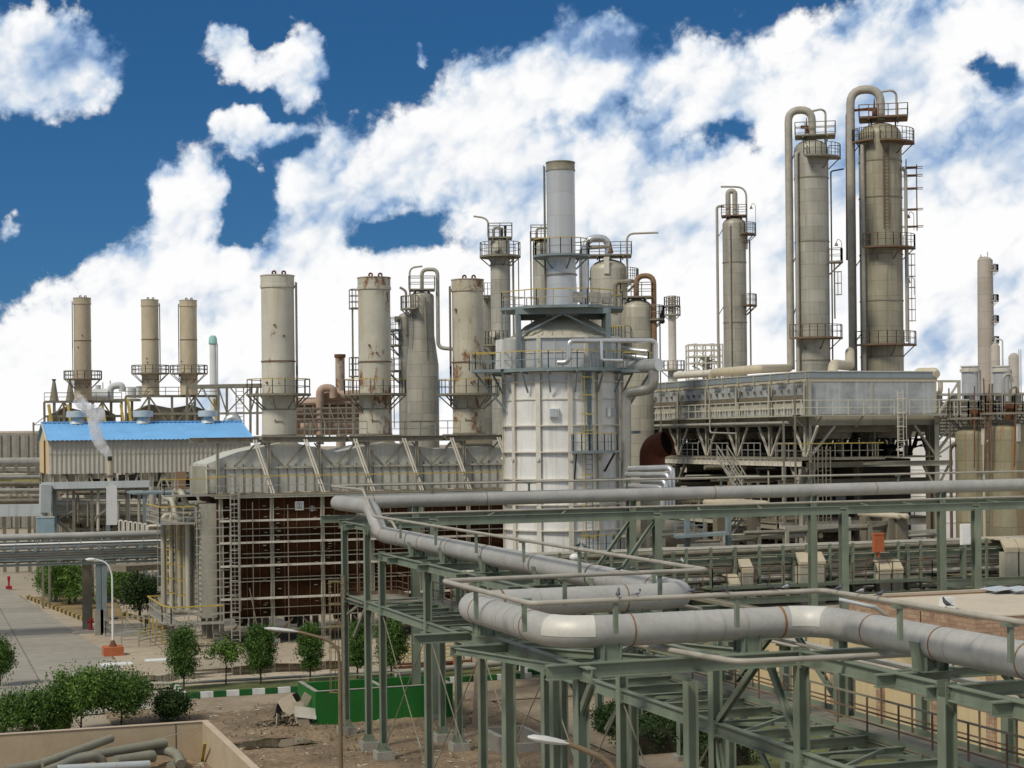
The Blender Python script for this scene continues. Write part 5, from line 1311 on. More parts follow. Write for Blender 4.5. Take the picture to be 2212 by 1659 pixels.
# front face
wf = ap('front_walkway', MB().box(AX0 - 1.6, AY0 - 1.45, 16.36, AX1 + 2.2, AY0 - .12, 16.48), CASE)
rl = MB(); rl.rail([(AX0 - 1.55, AY0 - 1.4, 16.48), (AX1 + 2.1, AY0 - 1.4, 16.48), (AX1 + 2.1, AY0 + 5, 16.48)], 1.15, 1.45, .035, (.5,)); obj('railing', rl, VRIB, wf)
for i in range(4):
    x = AX0 + .3 + i * 3.7
    ap('knee_brace', MB().bar((x, AY0 - .1, 15.5), (x, AY0 - 1.3, 16.36), .1), CASE)
cg = MB(); ld = MB().ladder(AX0 + 7.2, AY0 - 1.6, 13.1, 18.4, -pi / 2, .5, .035, cg, cz=1.3); ap('ladder', ld, VRIB); ap('ladder_cage', cg, VRIB)
for a, b, c_ in ((AX0 - .1, 2.2, 1), (AX0 + 11.3, -1.9, 1), (AX0 + 11.3, 1.6, 0)):
    ap('v_brace', MB().bar((a, AY0 - .15, 13.2), (a + b, AY0 - .15, 15.6 if c_ else 15.0), .2, .18), CASE)
ap('corner_leg', MB().ib((AX1 - .2, AY0 - .1, 0), (AX1 - .2, AY0 - .1, 16.4), .42, .42, .04), CASE)
ap('front_girder', MB().ib((AX0 - .6, AY0 - .4, 12.55), (AX1 + 1.2, AY0 - .4, 12.55), .3, .42), CASE)
for s_ in (-1, 1): ap('leg_brace', MB().bar((AX1 - .2, AY0 - .15, 10.4), (AX1 - .2 + s_ * 1.2, AY0 - .15, 12.35), .16), CASE)
fw = ap('front_lower_platform', MB().box(AX0 - 4.2, AY0 - 2.2, 12.95, AX0 + 5.4, AY0 - .45, 13.1).box(AX0 + 3.4, AY0 - 2.9, 12.55, AX0 + 5.6, AY0 - 2.2, 12.7), GALVD)
rl = MB(); tp = MB(); rl.rail([(AX0 - 4.1, AY0 - 2.15, 13.1), (AX0 + 5.3, AY0 - 2.15, 13.1), (AX0 + 5.3, AY0 - .5, 13.1)], 1.15, .72, .035, (.5,), top=tp)
obj('railing', rl, GALVD, fw); obj('handrail', tp, YEL, fw)
for x in (AX0 - 3.6, AX0 - 2.6): ap('pole', MB().bar((x, AY0 - 2.3, 0), (x, AY0 - 2.3, 16 if x < AX0 - 3 else 19), .12), GALVD)
lk = MB(); 
for k in range(3): lk.ladder(AX0 - 1.2 + .7 * k, AY0 - 2.4, 8, 14.0, -pi / 2, .4, .03)
ap('ladder', lk, GALVD)
# frame beyond the right end
fr = MB().bar((AX1 + 2.0, AY0 - .2, 12.4), (AX1 + 2.0, AY0 - .2, 19.2), .2).bar((AX1, AY0 - .2, 19.15), (AX1 + 2.1, AY0 - .2, 19.15), .18).bar((AX1 + .1, AY0 - .2, 16.6), (AX1 + 1.9, AY0 - .2, 19.0), .14).bar((AX1, AY0 - .2, 14.4), (AX1 + 2.1, AY0 - .2, 16.3), .14).bar((AX1 + 2, AY0 - .2, 14.4), (AX1 - .1, AY0 - .2, 13.2), .14)
ap('end_frame', fr, CASE)
ap('end_pipe', MB().tube([(AX1 - .5, AY0 + 2, 18.2), (AX1 + 1.7, AY0 + 2, 18.2), (AX1 + 1.7, AY0 + 2, 19.3)], .2, .4, 12), BEIGET)
# stairs down the left face
def stairs(par, p, q, w, name='staircase'):
    p, q = Vector(p), Vector(q)
    d_ = q - p; hv = Vector((d_.x, d_.y, 0)).normalized(); sd__ = Vector((-hv.y, hv.x, 0)) * w / 2
    mb = MB()
    for s_ in (-1, 1): mb.bar(p + sd__ * s_, q + sd__ * s_, .06, .26)
    n = int(abs(d_.z) / .25)
    for i in range(n):
        c_ = p + d_ * ((i + .5) / n)
        mb.bar(c_ - sd__, c_ + sd__, .28, .05, Vector((0, 0, 1)))
    s0 = ap(name, mb, GALV, par)
    rl = MB()
    for s_ in (-1, 1):
        a, b = p + sd__ * s_, q + sd__ * s_
        rl.bar(a + Vector((0, 0, 1)), b + Vector((0, 0, 1)), .07); rl.bar(a + Vector((0, 0, .5)), b + Vector((0, 0, .5)), .05)
        for i in range(6): c_ = a.lerp(b, i / 5); rl.bar(c_, c_ + Vector((0, 0, 1)), .06)
    obj('stair_rail', rl, GALV, s0)
a_ = at(1628, 985, X=AX0 - 1.6)
stairs(None, (AX0 - 2.0, 131, 13.1), (AX0 - 2.0, 124.2, 8.2), .9)
stairs(None, (AX0 - 3.2, 124.2, 8.2), (AX0 - 3.2, 130.5, 3.8), .9)
stairs(None, (AX0 - 2.0, 128, 3.8), (AX0 - 2.0, 122.2, .1), .9)
ap('mid_floor', MB().box(AX0 - 2.5, AY0 + 1, 8.0, AX1, AY1, 8.2), CASED)
ap('mid_girder', MB().ib((AX0 - 2.4, AY0 + .8, 7.8), (AX1 + .8, AY0 + .8, 7.8), .3, .5), VRIB)
ap('mid_girder', MB().ib((AX0 - 2.5, AY0 + 1, 7.75), (AX0 - 2.5, AY1, 7.75), .3, .5), CASE)
rl = MB(); rl.rail([(AX0 - 2.4, AY0 + 20, 8.2), (AX0 - 2.4, AY0 + 1, 8.2), (AX1, AY0 + 1, 8.2)], 1.1, 1.5, .035, (.5,)); ap('mid_railing', rl, GALVD)

for k in range(16): ap('under_pipe', MB().tube([(AX0 - 2.2 + (k % 8) * 1.3, AY0 - .5 + (k % 3), 4.2 + (k // 8) * 1.6 + (k % 4) * .35), (AX0 - 2.2 + (k % 8) * 1.3, AY1, 4.2 + (k // 8) * 1.6 + (k % 4) * .35)], R.uniform(.1, .28), 0, 8), R.choice([GALVD, CASED, DARK, CASE, PIPES]))
for k in range(22):
    y = AY0 + 1 + k * 1.6; x = AX0 - 2.4 + R.uniform(0, 2.5); z = R.uniform(3, 7.5); ap('drop_pipe', MB().tube([(x, y, R.uniform(8, 12.4)), (x, y, z), (x + R.uniform(1, 3), y, z)], R.uniform(.08, .2), .3, 8), R.choice([GALVD, CASED, CASE, PIPES, GALV]))
for k in range(18): ap('cross_pipe', MB().cyl((AX0 - 2.6, AY0 + .4 + k * 1.9, 9 + (k * 7 % 5) * .8), (AX1, AY0 + .4 + k * 1.9, 9 + (k * 7 % 5) * .8), R.uniform(.1, .3), None, 8), R.choice([GALVD, CASED, DARK, CASE]))
for k in range(6): ap('floor_joist', MB().ib((AX0 - 2.4, AY0 + .9 + k * 6, 11.2), (AX1, AY0 + .9 + k * 6, 11.2), .2, .35), CASED)
# things standing under and around the air cooler
def hvessel(p, q, r, lab, m=GALVD, name='horizontal_drum'):
    p, q = Vector(p), Vector(q); d_ = (q - p).normalized()
    t_ = thing(name, lab, 'drum', ((p.x + q.x) / 2, (p.y + q.y) / 2, 0))
    obj('shell', MB().cyl(p, q, r, None, 24).cyl(p - d_ * r * .3, p, r * .6, r, 24).cyl(q, q + d_ * r * .3, r, r * .6, 24), m, t_)
    for k in (.2, .8):
        c_ = p.lerp(q, k); obj('saddle', MB().box(c_.x - .4, c_.y - .4, 0, c_.x + .4, c_.y + .4, c_.z - r * .7), CASED, t_)
    return t_
for px_, lab_ in ((1941, 'left one of the twin tan drums seen end on below the far pipe'), (1959, 'right one of the twin tan drums seen end on below the far pipe')):
    q_ = at(px_, 1116, d=116); hvessel(q_, q_ + Vector((0, 5, 0)), .2, lab_, BEIGET)
hvessel((62.2, 118.0, 9.4), (62.2, 128.0, 9.4), .5, 'tan drum on the middle floor beside the long far pipe', BEIGET)
hvessel((57, 121, 7.2), (57, 130, 7.2), 1.1, 'big dull drum lying in shade behind the rack left of the stairs')
hvessel((70, 112.0, 4.4), (76, 112.0, 4.4), .55, 'tan drum low at the foot of the stained tanks', BEIGET)
hvessel((50, 124, 5.2), (50, 136, 5.2), 1.5, 'large dull drum lying in shade right of the silver vessel')
q1 = at(1409, 985, d=124)
ELB = Vector((cs * .82 - sn * .57, -sn * .82 - cs * .57, 0))
t = thing('rusty_elbow', 'wide rust red elbow duct with open dark mouth right of the vessel', 'duct', (q1.x, q1.y, 0))
obj('elbow', MB().tube([q1 + Vector((0, 0, -1.0)), q1 + Vector((0, 0, .6)), q1 + ELB * 1.3 + Vector((0, 0, .95))], .93, 1.0, 20, 8, caps=False), mat('red rust duct', (.115, .032, .014), .85, 0, .3, .8, fine=.2), t)
obj('duct_mouth', MB().tube([q1 + Vector((0, 0, -.9)), q1 + Vector((0, 0, .6)), q1 + ELB * 1.1 + Vector((0, 0, .92))], .86, 1.0, 20, 8, caps=True), MOUTHSHADE, t)  # capped black plug stands in for the unlit inside of the elbow
obj('riser', MB().cyl((q1.x, q1.y, .0), q1 + Vector((0, 0, -1.0)), .9, None, 20), CASE, t)
# overhead pipes lying on the air cooler roof
tag(obj('roof_pipe', MB().tube([at(1704, 795, d=165), at(1700, 795, d=162), at(1640, 797, X=69), at(1540, 805, X=69), at(1537, 830, X=69)], .38, .9, 16), BEIGET), 'tan pipe laid along the air cooler roof to the second tall column', 'pipe')
tag(obj('roof_pipe', MB().tube([at(1836, 760, d=166), at(1836, 790, d=160), at(1800, 787, d=150), at(1798, 812, d=148)], .45, 1.2, 16), BEIGET), 'short tan pipe elbow on the air cooler roof below the tallest column', 'pipe')
tag(obj('roof_pipe', MB().tube([at(1460, 811, d=190), at(1540, 806, d=186)], .4, 0, 12), VRIB), 'pale pipe crossing behind the left end of the air cooler roof', 'pipe')
tag(obj('roof_drum', MB().cyl(at(1985, 808, d=141), at(2018, 807.5, d=139), .5, .5, 20).cyl(at(2018, 807.5, d=139), at(2024, 808, d=138.6), .5, .3, 20), BEIGET), 'tan capped drum sticking out over the right end of the air cooler', 'drum')

# ---------------------------------------------------------------- pipe rack of the middle distance
mr = thing('pipe_rack', 'low green rack with many stacked pipes below the straight far pipe', 'pipe rack', (55, 97, 0))
def mp(n, mb, m, par=None): return obj(n, mb, m, par or mr)
for z in (4.9, 5.75, 7.45):
    for y in (95.0, 99.6): mp('beam', MB().ib((31, y, z - .2), (84, y, z - .2), .18, .26), GREEN if z != 5.75 else GALVD)
for i in range(14):
    x = 31.5 + i * 4.1
    for y in (95.0, 99.6): mp('post', MB().ib((x, y, 0), (x, y, 7.9), .22, .22, .03), GREEN)
    for z in (4.7, 5.5, 7.2): mp('cross_beam', MB().bar((x + .15, 95.1, z), (x + .15, 99.5, z), .14, .22), GREEN)
for i in range(30): mp('stanchion', MB().bar((33 + i * 1.65, 94.8, 5.0), (33 + i * 1.65, 94.8, 8.1), .15), GREEN)
mp('rail_bar', MB().bar((33, 94.75, 8.0), (83, 94.75, 8.0), .07).bar((33, 94.75, 7.55), (83, 94.75, 7.55), .06), GREEN)
for z, ys, r_ in ((5.05, 9, .13), (5.95, 10, .15), (6.5, 5, .12), (7.0, 4, .12), (7.62, 10, .14)):
    for k in range(ys):
        y = 95.35 + k * 4.0 / ys + R.uniform(-.05, .05)
        mp('pipe_run', MB().tube([(30 + R.uniform(0, 3), y, z + r_), (86, y, z + r_)], r_ * R.uniform(.7, 1.25), 0, 8), R.choice([PIPES, GALV, GALVD, CASE, VRIB]))
def hood(px0, px1, py, Y, z0, lab, deep=2.2):
    a, b = at(px0, py, Y=Y), at(px1, py, Y=Y)
    t_ = thing('duct_hood', lab, 'duct', ((a.x + b.x) / 2, Y, 0), 'bent cable duct hoods on the middle rack')
    z1 = a.z
    obj('top_cover', MB().prism([(Y + deep, z1), (Y + .55, z1), (Y, z1 - .55), (Y, z1 - .85), (Y + .1, z1 - .85), (Y + .6, z1 - .1), (Y + deep, z1 - .1)], a.x, b.x, 0), BEIGET, t_)
    obj('shaft', MB().box(a.x + .03, Y + .03, z0, b.x - .03, Y + .75, z1 - .85), CASE, t_)
    return t_
hood(1603, 1628, 1209, 94.2, 5.8, 'single tall beige duct hood on the rusty platform, left of the others')
hood(1579, 1601, 1243, 94.0, 5.8, 'low small beige duct hood beside the single tall hood')
hood(1728, 1756, 1195, 94.2, 2.6, 'left hood of the beige pair in the middle of the rusty platform', 3)
hood(1758, 1784, 1194, 94.2, 2.6, 'right hood of the beige pair in the middle of the rusty platform', 3)
hood(1900, 1925, 1211, 94.2, 2.6, 'left hood of the lower beige pair at the right end of rusty platform')
hood(1927, 1952, 1210, 94.2, 2.6, 'right hood of the lower beige pair at the right end of rusty platform')
hood(2172, 2200, 1165, 93.5, 4.6, 'left hood of the pair cut by the right picture edge', 3)
hood(2203, 2232, 1165, 93.5, 4.6, 'right hood of the pair cut by the right picture edge', 3)
a, b = at(1540, 1255, Y=93.4), at(2015, 1250, Y=93.4)
rp = mp('rusty_platform', MB().box(a.x, 93.4, 5.62, b.x, 94.9, 5.78), GREEN)
rl = MB(); rl.rail([(a.x, 94.8, 5.78), (a.x, 93.45, 5.78), (b.x, 93.45, 5.78), (b.x, 94.8, 5.78)], 1.15, .95, .03, (.5,)); obj('railing', rl, RUSTP, rp)
mp('floor_beam', MB().ib((40, 93.3, 4.9), (84, 93.3, 4.9), .2, .4), GREEN); mp('floor_beam', MB().ib((b.x + .4, 92.6, 5.5), (b.x + 8, 92.6, 5.5), .2, .5), GREEN)
gb = MB()
for i in range(8): mp('switch_panel', MB().box(50.5 + i * 2.6, 95.3, 0, 52.2 + i * 2.6, 96.0, 4.4), [CASE, CASED][i % 2])
q = at(1898, 1172, Y=94.3); solo('orange_box', MB().box(q.x - .35, 94.2, q.z - .6, q.x + .35, 94.5, q.z + .55).box(q.x - .38, 94.17, q.z + .5, q.x + .38, 94.53, q.z + .6).box(q.x - .1, 94.3, q.z - .95, q.x + .1, 94.4, q.z - .6), ORANGE, 'orange box hanging on the railing of the stacked pipe rack', 'box')
q = at(2084, 1154, Y=86.9); solo('white_box', MB().box(q.x - .3, 86.75, q.z - .62, q.x + .3, 86.97, q.z + .62).box(q.x - .27, 86.72, q.z - .55, q.x + .27, 86.749, q.z + .55), WHITE, 'white electrical box mounted beside the rightmost green column', 'box')

# stained tanks at the right edge
for px, d_, lab, yt in ((2103, 134, 'olive stained tank half hidden behind its neighbour at right', 917), (2178, 127, 'tall olive tank with orange rust streak at the right edge', 907)):
    q = at(px, 900, d=d_); zt_ = zt(yt, px, d_); r_ = 1.42
    t = thing('stained_tank', lab, 'tank', (q.x, q.y, 0), 'stained tanks at the right')
    f = toward(q)
    obj('shell', MB().lathe([(r_, 0), (r_, zt_ - .8)] + [(r_ * cos(a), zt_ - .8 + .8 * sin(a)) for a in [pi / 2 * k / 5 for k in range(1, 6)]], n=40), TANKO, t, False)
    obj('lifting_lug', MB().bar(lp(f, .5, r_ + .05, zt_ - 1.6), lp(f, .5, r_ + .05, zt_ - .3), .3, .1, (cos(f), sin(f), 0)), VRIB, t, False)
    plat(t, r_ - .6, zt_ + .55, 0, 2 * pi, 1.2, GALVD, 1.3, 4, None, .035)
    obj('top_nozzle', MB().cyl((0, 0, zt_ - .2), (0, 0, zt_ + 1.3), .25, None, 12).cyl((.6, .2, zt_ - .2), (.6, .2, zt_ + 1.0), .12, None, 8).bar((-.6, -.3, zt_ + .9), (.7, -.3, zt_ + 1.0), .2), RUST, t, False)
    for k in range(5): b = R.uniform(-1.3, 1.3); obj('rusty_pole', MB().bar(lp(f, b, 1.9, zt_ - 2 + R.uniform(-2, 1)), lp(f, b + R.uniform(-.2, .2), 1.9, zt_ + R.uniform(1.5, 3.2)), .08), RUSTP, t, False)
    obj('riser', MB().tube([lp(f, -1.45, r_ + .35, 0), lp(f, -1.45, r_ + .35, zt_ - 1.8), lp(f, -1.2, r_, zt_ - 1.5)], .12, .3, 8), RUSTP if px < 2150 else BEIGET, t, False)
# gooseneck vents
for px, y0_, y1_ in ((2168, 890, 812), (2182, 905, 840)):
    q = at(px, y0_, d=127)
    tag(obj('gooseneck', MB().tube([q, q + Vector((0, 0, (y0_ - y1_) * 127 / F_PX)), q + Vector((.55, -.1, (y0_ - y1_) * 127 / F_PX + .2)), q + Vector((.7, -.1, (y0_ - y1_) * 127 / F_PX - .5))], .09 if px > 2170 else .13, .3, 8), GALVD if px > 2170 else GALV), ('rusty' if px > 2170 else 'pale bent') + ' gooseneck pipe standing above the stained tanks', 'pipe')
# distant buildings and columns at right
def wall_run(px0, px1, d_, z1, m, lab, name, dep=12):
    a, b = at(px0, 930, d=d_), at(px1, 930, d=d_)
    t_ = thing(name, lab, 'building', ((a.x + b.x) / 2, (a.y + b.y) / 2, 0))
    dv = (b - a).normalized(); nv = Vector((-dv.y, dv.x, 0)) * dep
    mb = MB()
    c_ = [Vector((a.x, a.y, 0)), Vector((b.x, b.y, 0)), Vector((b.x, b.y, 0)) + nv, Vector((a.x, a.y, 0)) + nv]
    up_z = Vector((0, 0, z1))
    mb.add(c_ + [q + up_z for q in c_], [(0, 1, 5, 4), (1, 2, 6, 5), (2, 3, 7, 6), (3, 0, 4, 7), (4, 5, 6, 7)])
    obj('wall', mb, m, t_)
    return t_, a, b
t, a, b = wall_run(1985, 2260, 185, zt(868, 2100, 185), CASED, 'grey louvred shed with roof vents behind the stained tanks', 'louvred_shed')
mb = MB()
for i in range(18): 
    for k in range(9): 
        p_ = a.lerp(b, i / 18); q_ = a.lerp(b, (i + .8) / 18); z = zt(868, 2100, 185) - .5 - k * .35
        mb.bar((p_.x - .2, p_.y - .3, z), (q_.x - .2, q_.y - .3, z), .1, .14)
tag(obj('louvre', mb, GALV, t), None, None, None, 'stuff')
for i in range(8):
    p_ = a.lerp(b, (i + .5) / 8); z = zt(868, 2100, 185)
    obj('roof_vent', MB().cyl((p_.x, p_.y + 1, z - .2), (p_.x, p_.y + 1, z + .7), .55, None, 12).cyl((p_.x, p_.y + 1, z + .7), (p_.x, p_.y + 1, z + .95), 1.1, .9, 12), GALV, t)
for px, lab in ((2096, 'left one of two white stacks with flat caps at the far right'), (2163, 'right one of two white stacks with flat caps at the far right')):
    q = at(px, 860, d=205); zz = zt(791, px, 205)
    t = thing('white_stack', lab, 'chimney stack', (q.x, q.y, 0), 'white stacks at the far right')
    obj('shell', MB().lathe([(1.0, 0), (1.0, zz - .5), (1.0, zz), (.9, zz)], n=28), STK, t, False)
    obj('cap_ring', MB().lathe([(1.0, zz - .75), (1.2, zz - .7), (1.2, zz - .35), (1.0, zz - .3)], n=28).lathe([(1.0, zz - .15), (1.12, zz - .1), (1.12, zz + .03), (.9, zz + .03)], n=28), VRIB, t, False)
    obj('ladder', MB().ladder(*lp(toward(q), 1.3, 1.2, 0)[:2], 15, zz - .5, toward(q) + 1.3, .4, .04), GALV, t, False)
q = at(2131, 860, d=300); Z = lambda y: zt(y, 2131, 300)
t = thing('far_column', 'tall brownish column far off at the right with small side decks', 'process column', (q.x, q.y, 0)); f = toward(q)
obj('shell', MB().lathe([(1.45, 0), (1.4, Z(700)), (1.3, Z(562)), (.9, Z(557)), (.1, Z(555))], n=28), FARB, t, False)
for y in (585, 650, 695, 740): plat(t, 1.35, Z(y), f + .7, f + 1.9, .9, FARB, 1.0, 2, None, .05)
obj('top_pipes', MB().bar(lp(f, .5, .9, Z(560)), lp(f, .5, .9, Z(545)), .1).bar(lp(f, -.9, .9, Z(575)), lp(f, -.9, .9, Z(550)), .12).tube([lp(f, -1.2, 1.1, Z(570)), lp(f, -1.2, 1.1, Z(556)), lp(f, .4, .6, Z(556))], .1, .4), FARB, t, False)
q = at(2151, 860, d=290); t = thing('far_column', 'short brown column just right of the far tall column', 'process column', (q.x, q.y, 0)); Z = lambda y: zt(y, 2151, 290); f = toward(q)
obj('shell', MB().lathe([(.75, 0), (.75, Z(748)), (.4, Z(742)), (.05, Z(741))], n=20), FARB, t, False)
obj('overhead_pipe', MB().tube([lp(f, 0, .2, Z(742)), lp(f, 0, .2, Z(732)), lp(f, 1.4, 1.2, Z(734)), lp(f, 1.4, 1.2, Z(800))], .14, .4), FARG, t, False)
q = at(2191, 860, d=280); t = thing('far_column', 'small reddish domed column at the far right edge', 'process column', (q.x, q.y, 0)); Z = lambda y: zt(y, 2191, 280)
obj('shell', MB().lathe([(.85, 0), (.85, Z(770)), (.5, Z(764)), (.05, Z(762))], n=20), FARB, t, False)
obj('ladder', MB().ladder(.5, -.9, 14, Z(755), -pi / 2, .4, .05), FARG, t, False)
q = at(2011, 1000, d=165); t = thing('storage_tank', 'large white storage tank gleaming behind the right end of air cooler', 'tank', (q.x, q.y, 0)); f = toward(q)
zz = zt(952, 2011, 165)
obj('shell', MB().lathe([(3.7, 0), (3.7, zz), (.1, zz + .6)], n=64), TANKW, t, False)
for z in (6.5, 9, 11.5): obj('wind_girder', MB().lathe([(3.7, z), (3.75, z + .01), (3.75, z + .07), (3.7, z + .08)], n=64), TANKW, t, False)
obj('riser', MB().bar(lp(f, .1, 3.85, 0), lp(f, .1, 3.85, zz), .12), GALVD, t, False)
# ---------------------------------------------------------------- blue roofed shed on legs
BY0, BY1 = 180.0, 193.0
bx0, bx1 = at(105, 950, Y=BY0).x, at(541, 947, Y=BY0).x
ze, zr, zb = 15.15, 16.95, 11.7
bl = thing('raised_shed', 'long cream corrugated shed with bright blue roof raised on steel legs', 'shed', ((bx0 + bx1) / 2, 186, 0))
def bp(n, mb, m, par=None): return obj(n, mb, m, par or bl)
ym = (BY0 + BY1) / 2
def corr(x0, x1, y, z0, z1, pitch=.46, dep=.085):
    n = int((x1 - x0) / pitch * 2); vs = []
    for i in range(n + 1):
        x = x0 + (x1 - x0) * i / n; o = dep * (1 if i % 2 else 0)
        vs += [(x, y - o, z0), (x, y - o, z1)]
    return MB().add(vs, [(2 * i, 2 * i + 2, 2 * i + 3, 2 * i + 1) for i in range(n)])
bp('wall', corr(bx0, bx1, BY0, zb, ze), CORR)
bp('wall', MB().box(bx0, BY1 - .1, zb, bx1, BY1, ze), CORR)
bp('wall_lap', MB().box(bx0, BY0 - .12, 13.75, bx1, BY0 - .095, 13.8), CASE)
for x in (bx0, bx1 - .1): bp('gable_wall', MB().prism([(BY0 + .02, zb), (BY1 - .12, zb), (BY1 - .12, ze), (ym, zr - .05), (BY0 + .02, ze)], x, x + .1, 0), CREAMW if x == bx0 else CORR)
rf = MB(); n = int((bx1 - bx0) / .45 * 2); vs = []
for i in range(n + 1):
    x = bx0 - .3 + (bx1 - bx0 + .6) * i / n; o = .08 * (i % 2)
    vs += [(x, BY0 - .5, ze - .05 + o), (x, ym, zr + o), (x, BY1 + .5, ze - .05 + o)]
rf.add(vs, [(3 * i, 3 * i + 3, 3 * i + 4, 3 * i + 1) for i in range(n)] + [(3 * i + 1, 3 * i + 4, 3 * i + 5, 3 * i + 2) for i in range(n)])
bp('roof', rf, BLUER)
bp('ridge_cap', MB().box(bx0 - .3, ym - .25, zr + .05, bx1 + .3, ym + .25, zr + .17), BLUER)
bp('verge_trim', MB().bar((bx0 - .25, BY0 - .4, ze + .0), (bx0 - .25, ym, zr + .04), .1, .2), VRIB)
bp('down_pipe', MB().bar((bx0 - .12, BY0 + 4, zb), (bx0 - .12, BY0 + 4, ze), .15), RUST)
for px in (165, 309, 449):
    x = at(px, 900, Y=ym).x
    v = bp('roof_ventilator', MB().lathe([(.85, zr - .1), (.5, zr + .5), (.45, zr + .75)], (x, ym), 16), VENT)
    obj('ventilator_drum', MB().lathe([(.4, zr + .6), (1.05, zr + .62), (1.05, zr + 1.25), (.1, zr + 1.32)], (x, ym), 24), VENT, v)
for i in range(9):
    x = bx0 + .3 + i * (bx1 - bx0 - .6) / 8
    for y in (BY0 + .3, BY1 - .3): bp('leg', MB().ib((x, y, 0), (x, y, zb), .34, .34, .04, (1, 0, 0)), VRIB if y < 185 else CASE)
    if i < 8: bp('leg_brace', MB().bar((x, BY0 + .3, 8.5), (x + 1.2, BY0 + .3, zb), .18).bar((x + 2.4, BY0 + .3, 8.5), (x + 1.2, BY0 + .3, zb), .18), CASE)
for z in (8.4, 10.0): bp('tie_beam', MB().bar((bx0, BY0 + .1, z), (bx1, BY0 + .1, z), .25, .3), GALVD)
bp('inner_floor', MB().box(bx0, BY0 + .6, 8.3, bx1, BY1, 8.5), CASED)
for i in range(7): bp('inner_machine', MB().box(bx0 + 1.5 + i * 3.1, BY0 + 3, 8.5, bx0 + 3.4 + i * 3.1, BY0 + 7, 10.6 + (i % 3) * .4), [CASED, DARK, GALVD][i % 3])
# steam pipe and plume
q = at(238, 1050, d=168)
t = thing('steam_pipe', 'beige vent pipe with black mouth breathing steam before the blue roofed shed', 'pipe', (q.x, q.y, 0))
zt1 = at(238, 988, d=168).z
obj('tube', MB().lathe([(.27, 0), (.27, zt1), (.22, zt1), (.22, zt1 - 1)], n=16), BEIGET, t, False)
obj('clamp', MB().lathe([(.28, zt1 - 1.9), (.4, zt1 - 1.85), (.4, zt1 - 1.7), (.28, zt1 - 1.65)], n=16), GALVD, t, False)
obj('mouth', MB().cyl((0, 0, zt1 - .35), (0, 0, zt1 - .3), .225, None, 14).bar((cos(toward(q)) * .2, sin(toward(q)) * .2, zt1 - .1), (cos(toward(q)) * .3, sin(toward(q)) * .3, zt1 - .1), .4, .42), DARK, t, False)
st = bpy.data.materials.new('steam'); st.use_nodes = True
h = G(st.node_tree)
for n_ in list(st.node_tree.nodes): st.node_tree.nodes.remove(n_)
vo = h.n('ShaderNodeVolumePrincipled'); oo = h.n('ShaderNodeOutputMaterial')
co = h.n('ShaderNodeTexCoord').outputs['Object']
h.put(vo.inputs['Density'], h.ramp(h.noise(co, 1.3, 5, .65, .5), .36, .6, 0, 3.2))
h.put(vo.inputs['Color'], (.95, .95, .96)); vo.inputs['Anisotropy'].default_value = .3
st.node_tree.links.new(vo.outputs[0], oo.inputs['Volume'])
sm = MB()
for zx, zy, r_ in [(908, 462, .30), (890, 440, .42), (868, 410, .5), (845, 378, .58), (822, 345, .6), (805, 305, .66), (795, 262, .66), (788, 222, .68), (785, 182, .7), (795, 148, .72), (815, 118, .7), (760, 92, .66), (715, 62, .66), (680, 30, .62), (655, 5, .55)]:
    q2 = at(.2604 * zx, 864 + .2604 * zy, d=168 + R.uniform(-.4, .4)); sm.sphere(q2, r_, r_, r_ * R.uniform(.9, 1.25), 12, 8)
tag(obj('steam_plume', sm, st), None, None, None, 'stuff')

# ---------------------------------------------------------------- far furnaces with three tan stacks
FD = 250
def flp(px, py, dy=0): return at(px, py, d=FD + dy)
def fzt(py, px): return at(px, py, d=FD).z
def far_furnace(px0, px1, ytop, yb, lab, pxs, struts):
    a, b = at(px0, 900, d=FD), at(px1, 900, d=FD)
    Yf = (a.y + b.y) / 2; X0, X1 = at(px0, 900, Y=Yf).x, at(px1, 900, Y=Yf).x
    t_ = thing('far_furnace', lab, 'furnace', ((X0 + X1) / 2, Yf + 3, 0))
    zt_, zb_ = at(px0, ytop, Y=Yf).z, at(px0, yb, Y=Yf).z
    w_ = X1 - X0; zc = zb_ + (zt_ - zb_) * .45
    obj('casing', MB().prism([(X0 + .8, 2), (X1 - .8, 2), (X1 - .8, zc), (X0 + w_ * .72, zc + 1.1), (X0 + w_ * .5, zc + .6), (X0 + w_ * .28, zc + 1.2), (X0 + .8, zc)], Yf + .6, Yf + 6, 1), CASED, t_)
    for i in range(int(w_ / 1.1)): obj('casing_rib', MB().box(X0 + 1 + i * 1.1, Yf + .5, 8, X0 + 1.12 + i * 1.1, Yf + .597, zc - .3), CASE, t_)
    for i in range(5): x = X0 + w_ * i / 4; obj('frame_post', MB().bar((x, Yf, 0), (x, Yf, zt_), .32), GALVD, t_)
    for z in (zt_, zc - .2): obj('frame_beam', MB().bar((X0, Yf - .05, z), (X1, Yf - .05, z), .3, .34), GALVD, t_)
    for i in range(4): x = X0 + w_ * i / 4; obj('frame_brace', MB().bar((x, Yf, zt_ if i % 2 else zc - 2.5), (x + w_ / 4, Yf, zc - 2.5 if i % 2 else zt_), .22), GALVD, t_)
    for px in struts:
        p1 = at(px, ytop + 6, Y=Yf - .6); p2 = at(px + 9, yb + 12, Y=Yf - 1.8); obj('yellow_strut', MB().bar(p1, p2, .34), YEL, t_)
    obj('railing', MB().rail([(X0, Yf - .2, zt_ + .1), (X1, Yf - .2, zt_ + .1)], 1.2, 1.8, .05, (.5,)), GALVD, t_)
    return t_
far_furnace(96, 263, 868, 920, 'left far furnace in grey steel frame with four yellow struts behind the blue roof', [], (105, 146, 185, 221, 261))
far_furnace(272, 470, 856, 920, 'right far furnace in grey steel frame carrying two tan stacks behind the blue roof', [], (276, 463))
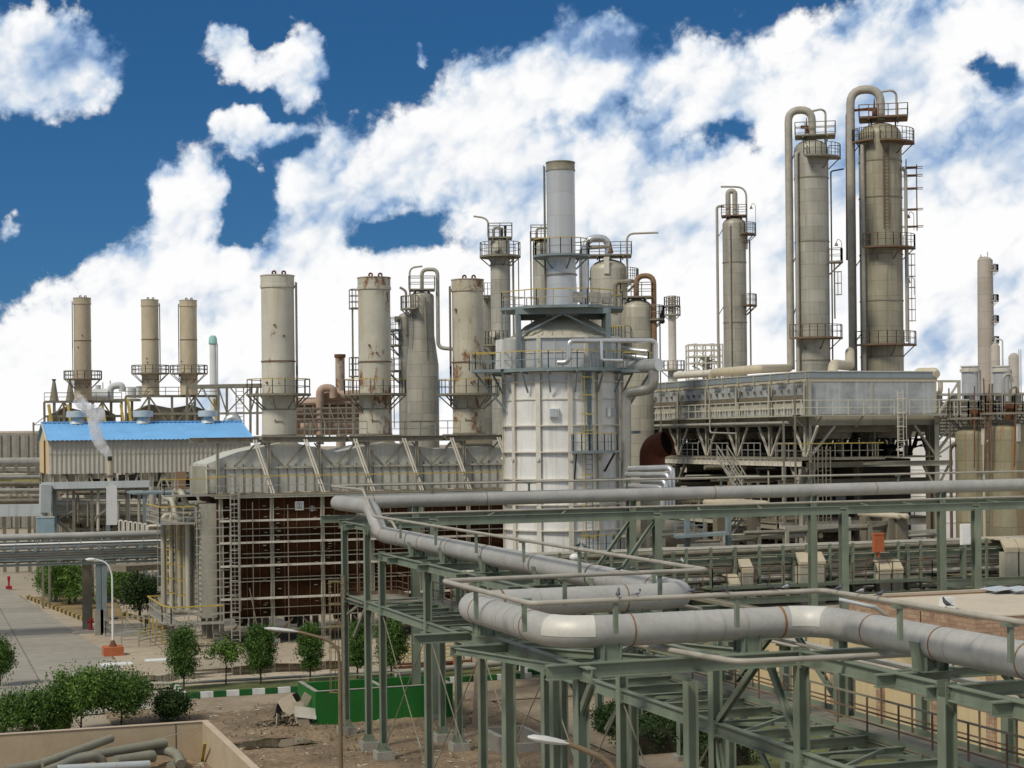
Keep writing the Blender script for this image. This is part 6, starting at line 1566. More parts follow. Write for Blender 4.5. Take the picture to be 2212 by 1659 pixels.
for px, yt, ybm, yp, lab, la in ((179.5, 644, 866, 818, 'leftmost far tan stack, standing alone, streaked with rust low down', -1.4), (325.5, 648, 854, 806, 'middle far tan stack, left of a close pair', 1.4), (408.5, 649, 854, 806, 'right far tan stack of a close pair, nearest the blue roof end', -1.4)):
    q = flp(px, ybm); zt_ = fzt(yt, px)
    chimney((q.x, q.y, q.z), 1.24, zt_ - q.z, fzt(yp, px) - q.z, lab, CHIM3 if px > 200 else mat('tan stack paint with rust', (.41, .35, .25), .6, 0, .14, .4, streak=.55, scol=(.42, .26, .12), rust=.55, rs=.5), la, 'far tan stacks', .58, 1.5, GALVD, .055)
# open gantry frame and pale far stack
t = thing('steel_gantry', 'open grey steel gantry with ladder between the far stacks and nearest furnace stack', 'gantry', at(480, 945, d=205))
t.location.z = 0
gq = lambda px, py, dy=0: at(px, py, d=205 + dy)
for px in (404, 472, 490, 541, 556): obj('post', MB().bar(gq(px, 940), gq(px, 834), .26), GALVD, t); 
obj('top_beam', MB().bar(gq(402, 835), gq(566, 832), .3, .4), GALVD, t); obj('cross_beam', MB().bar(gq(402, 894), gq(566, 892), .22, .26), GALVD, t)
obj('back_beam', MB().bar(gq(402, 838, 5), gq(566, 835, 5), .3, .3), GALVD, t)
for a, b in (((404, 894), (436, 838)), ((436, 838), (472, 892)), ((472, 838), (490, 892)), ((490, 892), (541, 838)), ((498, 838), (541, 892)), ((404, 838), (420, 894)), ((541, 892), (556, 838))): obj('brace', MB().bar(gq(*a), gq(*b), .15), GALVD, t)
q = gq(519, 940); obj('ladder', MB().ladder(q.x, q.y, gq(519, 940).z, gq(519, 836).z, toward(q), .9, .06, rung=.5), GALV, t)
tag(obj('bent_duct', MB().tube([gq(488, 925), gq(495, 905), gq(508, 902), gq(522, 935)], .62, .9, 16), SILVER), 'silver bent duct behind the right end of the blue roof', 'duct')
q = at(461, 840, d=430); zz = at(461, 725, d=430).z
t = thing('far_stack', 'pale far stack with haze paled green tip between tan stacks and furnace', 'chimney stack', (q.x, q.y, 0))
obj('shell', MB().lathe([(.95, 0), (.85, zz - 2), (.8, zz - 1.9)], n=16), FARG, t, False)
obj('green_tip', MB().lathe([(.95, zz - 2.2), (1.1, zz - 2), (1.0, zz - .6), (.6, zz), (.02, zz)], n=16), mat('haze paled green tip', (.28, .50, .46), .7, 0, .1, 1), t, False)  # green paled in the colour itself for distance haze
obj('ladder', MB().ladder(*lp(toward(q), 1.3, 1.1, 0)[:2], 10, zz - 2, toward(q) + 1.3, .5, .08, rung=1), FARG, t, False)
# small far equipment above the shed
for px, lab in ((117, 'left pointed vent cluster beside the leftmost far stack'), (152, 'right pointed vent cluster beside the leftmost far stack')):
    q = at(px, 866, d=270); k = 270 / F_PX
    t = thing('vent_cluster', lab, 'vents', q)
    obj('cone', MB().cyl((0, 0, 0), (0, 0, 44 * k), 10 * k, 3 * k, 10), GALVD, t, False)
    obj('cap', MB().cyl((0, 0, 44 * k), (0, 0, 47 * k), 4 * k, 5 * k, 8), DARK, t, False)
    obj('mast', MB().bar((0, 0, 0), (0, 0, -q.z), 6 * k, 6 * k).bar((-9 * k, 0, 0), (1 * k, 0, 46 * k), .14).bar((9 * k, 0, 0), (-1 * k, 0, 46 * k), .14), GALVD, t, False)
q = at(220, 852, d=275)
t = thing('far_equipment', 'cluster of grey drum and bent pipes right of the leftmost far stack', 'equipment', (q.x, q.y, 0)); kq = lambda px, py, dy=0: at(px, py, d=275 + dy)
obj('drum', MB().cyl(kq(200, 853), kq(236, 853), 1.0, None, 16), FARG, t); obj('bent_pipe', MB().tube([kq(238, 870), kq(238, 834), kq(264, 832), kq(264, 846)], .55, 1.2, 12), FARG, t)
obj('deck', MB().bar(kq(196, 865), kq(300, 864), 3, .4), GALVD, t); obj('frame', MB().bar(kq(200, 866), kq(200, 960), .4).bar(kq(240, 866), kq(240, 960), .4).bar(kq(285, 866), kq(285, 960), .4), GALVD, t)
for x_, y0_, y1_, w_ in ((222, 852, 826, .2), (238, 832, 822, .2), (212, 850, 832, .9), (285, 860, 838, 1.4), (300, 860, 834, 1.0)): obj('nozzle', MB().cyl(kq(x_, y0_), kq(x_, y1_), w_ / 2, None, 10), FARG, t)

# ---------------------------------------------------------------- left background: racks, ducts, far buildings
t, a, b = wall_run(-60, 95, 300, at(40, 935, d=300).z, CONC, 'long grey concrete building at the left horizon', 'concrete_building', 20)
for i in range(8): p_ = a.lerp(b, i / 8); obj('pilaster', MB().box(p_.x - .3, p_.y - .35, 0, p_.x + .3, p_.y - .02, at(40, 939, d=300).z), CONC, t)
q1, q2 = a.lerp(b, .62), a.lerp(b, .9); obj('dark_opening', MB().add([(q1.x, q1.y - .9, 7), (q2.x, q2.y - .9, 7), (q2.x, q2.y - .9, 11.5), (q1.x, q1.y - .9, 11.5)], [(0, 1, 2, 3)]), DARK, t)
t, a, b = wall_run(-60, 130, 420, at(40, 931, d=420).z, ROOFC, 'pale flat roof block on the left horizon', 'pale_block', 30)
q = at(74, 1000, d=230)
t = thing('stair_tower', 'thin steel ladder tower at the left edge of the shed', 'tower', (q.x, q.y, 0)); mb = MB()
for i in range(2):
    for j in range(2): mb.bar((i * 1.6, j * 1.6, 0), (i * 1.6, j * 1.6, at(74, 912, d=230).z), .14)
for k in range(12): mb.bar((0, 0, 3 + k * 1.3), (1.6, 0, 4.2 + k * 1.3), .1).bar((0, 0, 3 + k * 1.3), (1.6, 0, 3 + k * 1.3), .1)
obj('frame', mb, GALVD, t, False)
t = thing('far_pipe_rack', 'far rack of grey pipes at the left edge behind the shed', 'pipe rack', at(40, 1020, d=200)); t.location.z = 0
for k, (py, r_, m_) in enumerate(((999, .62, GALV), (1012, .2, PIPES), (1019, .3, GALVD), (1026, .25, CASE), (1031, .25, GALV), (1045, .3, GALVD), (1060, .3, GALV), (1072, .25, PIPES), (1083, .3, GALVD), (1095, .25, GALV))):
    a, b = at(-80, py + 1, d=200 - k * 2), at(86 if k < 5 else 110, py, d=205 - k * 2)
    obj('pipe_run', MB().cyl(a, b, r_, None, 10), m_, t)
for px in (8, 35, 62, 80): obj('post', MB().bar(at(px, 1000, d=200) * 1, at(px, 1000, d=200) * Vector((1, 1, 0)).length * 0 + Vector((at(px, 1000, d=200).x, at(px, 1000, d=200).y, 0)), .4) if False else MB().bar(at(px, 1003, d=198), Vector((at(px, 1003, d=198).x, at(px, 1003, d=198).y, 0)), .4), GALVD, t)
for px in (30, 55): obj('cross_frame', MB().bar(at(px - 25, 1088, d=188), at(px, 1062, d=188), .2).bar(at(px, 1062, d=188), at(px + 22, 1088, d=188), .2), GALVD, t)
obj('yellow_run', MB().bar(at(-60, 1037, d=196), at(85, 1036, d=198), .3, .35), mat('yellow green run', (.36, .34, .12), .6, 0, .2, 1), t)
# pale cable duct frame in front of the shed
q = at(160, 1080, d=158)
t = thing('cable_duct_frame', 'pale grey cable duct dropping in a step on a steel frame before the shed', 'cable duct', (q.x, q.y, 0))
D1 = 158; dq = lambda zx, zy, dy=0: at(.2604 * zx, 864 + .2604 * zy, d=D1 + dy)
DUCT = mat('pale grey duct cover', (.43, .46, .46), .5, .1, .1, .8, streak=.3)
obj('duct', MB().bar(dq(-80, 918), dq(385, 912), .6, 1.1), DUCT, t); obj('duct', MB().bar(dq(372, 930), dq(376, 700), .9, 2.3), DUCT, t); obj('duct', MB().bar(dq(350, 712), dq(1245, 695), .8, .62), DUCT, t)
for zx in (452, 893, 1200, 610, 760, 1050): obj('post', MB().bar(dq(zx, 720, .4), Vector((dq(zx, 720, .4).x, dq(zx, 720, .4).y, 0)), .36 if zx in (452, 893, 1200) else .24), GALVD if zx in (610, 760, 1050) else STEELB, t)
obj('white_panel', MB().bar(dq(926, 715, -.5), dq(928, 1036, -.5), .95, .2), WHITE, t)
obj('beam', MB().bar(dq(450, 745), dq(1240, 735), .3, .3), GALVD, t)
for zy, r_ in ((840, .16), (865, .26), (905, .16), (925, .2), (950, .22), (965, .14), (1000, .3), (885, .14)): obj('pipe_run', MB().cyl(dq(445, zy, 1), dq(1390, zy - 6, 3), r_, None, 8), R.choice([PIPES, GALVD, CASE, GALV]), t)
for i in range(10): obj('drop_pipe', MB().tube([dq(560 + i * 85, 720 + (i % 3) * 60, .6), dq(560 + i * 85, 980 + (i % 4) * 35, .6)], .1 + .05 * (i % 2), 0, 8), R.choice([PIPES, VRIB, GALVD]), t)
for a, b in (((460, 980), (610, 1100)), ((460, 1000), (640, 900)), ((760, 1000), (893, 900)), ((560, 1090), (460, 1000))): obj('brace', MB().bar(dq(*a, .5), dq(*b, .5), .18), GALVD, t)
for i in range(26):
    zy = 760 + i * 13 + R.uniform(-4, 4); zl = R.uniform(445, 760); obj('pipe_run', MB().cyl(dq(zl, zy, 2 + i % 4), dq(zl + R.uniform(300, 640), zy - 4, 3 + i % 4), R.uniform(.08, .24), None, 8), R.choice([GALVD, CASED, CASE, PIPES, RUSTP, GALV]), t)
for i in range(22):
    zx = 460 + i * 42; obj('standing_pipe', MB().bar(dq(zx, R.uniform(720, 880), 3), dq(zx, 1110, 3), R.uniform(.1, .3)), R.choice([GALVD, CASED, CASE, DARK]), t)
for i in range(6):
    zx = 990 + i * 40; obj('u_pipe', MB().tube([dq(zx, 1095, -.6), dq(zx, 1000 + i * 6, -.6), dq(zx + 26, 1000 + i * 6, -.6), dq(zx + 26, 1095, -.6)], .09, .3, 8), VRIB, t)
obj('long_loop', MB().tube([dq(1225, 1090, -.8), dq(1225, 1045, -.8), dq(1375, 1042, -.8), dq(1375, 1090, -.8)], .13, .3, 8), VRIB, t)
obj('hanging_pipe', MB().cyl(dq(1265, 720, -1), dq(1268, 915, -1), .33, None, 12), GALV, t)
obj('dark_shelter', MB().box(*dq(470, 1180, 6), *dq(1380, 860, 11)), CASED, t)
for i in range(12): obj('floor_beam', MB().bar(dq(470 + i * 75, 850, 4), dq(470 + i * 75, 1090, 4), .2), R.choice([GALVD, CASE, DARK]), t)
for sx, lab in ((352, 'left one of two light blue boxes before the cable duct'), (405, 'right one of two light blue boxes before the cable duct')):
    q = dq(sx, 1050, -4); tt = thing('blue_box', lab, 'equipment box', q)
    obj('case', MB().box(-.5, -.4, -.8, .45, .4, .8), BLUEP, tt, False); obj('lid', MB().box(-.54, -.44, .8, .49, .44, .88), VENT, tt, False); obj('stand', MB().bar((0, 0, -.8), (0, 0, -q.z), .2), GALVD, tt, False)
# rack bridging the road on the left
lr = thing('pipe_bridge', 'grey pipe bridge crossing the road at left with a fat pipe on top', 'pipe bridge', (8, 137, 0))
def lq(n, mb, m): return obj(n, mb, m, lr)
lq('fat_pipe', MB().cyl((-14, 136.4, 7.72), (19.3, 136.4, 7.72), .26, None, 20), PIPE)
lq('white_pipe', MB().cyl((-14, 137.2, 6.95), (19.4, 137.2, 6.95), .24, None, 14), WHITE)
for y, z, r_, m_ in ((138.2, 6.9, .2, GALV), (139.2, 6.9, .15, PIPES), (136.0, 6.35, .16, PIPES), (136.9, 6.3, .2, GALV), (138, 6.3, .2, GALVD), (139, 6.35, .14, CASE)): lq('pipe_run', MB().cyl((-14, y, z), (19.4, y, z), r_, None, 10), m_)
RKB = mat('grey green bridge steel', (.23, .25, .225), .6, 0, .2, 1, streak=.4, scol=(.12, .11, .08))
for y in (135.7, 139.8):
    for z, h_ in ((6.05, .28), (5.62, .2), (6.62, .16), (7.1, .14)): lq('chord', MB().ib((-14, y, z), (19.6, y, z), .18, h_), RKB)
for i in range(21): lq('bracket', MB().box(-13.5 + i * 1.6, 135.5, 6.6, -13.28 + i * 1.6, 135.62, 7.0), STEELB); lq('stanchion', MB().bar((-13.2 + i * 1.6, 135.6, 7.1), (-13.2 + i * 1.6, 135.6, 7.5), .06), GALV); lq('cross_beam', MB().bar((-13 + i * 1.6, 135.8, 5.7), (-13 + i * 1.6, 139.7, 5.7), .16, .24), RKB)
for px, y, w_, foot in ((186, 139.8, .55, 0), (192, 139.8, .5, 0), (213, 135.9, .36, 1), (225, 135.9, .4, 1)):
    x = at(px, 1300, Y=y).x
    lq('bridge_leg', MB().ib((x, y, 1.9 if foot else 0), (x, y, 5.5), w_, w_, .05, (0, 1, 0)), STEELB if foot else GALVD)
    if foot: lq('pedestal', MB().box(x - .32, y - .35, 0, x + .32, y + .35, 1.95), CONC)
# low sloping conveyor like duct beyond the bridge
tag(obj('low_duct', MB().bar(at(245, 1228, d=150), at(345, 1222, d=155), 3, .5), CASED), 'low dull duct beneath the right end of the pipe bridge', 'duct')
# dark backing blocks added to stand for shade in the gaps at the right
hs_ = thing('under_deck_backing', 'dark backing house added under the air cooler deck to stand for shade', 'building', (75, 138, 0))
obj('wall', MB().box(72.5, 122.5, 0, 78, 154, 12.9), mat('under deck shade wall', (.045, .04, .03), .9, 0, .4, .5), hs_)  # near-black colour stands for the dark under the deck
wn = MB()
for i in range(9): obj('painted_gap', MB().box(72.4, 123.5 + i * 3.3, 9.0 + (i % 3) * .6, 72.498, 125 + i * 3.3, 10.2 + (i % 2) * .8), [WHITE, DARK, CASE][i % 3], hs_)  # white blocks paint bright gaps, black ones paint dark gaps
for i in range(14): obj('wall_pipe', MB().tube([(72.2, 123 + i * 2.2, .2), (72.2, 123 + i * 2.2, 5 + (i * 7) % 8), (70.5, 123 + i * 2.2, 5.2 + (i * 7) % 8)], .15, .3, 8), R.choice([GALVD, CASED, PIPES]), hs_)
hs2 = thing('vessel_gap_backing', 'low dark backing shed added behind the rack between silver vessel and air cooler', 'building', (58, 146, 0))
obj('wall', MB().box(45, 143, 0, 66, 150, 9.6), mat('dark gap backing wall', (.055, .05, .04), .9, 0, .35, .4, streak=.3), hs2); obj('roof', MB().box(44.7, 142.6, 9.6, 66.3, 150.4, 9.85), CASED, hs2)  # added block, coloured dark to stand for the gloom beside the vessel
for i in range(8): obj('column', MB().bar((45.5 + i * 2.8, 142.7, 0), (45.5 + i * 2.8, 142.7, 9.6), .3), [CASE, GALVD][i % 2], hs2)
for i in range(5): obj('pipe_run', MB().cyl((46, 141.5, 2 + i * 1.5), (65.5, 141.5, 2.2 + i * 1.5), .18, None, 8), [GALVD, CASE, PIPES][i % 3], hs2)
bf = thing('blue_steel_frame', 'light blue steel service platform between the vessel and the stairs', 'platform', at(1500, 1160, d=112)); bf.location.z = 0
bq = lambda zx, zy, dy=0: at(1242 + .2441 * zx, 972 + .2441 * zy, d=112 + dy)
for zx in (990, 1355): obj('post', MB().bar(bq(zx, 480), Vector((bq(zx, 480).x, bq(zx, 480).y, 0)), .3), STEELB, bf)
obj('deck', MB().bar(bq(880, 765), bq(1350, 735), 1.6, .18), STEELB, bf)
rl = MB(); tp = MB(); rl.rail([bq(890, 750), bq(1140, 745)], 1.2, .7, .03, (.5,), top=tp); obj('railing', rl, STEELB, bf); obj('handrail', tp, YEL, bf)
# assorted pipe clutter behind the middle rack
for i, (px, py, d0, ln) in enumerate(((1400, 1150, 118, 9), (1470, 1180, 116, 7), (1640, 1150, 121, 8), (1700, 1140, 117, 10), (1880, 1130, 116, 6), (1950, 1150, 118, 7), (1560, 1160, 119, 6))):
    q = at(px, py, d=d0)
    tt = thing('pump_skid', ['first', 'second', 'third', 'fourth', 'fifth', 'sixth', 'seventh'][i] + ' dull pump and pipe skid from the left behind the middle rack', 'pump skid', (q.x, q.y, 0), 'pump skids behind the middle rack')
    obj('frame', MB().bar((0, 0, 0), (0, 0, q.z), .22).bar((ln * .5, .3, 0), (ln * .5, .3, q.z + .6), .2).bar((-.2, 0, q.z), (ln * .5, .3, q.z), .2, .24), [GALVD, CASE][i % 2], tt, False)
    for k in range(4): obj('pipe_run', MB().tube([(-ln * .3, .5 + k * .5, q.z - 1.2 * k - .3), (ln * .5, .5 + k * .5, q.z - 1.2 * k - .3), (ln * .5, .5 + k * .5, .2)], R.uniform(.1, .24), .5, 8), R.choice([GALVD, CASE, PIPES, GALV, BEIGET]), tt, False)
    obj('pump', MB().cyl((1, .2, .8), (2.6, .2, .8), .45, None, 12).box(.8, -.3, 0, 2.8, .7, .35), STEELB, tt, False)
# ---------------------------------------------------------------- kerbs, basins, small things on the ground
def kerb(name, p, q, n, mats, w=.22, h=.34, lab=None):
    p, q = Vector(p), Vector(q)
    t_ = thing(name, lab, 'kerb', p.lerp(q, .5))
    for i in range(n):
        a, b = p.lerp(q, i / n), p.lerp(q, (i + .985) / n)
        obj('kerb_block', MB().bar(a + Vector((0, 0, h / 2)), b + Vector((0, 0, h / 2)), w, h), mats[i % 2], t_)
    return t_
kerb('kerb', (15.1, 100.2, 0), (36.4, 100.2, 0), 28, [KGREEN, KWHITE], lab='long green and white striped kerb along the tree strip')
kerb('kerb', (14.98, 104.6, 0), (14.98, 100.35, 0), 6, [KGREEN, KWHITE], lab='short green and white kerb closing the left end of the tree strip')
kerb('kerb', (36.9, 104.2, 0), (36.9, 101.4, 0), 5, [KGREEN, KWHITE], lab='green and white kerb turning the corner behind the near columns')
kerb('kerb', (36.95, 101.3, 0), (52, 100.9, 0), 20, [KGREEN, KWHITE], lab='green and white kerb running right behind the pipe rack')
kerb('kerb', (10.5, 170.2, 0), (13.7, 146.2, 0), 30, [KYEL, KBLK], lab='worn yellow and black kerb along the road side of tree island')
kerb('kerb', (13.8, 146, 0), (17.0, 146, 0), 5, [KYEL, KBLK], lab='yellow and black kerb at the near end of tree island')
kerb('kerb', (17.2, 150.5, 0), (18.4, 142.2, 0), 10, [KYEL, KBLK], lab='yellow and black kerb beside the dark conical tree')
kerb('kerb', (38.2, 88, 0), (43.5, 88, 0), 7, [KYEL, KBLK], w=.35, h=.8, lab='tall yellow and black kerb wall by the side road')
# green basin
gb_ = thing('green_basin', 'long low bright green walled basin on the brown dirt', 'basin', (23.6, 90, 0))
obj('front_wall', MB().box(19.9, 87.8, 0, 27.4, 88.0, 1.8), GREENB, gb_); obj('back_wall', MB().box(19.9, 92.0, 0, 27.4, 92.2, 1.7), GREENB, gb_)
obj('left_wall', MB().box(19.9, 88.0, 0, 20.1, 92.0, 1.78), GREENB, gb_); obj('right_wall', MB().box(27.2, 88.0, 0, 27.4, 92.0, 1.78), GREENB, gb_); obj('inner_wall', MB().box(23.6, 88.0, 0, 23.8, 92.0, 1.75), GREENB, gb_)
obj('coping', MB().box(19.88, 87.78, 1.8, 27.42, 88.02, 1.83).box(19.88, 88.02, 1.78, 20.12, 92.0, 1.81).box(23.58, 88.02, 1.75, 23.82, 91.9, 1.78).box(27.18, 88.02, 1.78, 27.42, 92, 1.81), CONC, gb_)
obj('slime_pipe', MB().tube([(20.4, 91.6, 2.0), (26.6, 91.6, 2.05)], .04), GREENL, gb_)
# torn cardboard and rubble heap
hp = thing('rubbish_heap', 'heap of torn cardboard sheets and rubble against the green basin', 'rubbish', (18.7, 88.6, 0))
mb = MB()
for i in range(420):
    a_, r_ = R.uniform(0, 2 * pi), abs(R.gauss(0, 1.0)); x, y = 18.3 + r_ * cos(a_) * 1.2, 88.4 + r_ * sin(a_) * .8; z = max(0, .7 - r_ * .45) * R.random() + .05; s_ = R.uniform(.05, .19)
    vs = [(x + R.uniform(-s_, s_), y + R.uniform(-s_, s_), z + R.uniform(-s_ * .4, s_)) for _ in range(5)]
    mb.add(vs, [(0, 1, 2), (0, 2, 3), (1, 2, 4), (0, 3, 4), (2, 3, 4), (0, 1, 4)])
tag(obj('rubble', mb, RUBBLE, hp), None, None, None, 'stuff')
for i, (x, y, z, w_, l_, m_) in enumerate([(18.6, 88.4, 1.1, .9, .7, CARD), (19.1, 88.0, .7, .6, 1.1, CARD), (19.35, 87.8, .75, .55, 1.0, VRIB), (18.2, 88.6, .7, .7, .6, DARK), (18.9, 88.7, 1.3, .7, .5, DARK), (19.5, 88.7, 1.2, .8, .4, CARD), (18.0, 88.1, .35, .6, .5, CARD), (19.2, 87.6, .3, .5, .5, RUBBLE)]):
    d_ = Vector((R.uniform(-1, 1), R.uniform(-.6, .6), R.uniform(.1, .9))).normalized(); u_ = Vector((R.uniform(-.4, .4), -1, R.uniform(.2, 1)))
    p_ = Vector((x, y, z)); obj('cardboard_sheet', MB().bar(p_ - d_ * l_ * .6, p_ + d_ * l_ * .6, w_ * 1.1, .03, u_), m_, hp)
# pit and stake
solo('concrete_pit', MB().box(26.0, 76.2, -.1, 26.3, 79.0, .9).box(26.3, 78.8, -.1, 28.2, 79.0, .9).box(28.0, 76.2, -.1, 28.2, 78.8, .9).box(26.3, 76.2, -.1, 28.0, 76.4, .5), CONC, 'small open concrete pit beside the rear rack columns', 'pit')
tag(obj('wooden_plank', MB().bar((27.6, 84.6, 0.05), (28.8, 87.6, 3.4), .3, .08), mat('old plank', (.30, .20, .14), .85, 0, .2, 1.5, streak=.4)), 'brown plank leaning at the right end of green basin', 'plank')
def hydrant(x, y, z, s, lab):
    t_ = thing('fire_hydrant', lab, 'hydrant', (x, y, z))
    obj('barrel', MB().lathe([(.2 * s, 0), (.2 * s, .08 * s), (.12 * s, .1 * s), (.12 * s, .75 * s), (.17 * s, .78 * s), (.15 * s, .9 * s), (.05 * s, 1.0 * s), (.01, 1.02 * s)], n=14), REDP, t_, False)
    obj('outlet', MB().cyl((-.3 * s, 0, .62 * s), (.3 * s, 0, .62 * s), .08 * s, None, 10), REDP, t_, False); return t_
hydrant(13.35, 137.9, .2, 1.0, 'red fire hydrant on a low kerbed pad under the pipe bridge')
solo('hydrant_pad', MB().box(11.9, 137.0, 0, 14.4, 138.8, .12).box(12.1, 137.2, .12, 14.2, 138.6, .2), CONC, 'low concrete pad under the far red hydrant', 'pad')
q = at(62, 1575, Z=0); hydrant(q.x, q.y, 0, 1.5, 'red fire hydrant among the shrubs above the beige wall')
q = at(36, 1560, Z=0); solo('white_post', MB().cyl((q.x, q.y, 0), (q.x, q.y, 1.3), .16, None, 12).cyl((q.x, q.y, 1.3), (q.x, q.y, 1.42), .2, .12, 12), WHITE, 'short white post beside the hydrant among shrubs', 'post')
# light poles
lpole = thing('light_pole', 'white curved light pole on an orange concrete block', 'light pole', (13.35, 122.6, 0))
zt1 = at(205, 1209, Y=122.6).z
obj('base_block', MB().box(-.68, -.68, 0, .68, .68, .62), ORANGE, lpole, False)
obj('pole_foot', MB().cyl((0, 0, .62), (0, 0, 1.05), .3, .1, 10), RUST, lpole, False)
obj('pole', MB().cyl((0, 0, 1.0), (0, 0, 3.2), .085, .075, 10).tube([(0, 0, 3.2), (0, 0, zt1 - 1.0), (-.35, 0, zt1 - .2), (-1.15, 0, zt1 + .02)], .06, .9, 10), WHITE, lpole, False)
obj('lamp_head', MB().sphere((-1.45, 0, zt1 + .03), .38, .16, .11, 14, 8), WHITE, lpole, False)
def arch_lamp(px, py, d_, pxh, pyh, name, lab, m_pole, zbase=0):
    p = at(px, py, d=d_); hd_ = at(pxh, pyh, d=d_); v = hd_ - Vector((p.x, p.y, hd_.z)); n = v.normalized()
    t_ = thing(name, lab, 'light pole', (p.x, p.y, 0))
    L = v.length; zt_ = hd_.z
    o = lambda k, z: Vector((n.x * L * k, n.y * L * k, z))
    obj('pole', MB().cyl((0, 0, 0), (0, 0, zt_ - 1.5), .1, .07, 12).tube([o(0, zt_ - 1.5), o(.02, zt_ - .75), o(.22, zt_ - .42), o(.8, zt_ - .1)], .055, .7, 10), m_pole, t_, False)
    mb = MB(); ring_ = []
    side = Vector((-n.y, n.x, 0))
    prof = [(.72, .05), (.8, .075), (.92, .11), (1.08, .13), (1.25, .11), (1.34, .04)]
    vs = []
    for k, r_ in prof:
        for i in range(12): th = 2 * pi * i / 12; vs.append(o(k, zt_ - .13 + (k - .72) * .22) + side * r_ * cos(th) + Vector((0, 0, r_ * .6 * sin(th))))
    mb.add(vs, [(j * 12 + i, j * 12 + (i + 1) % 12, (j + 1) * 12 + (i + 1) % 12, (j + 1) * 12 + i) for j in range(len(prof) - 1) for i in range(12)], True)
    mb.add(vs[-12:], [tuple(range(12))]); mb.add(vs[:12], [tuple(range(12))])
    obj('lamp_head', mb, mat('dusty lamp shell', (.50, .50, .48), .5, 0, .15, 3, streak=.3), t_, False)
OLDP = mat('rusty brown lamp pole', (.17, .125, .07), .75, 0, .3, 1.5, rust=.5)
arch_lamp(736, 1640, 62, 612, 1357, 'light_pole', 'rusty pole with arched arm and white lamp head before the furnace', OLDP)
arch_lamp(1338, 1650, 33, 1190, 1592, 'light_pole', 'rusty arched lamp arm with white head low in the foreground', OLDP)
q = at(1241, 1204, d=78); 
t = thing('floodlight', 'small round white floodlight on the far rack beam before the vessel', 'floodlight', q); obj('bowl', MB().sphere((0, 0, 0), .24, .2, .18, 14, 8), WHITE, t, False); obj('arm', MB().tube([(0.1, 0, -.05), (.6, .2, -.2), (1.2, .4, -.6)], .04, .2, 8), GALV, t, False)
# pads, small rails, slabs
solo('guard_railing', MB().box(14.0, 134.2, 0, 17.2, 136.5, .16).rail([(14.1, 134.3, .16), (17.1, 134.3, .16), (17.1, 136.4, .16), (14.1, 136.4, .16)], 1.1, 1.5, .035, (.5,), True), GALV, 'grey guard railing on a slab round the bridge pedestal', 'railing')
for px0, py0, px1, py1, lab in ((300, 1400, 372, 1385, 'yellow topped guard railing left of the tall trimmed tree'), (262, 1398, 372, 1392, 'low railing behind the orange block of the light pole')):
    a, b = at(px0, py0, Z=0), at(px1, py1, Z=0); t_ = thing('guard_railing', lab, 'railing', a); rl = MB(); tp = MB()
    rl.rail([a, b, b + Vector((.3, 2.2, 0)), a + Vector((.3, 2.2, 0))], 1.05, 1.3, .035, (.5,), top=tp); obj('posts', rl, GALV, t_); obj('top_rail', tp, YEL if px0 == 300 else GALV, t_)
for px, py, w_, lab in ((250, 1437, 1.6, 'white rimmed slab lying by the orange block'), (345, 1428, 1.5, 'white slab lying behind the tall trimmed tree')):
    q = at(px, py, Z=0); solo('cover_slab', MB().box(q.x - w_ / 2 - .2, q.y - .5, .02, q.x + w_ / 2 + .3, q.y + .6, .1).box(q.x - w_ / 2, q.y - .4, .1, q.x + w_ / 2 + .2, q.y + .5, .13), WHITE, lab, 'slab')
solo('ground_pipe', MB().tube([(12.9, 105.6, .2), (13.6, 105.2, .25), (14.6, 105.0, .25), (24, 105.1, .22), (36.5, 105.4, .22)], .09, .3, 10), GALV, 'pale pipe lying on the ground behind the tree strip', 'pipe')
solo('ground_pipe', MB().tube([(28, 101.5, .55), (36, 103.6, .55), (44, 103.9, .55)], .2, .5, 12), GALV, 'fat grey pipe lying low behind the near rack columns', 'pipe')
q = at(1000, 1405, Z=0)
solo('valve_station', MB().rail([(30.0, 108.5, 0), (35.2, 108.5, 0), (35.2, 110.2, 0), (30.0, 110.2, 0)], 1.0, 1.2, .035, (.5,), True), YEL, 'yellow rails round a valve pit behind the rack columns', 'railing')
solo('rebar_bundle', MB().bar((29.3, 106.4, .2), (34, 106.9, .25), .35, .2).bar((29.6, 106.8, .4), (34.6, 106.6, .4), .2, .12), RUST, 'rusty bars lying on the yard behind the tree strip', 'rebar')
solo('valve_post', MB().cyl((33.2, 105.9, 0), (33.2, 105.9, 1.3), .1, None, 8).sphere((33.2, 105.9, 1.4), .2), ORANGE, 'orange capped valve post behind the rack', 'post')
t = thing('pump_pit', 'sunken pump pit with rusty rails beside the side road', 'pit', (41, 86.5, 0))
obj('rim', MB().box(38.6, 84.5, 0, 43.4, 84.8, .5).box(38.6, 84.8, 0, 38.9, 87.8, .5).box(43.1, 84.8, 0, 43.4, 87.8, .5), CONC, t); obj('railing', MB().rail([(38.8, 84.7, .5), (43.2, 84.7, .5), (43.2, 87.7, .5), (38.8, 87.7, .5)], 1.1, 1.1, .03, (.5,), True), RUSTP, t); obj('pump', MB().cyl((40, 86, .6), (41.2, 86, .6), .35, None, 12).cyl((39.9, 86, .2), (39.9, 86, 1.3), .1, None, 8), DARK, t)
solo('white_post', MB().cyl((39.4, 83.9, 0), (39.4, 83.9, 3.2), .12, None, 10).box(39.0, 83.5, 0, 39.8, 84.3, .25), WHITE, 'peeling white post on a square foot at the pump pit', 'post')
q = at(113, 1248, Z=0)
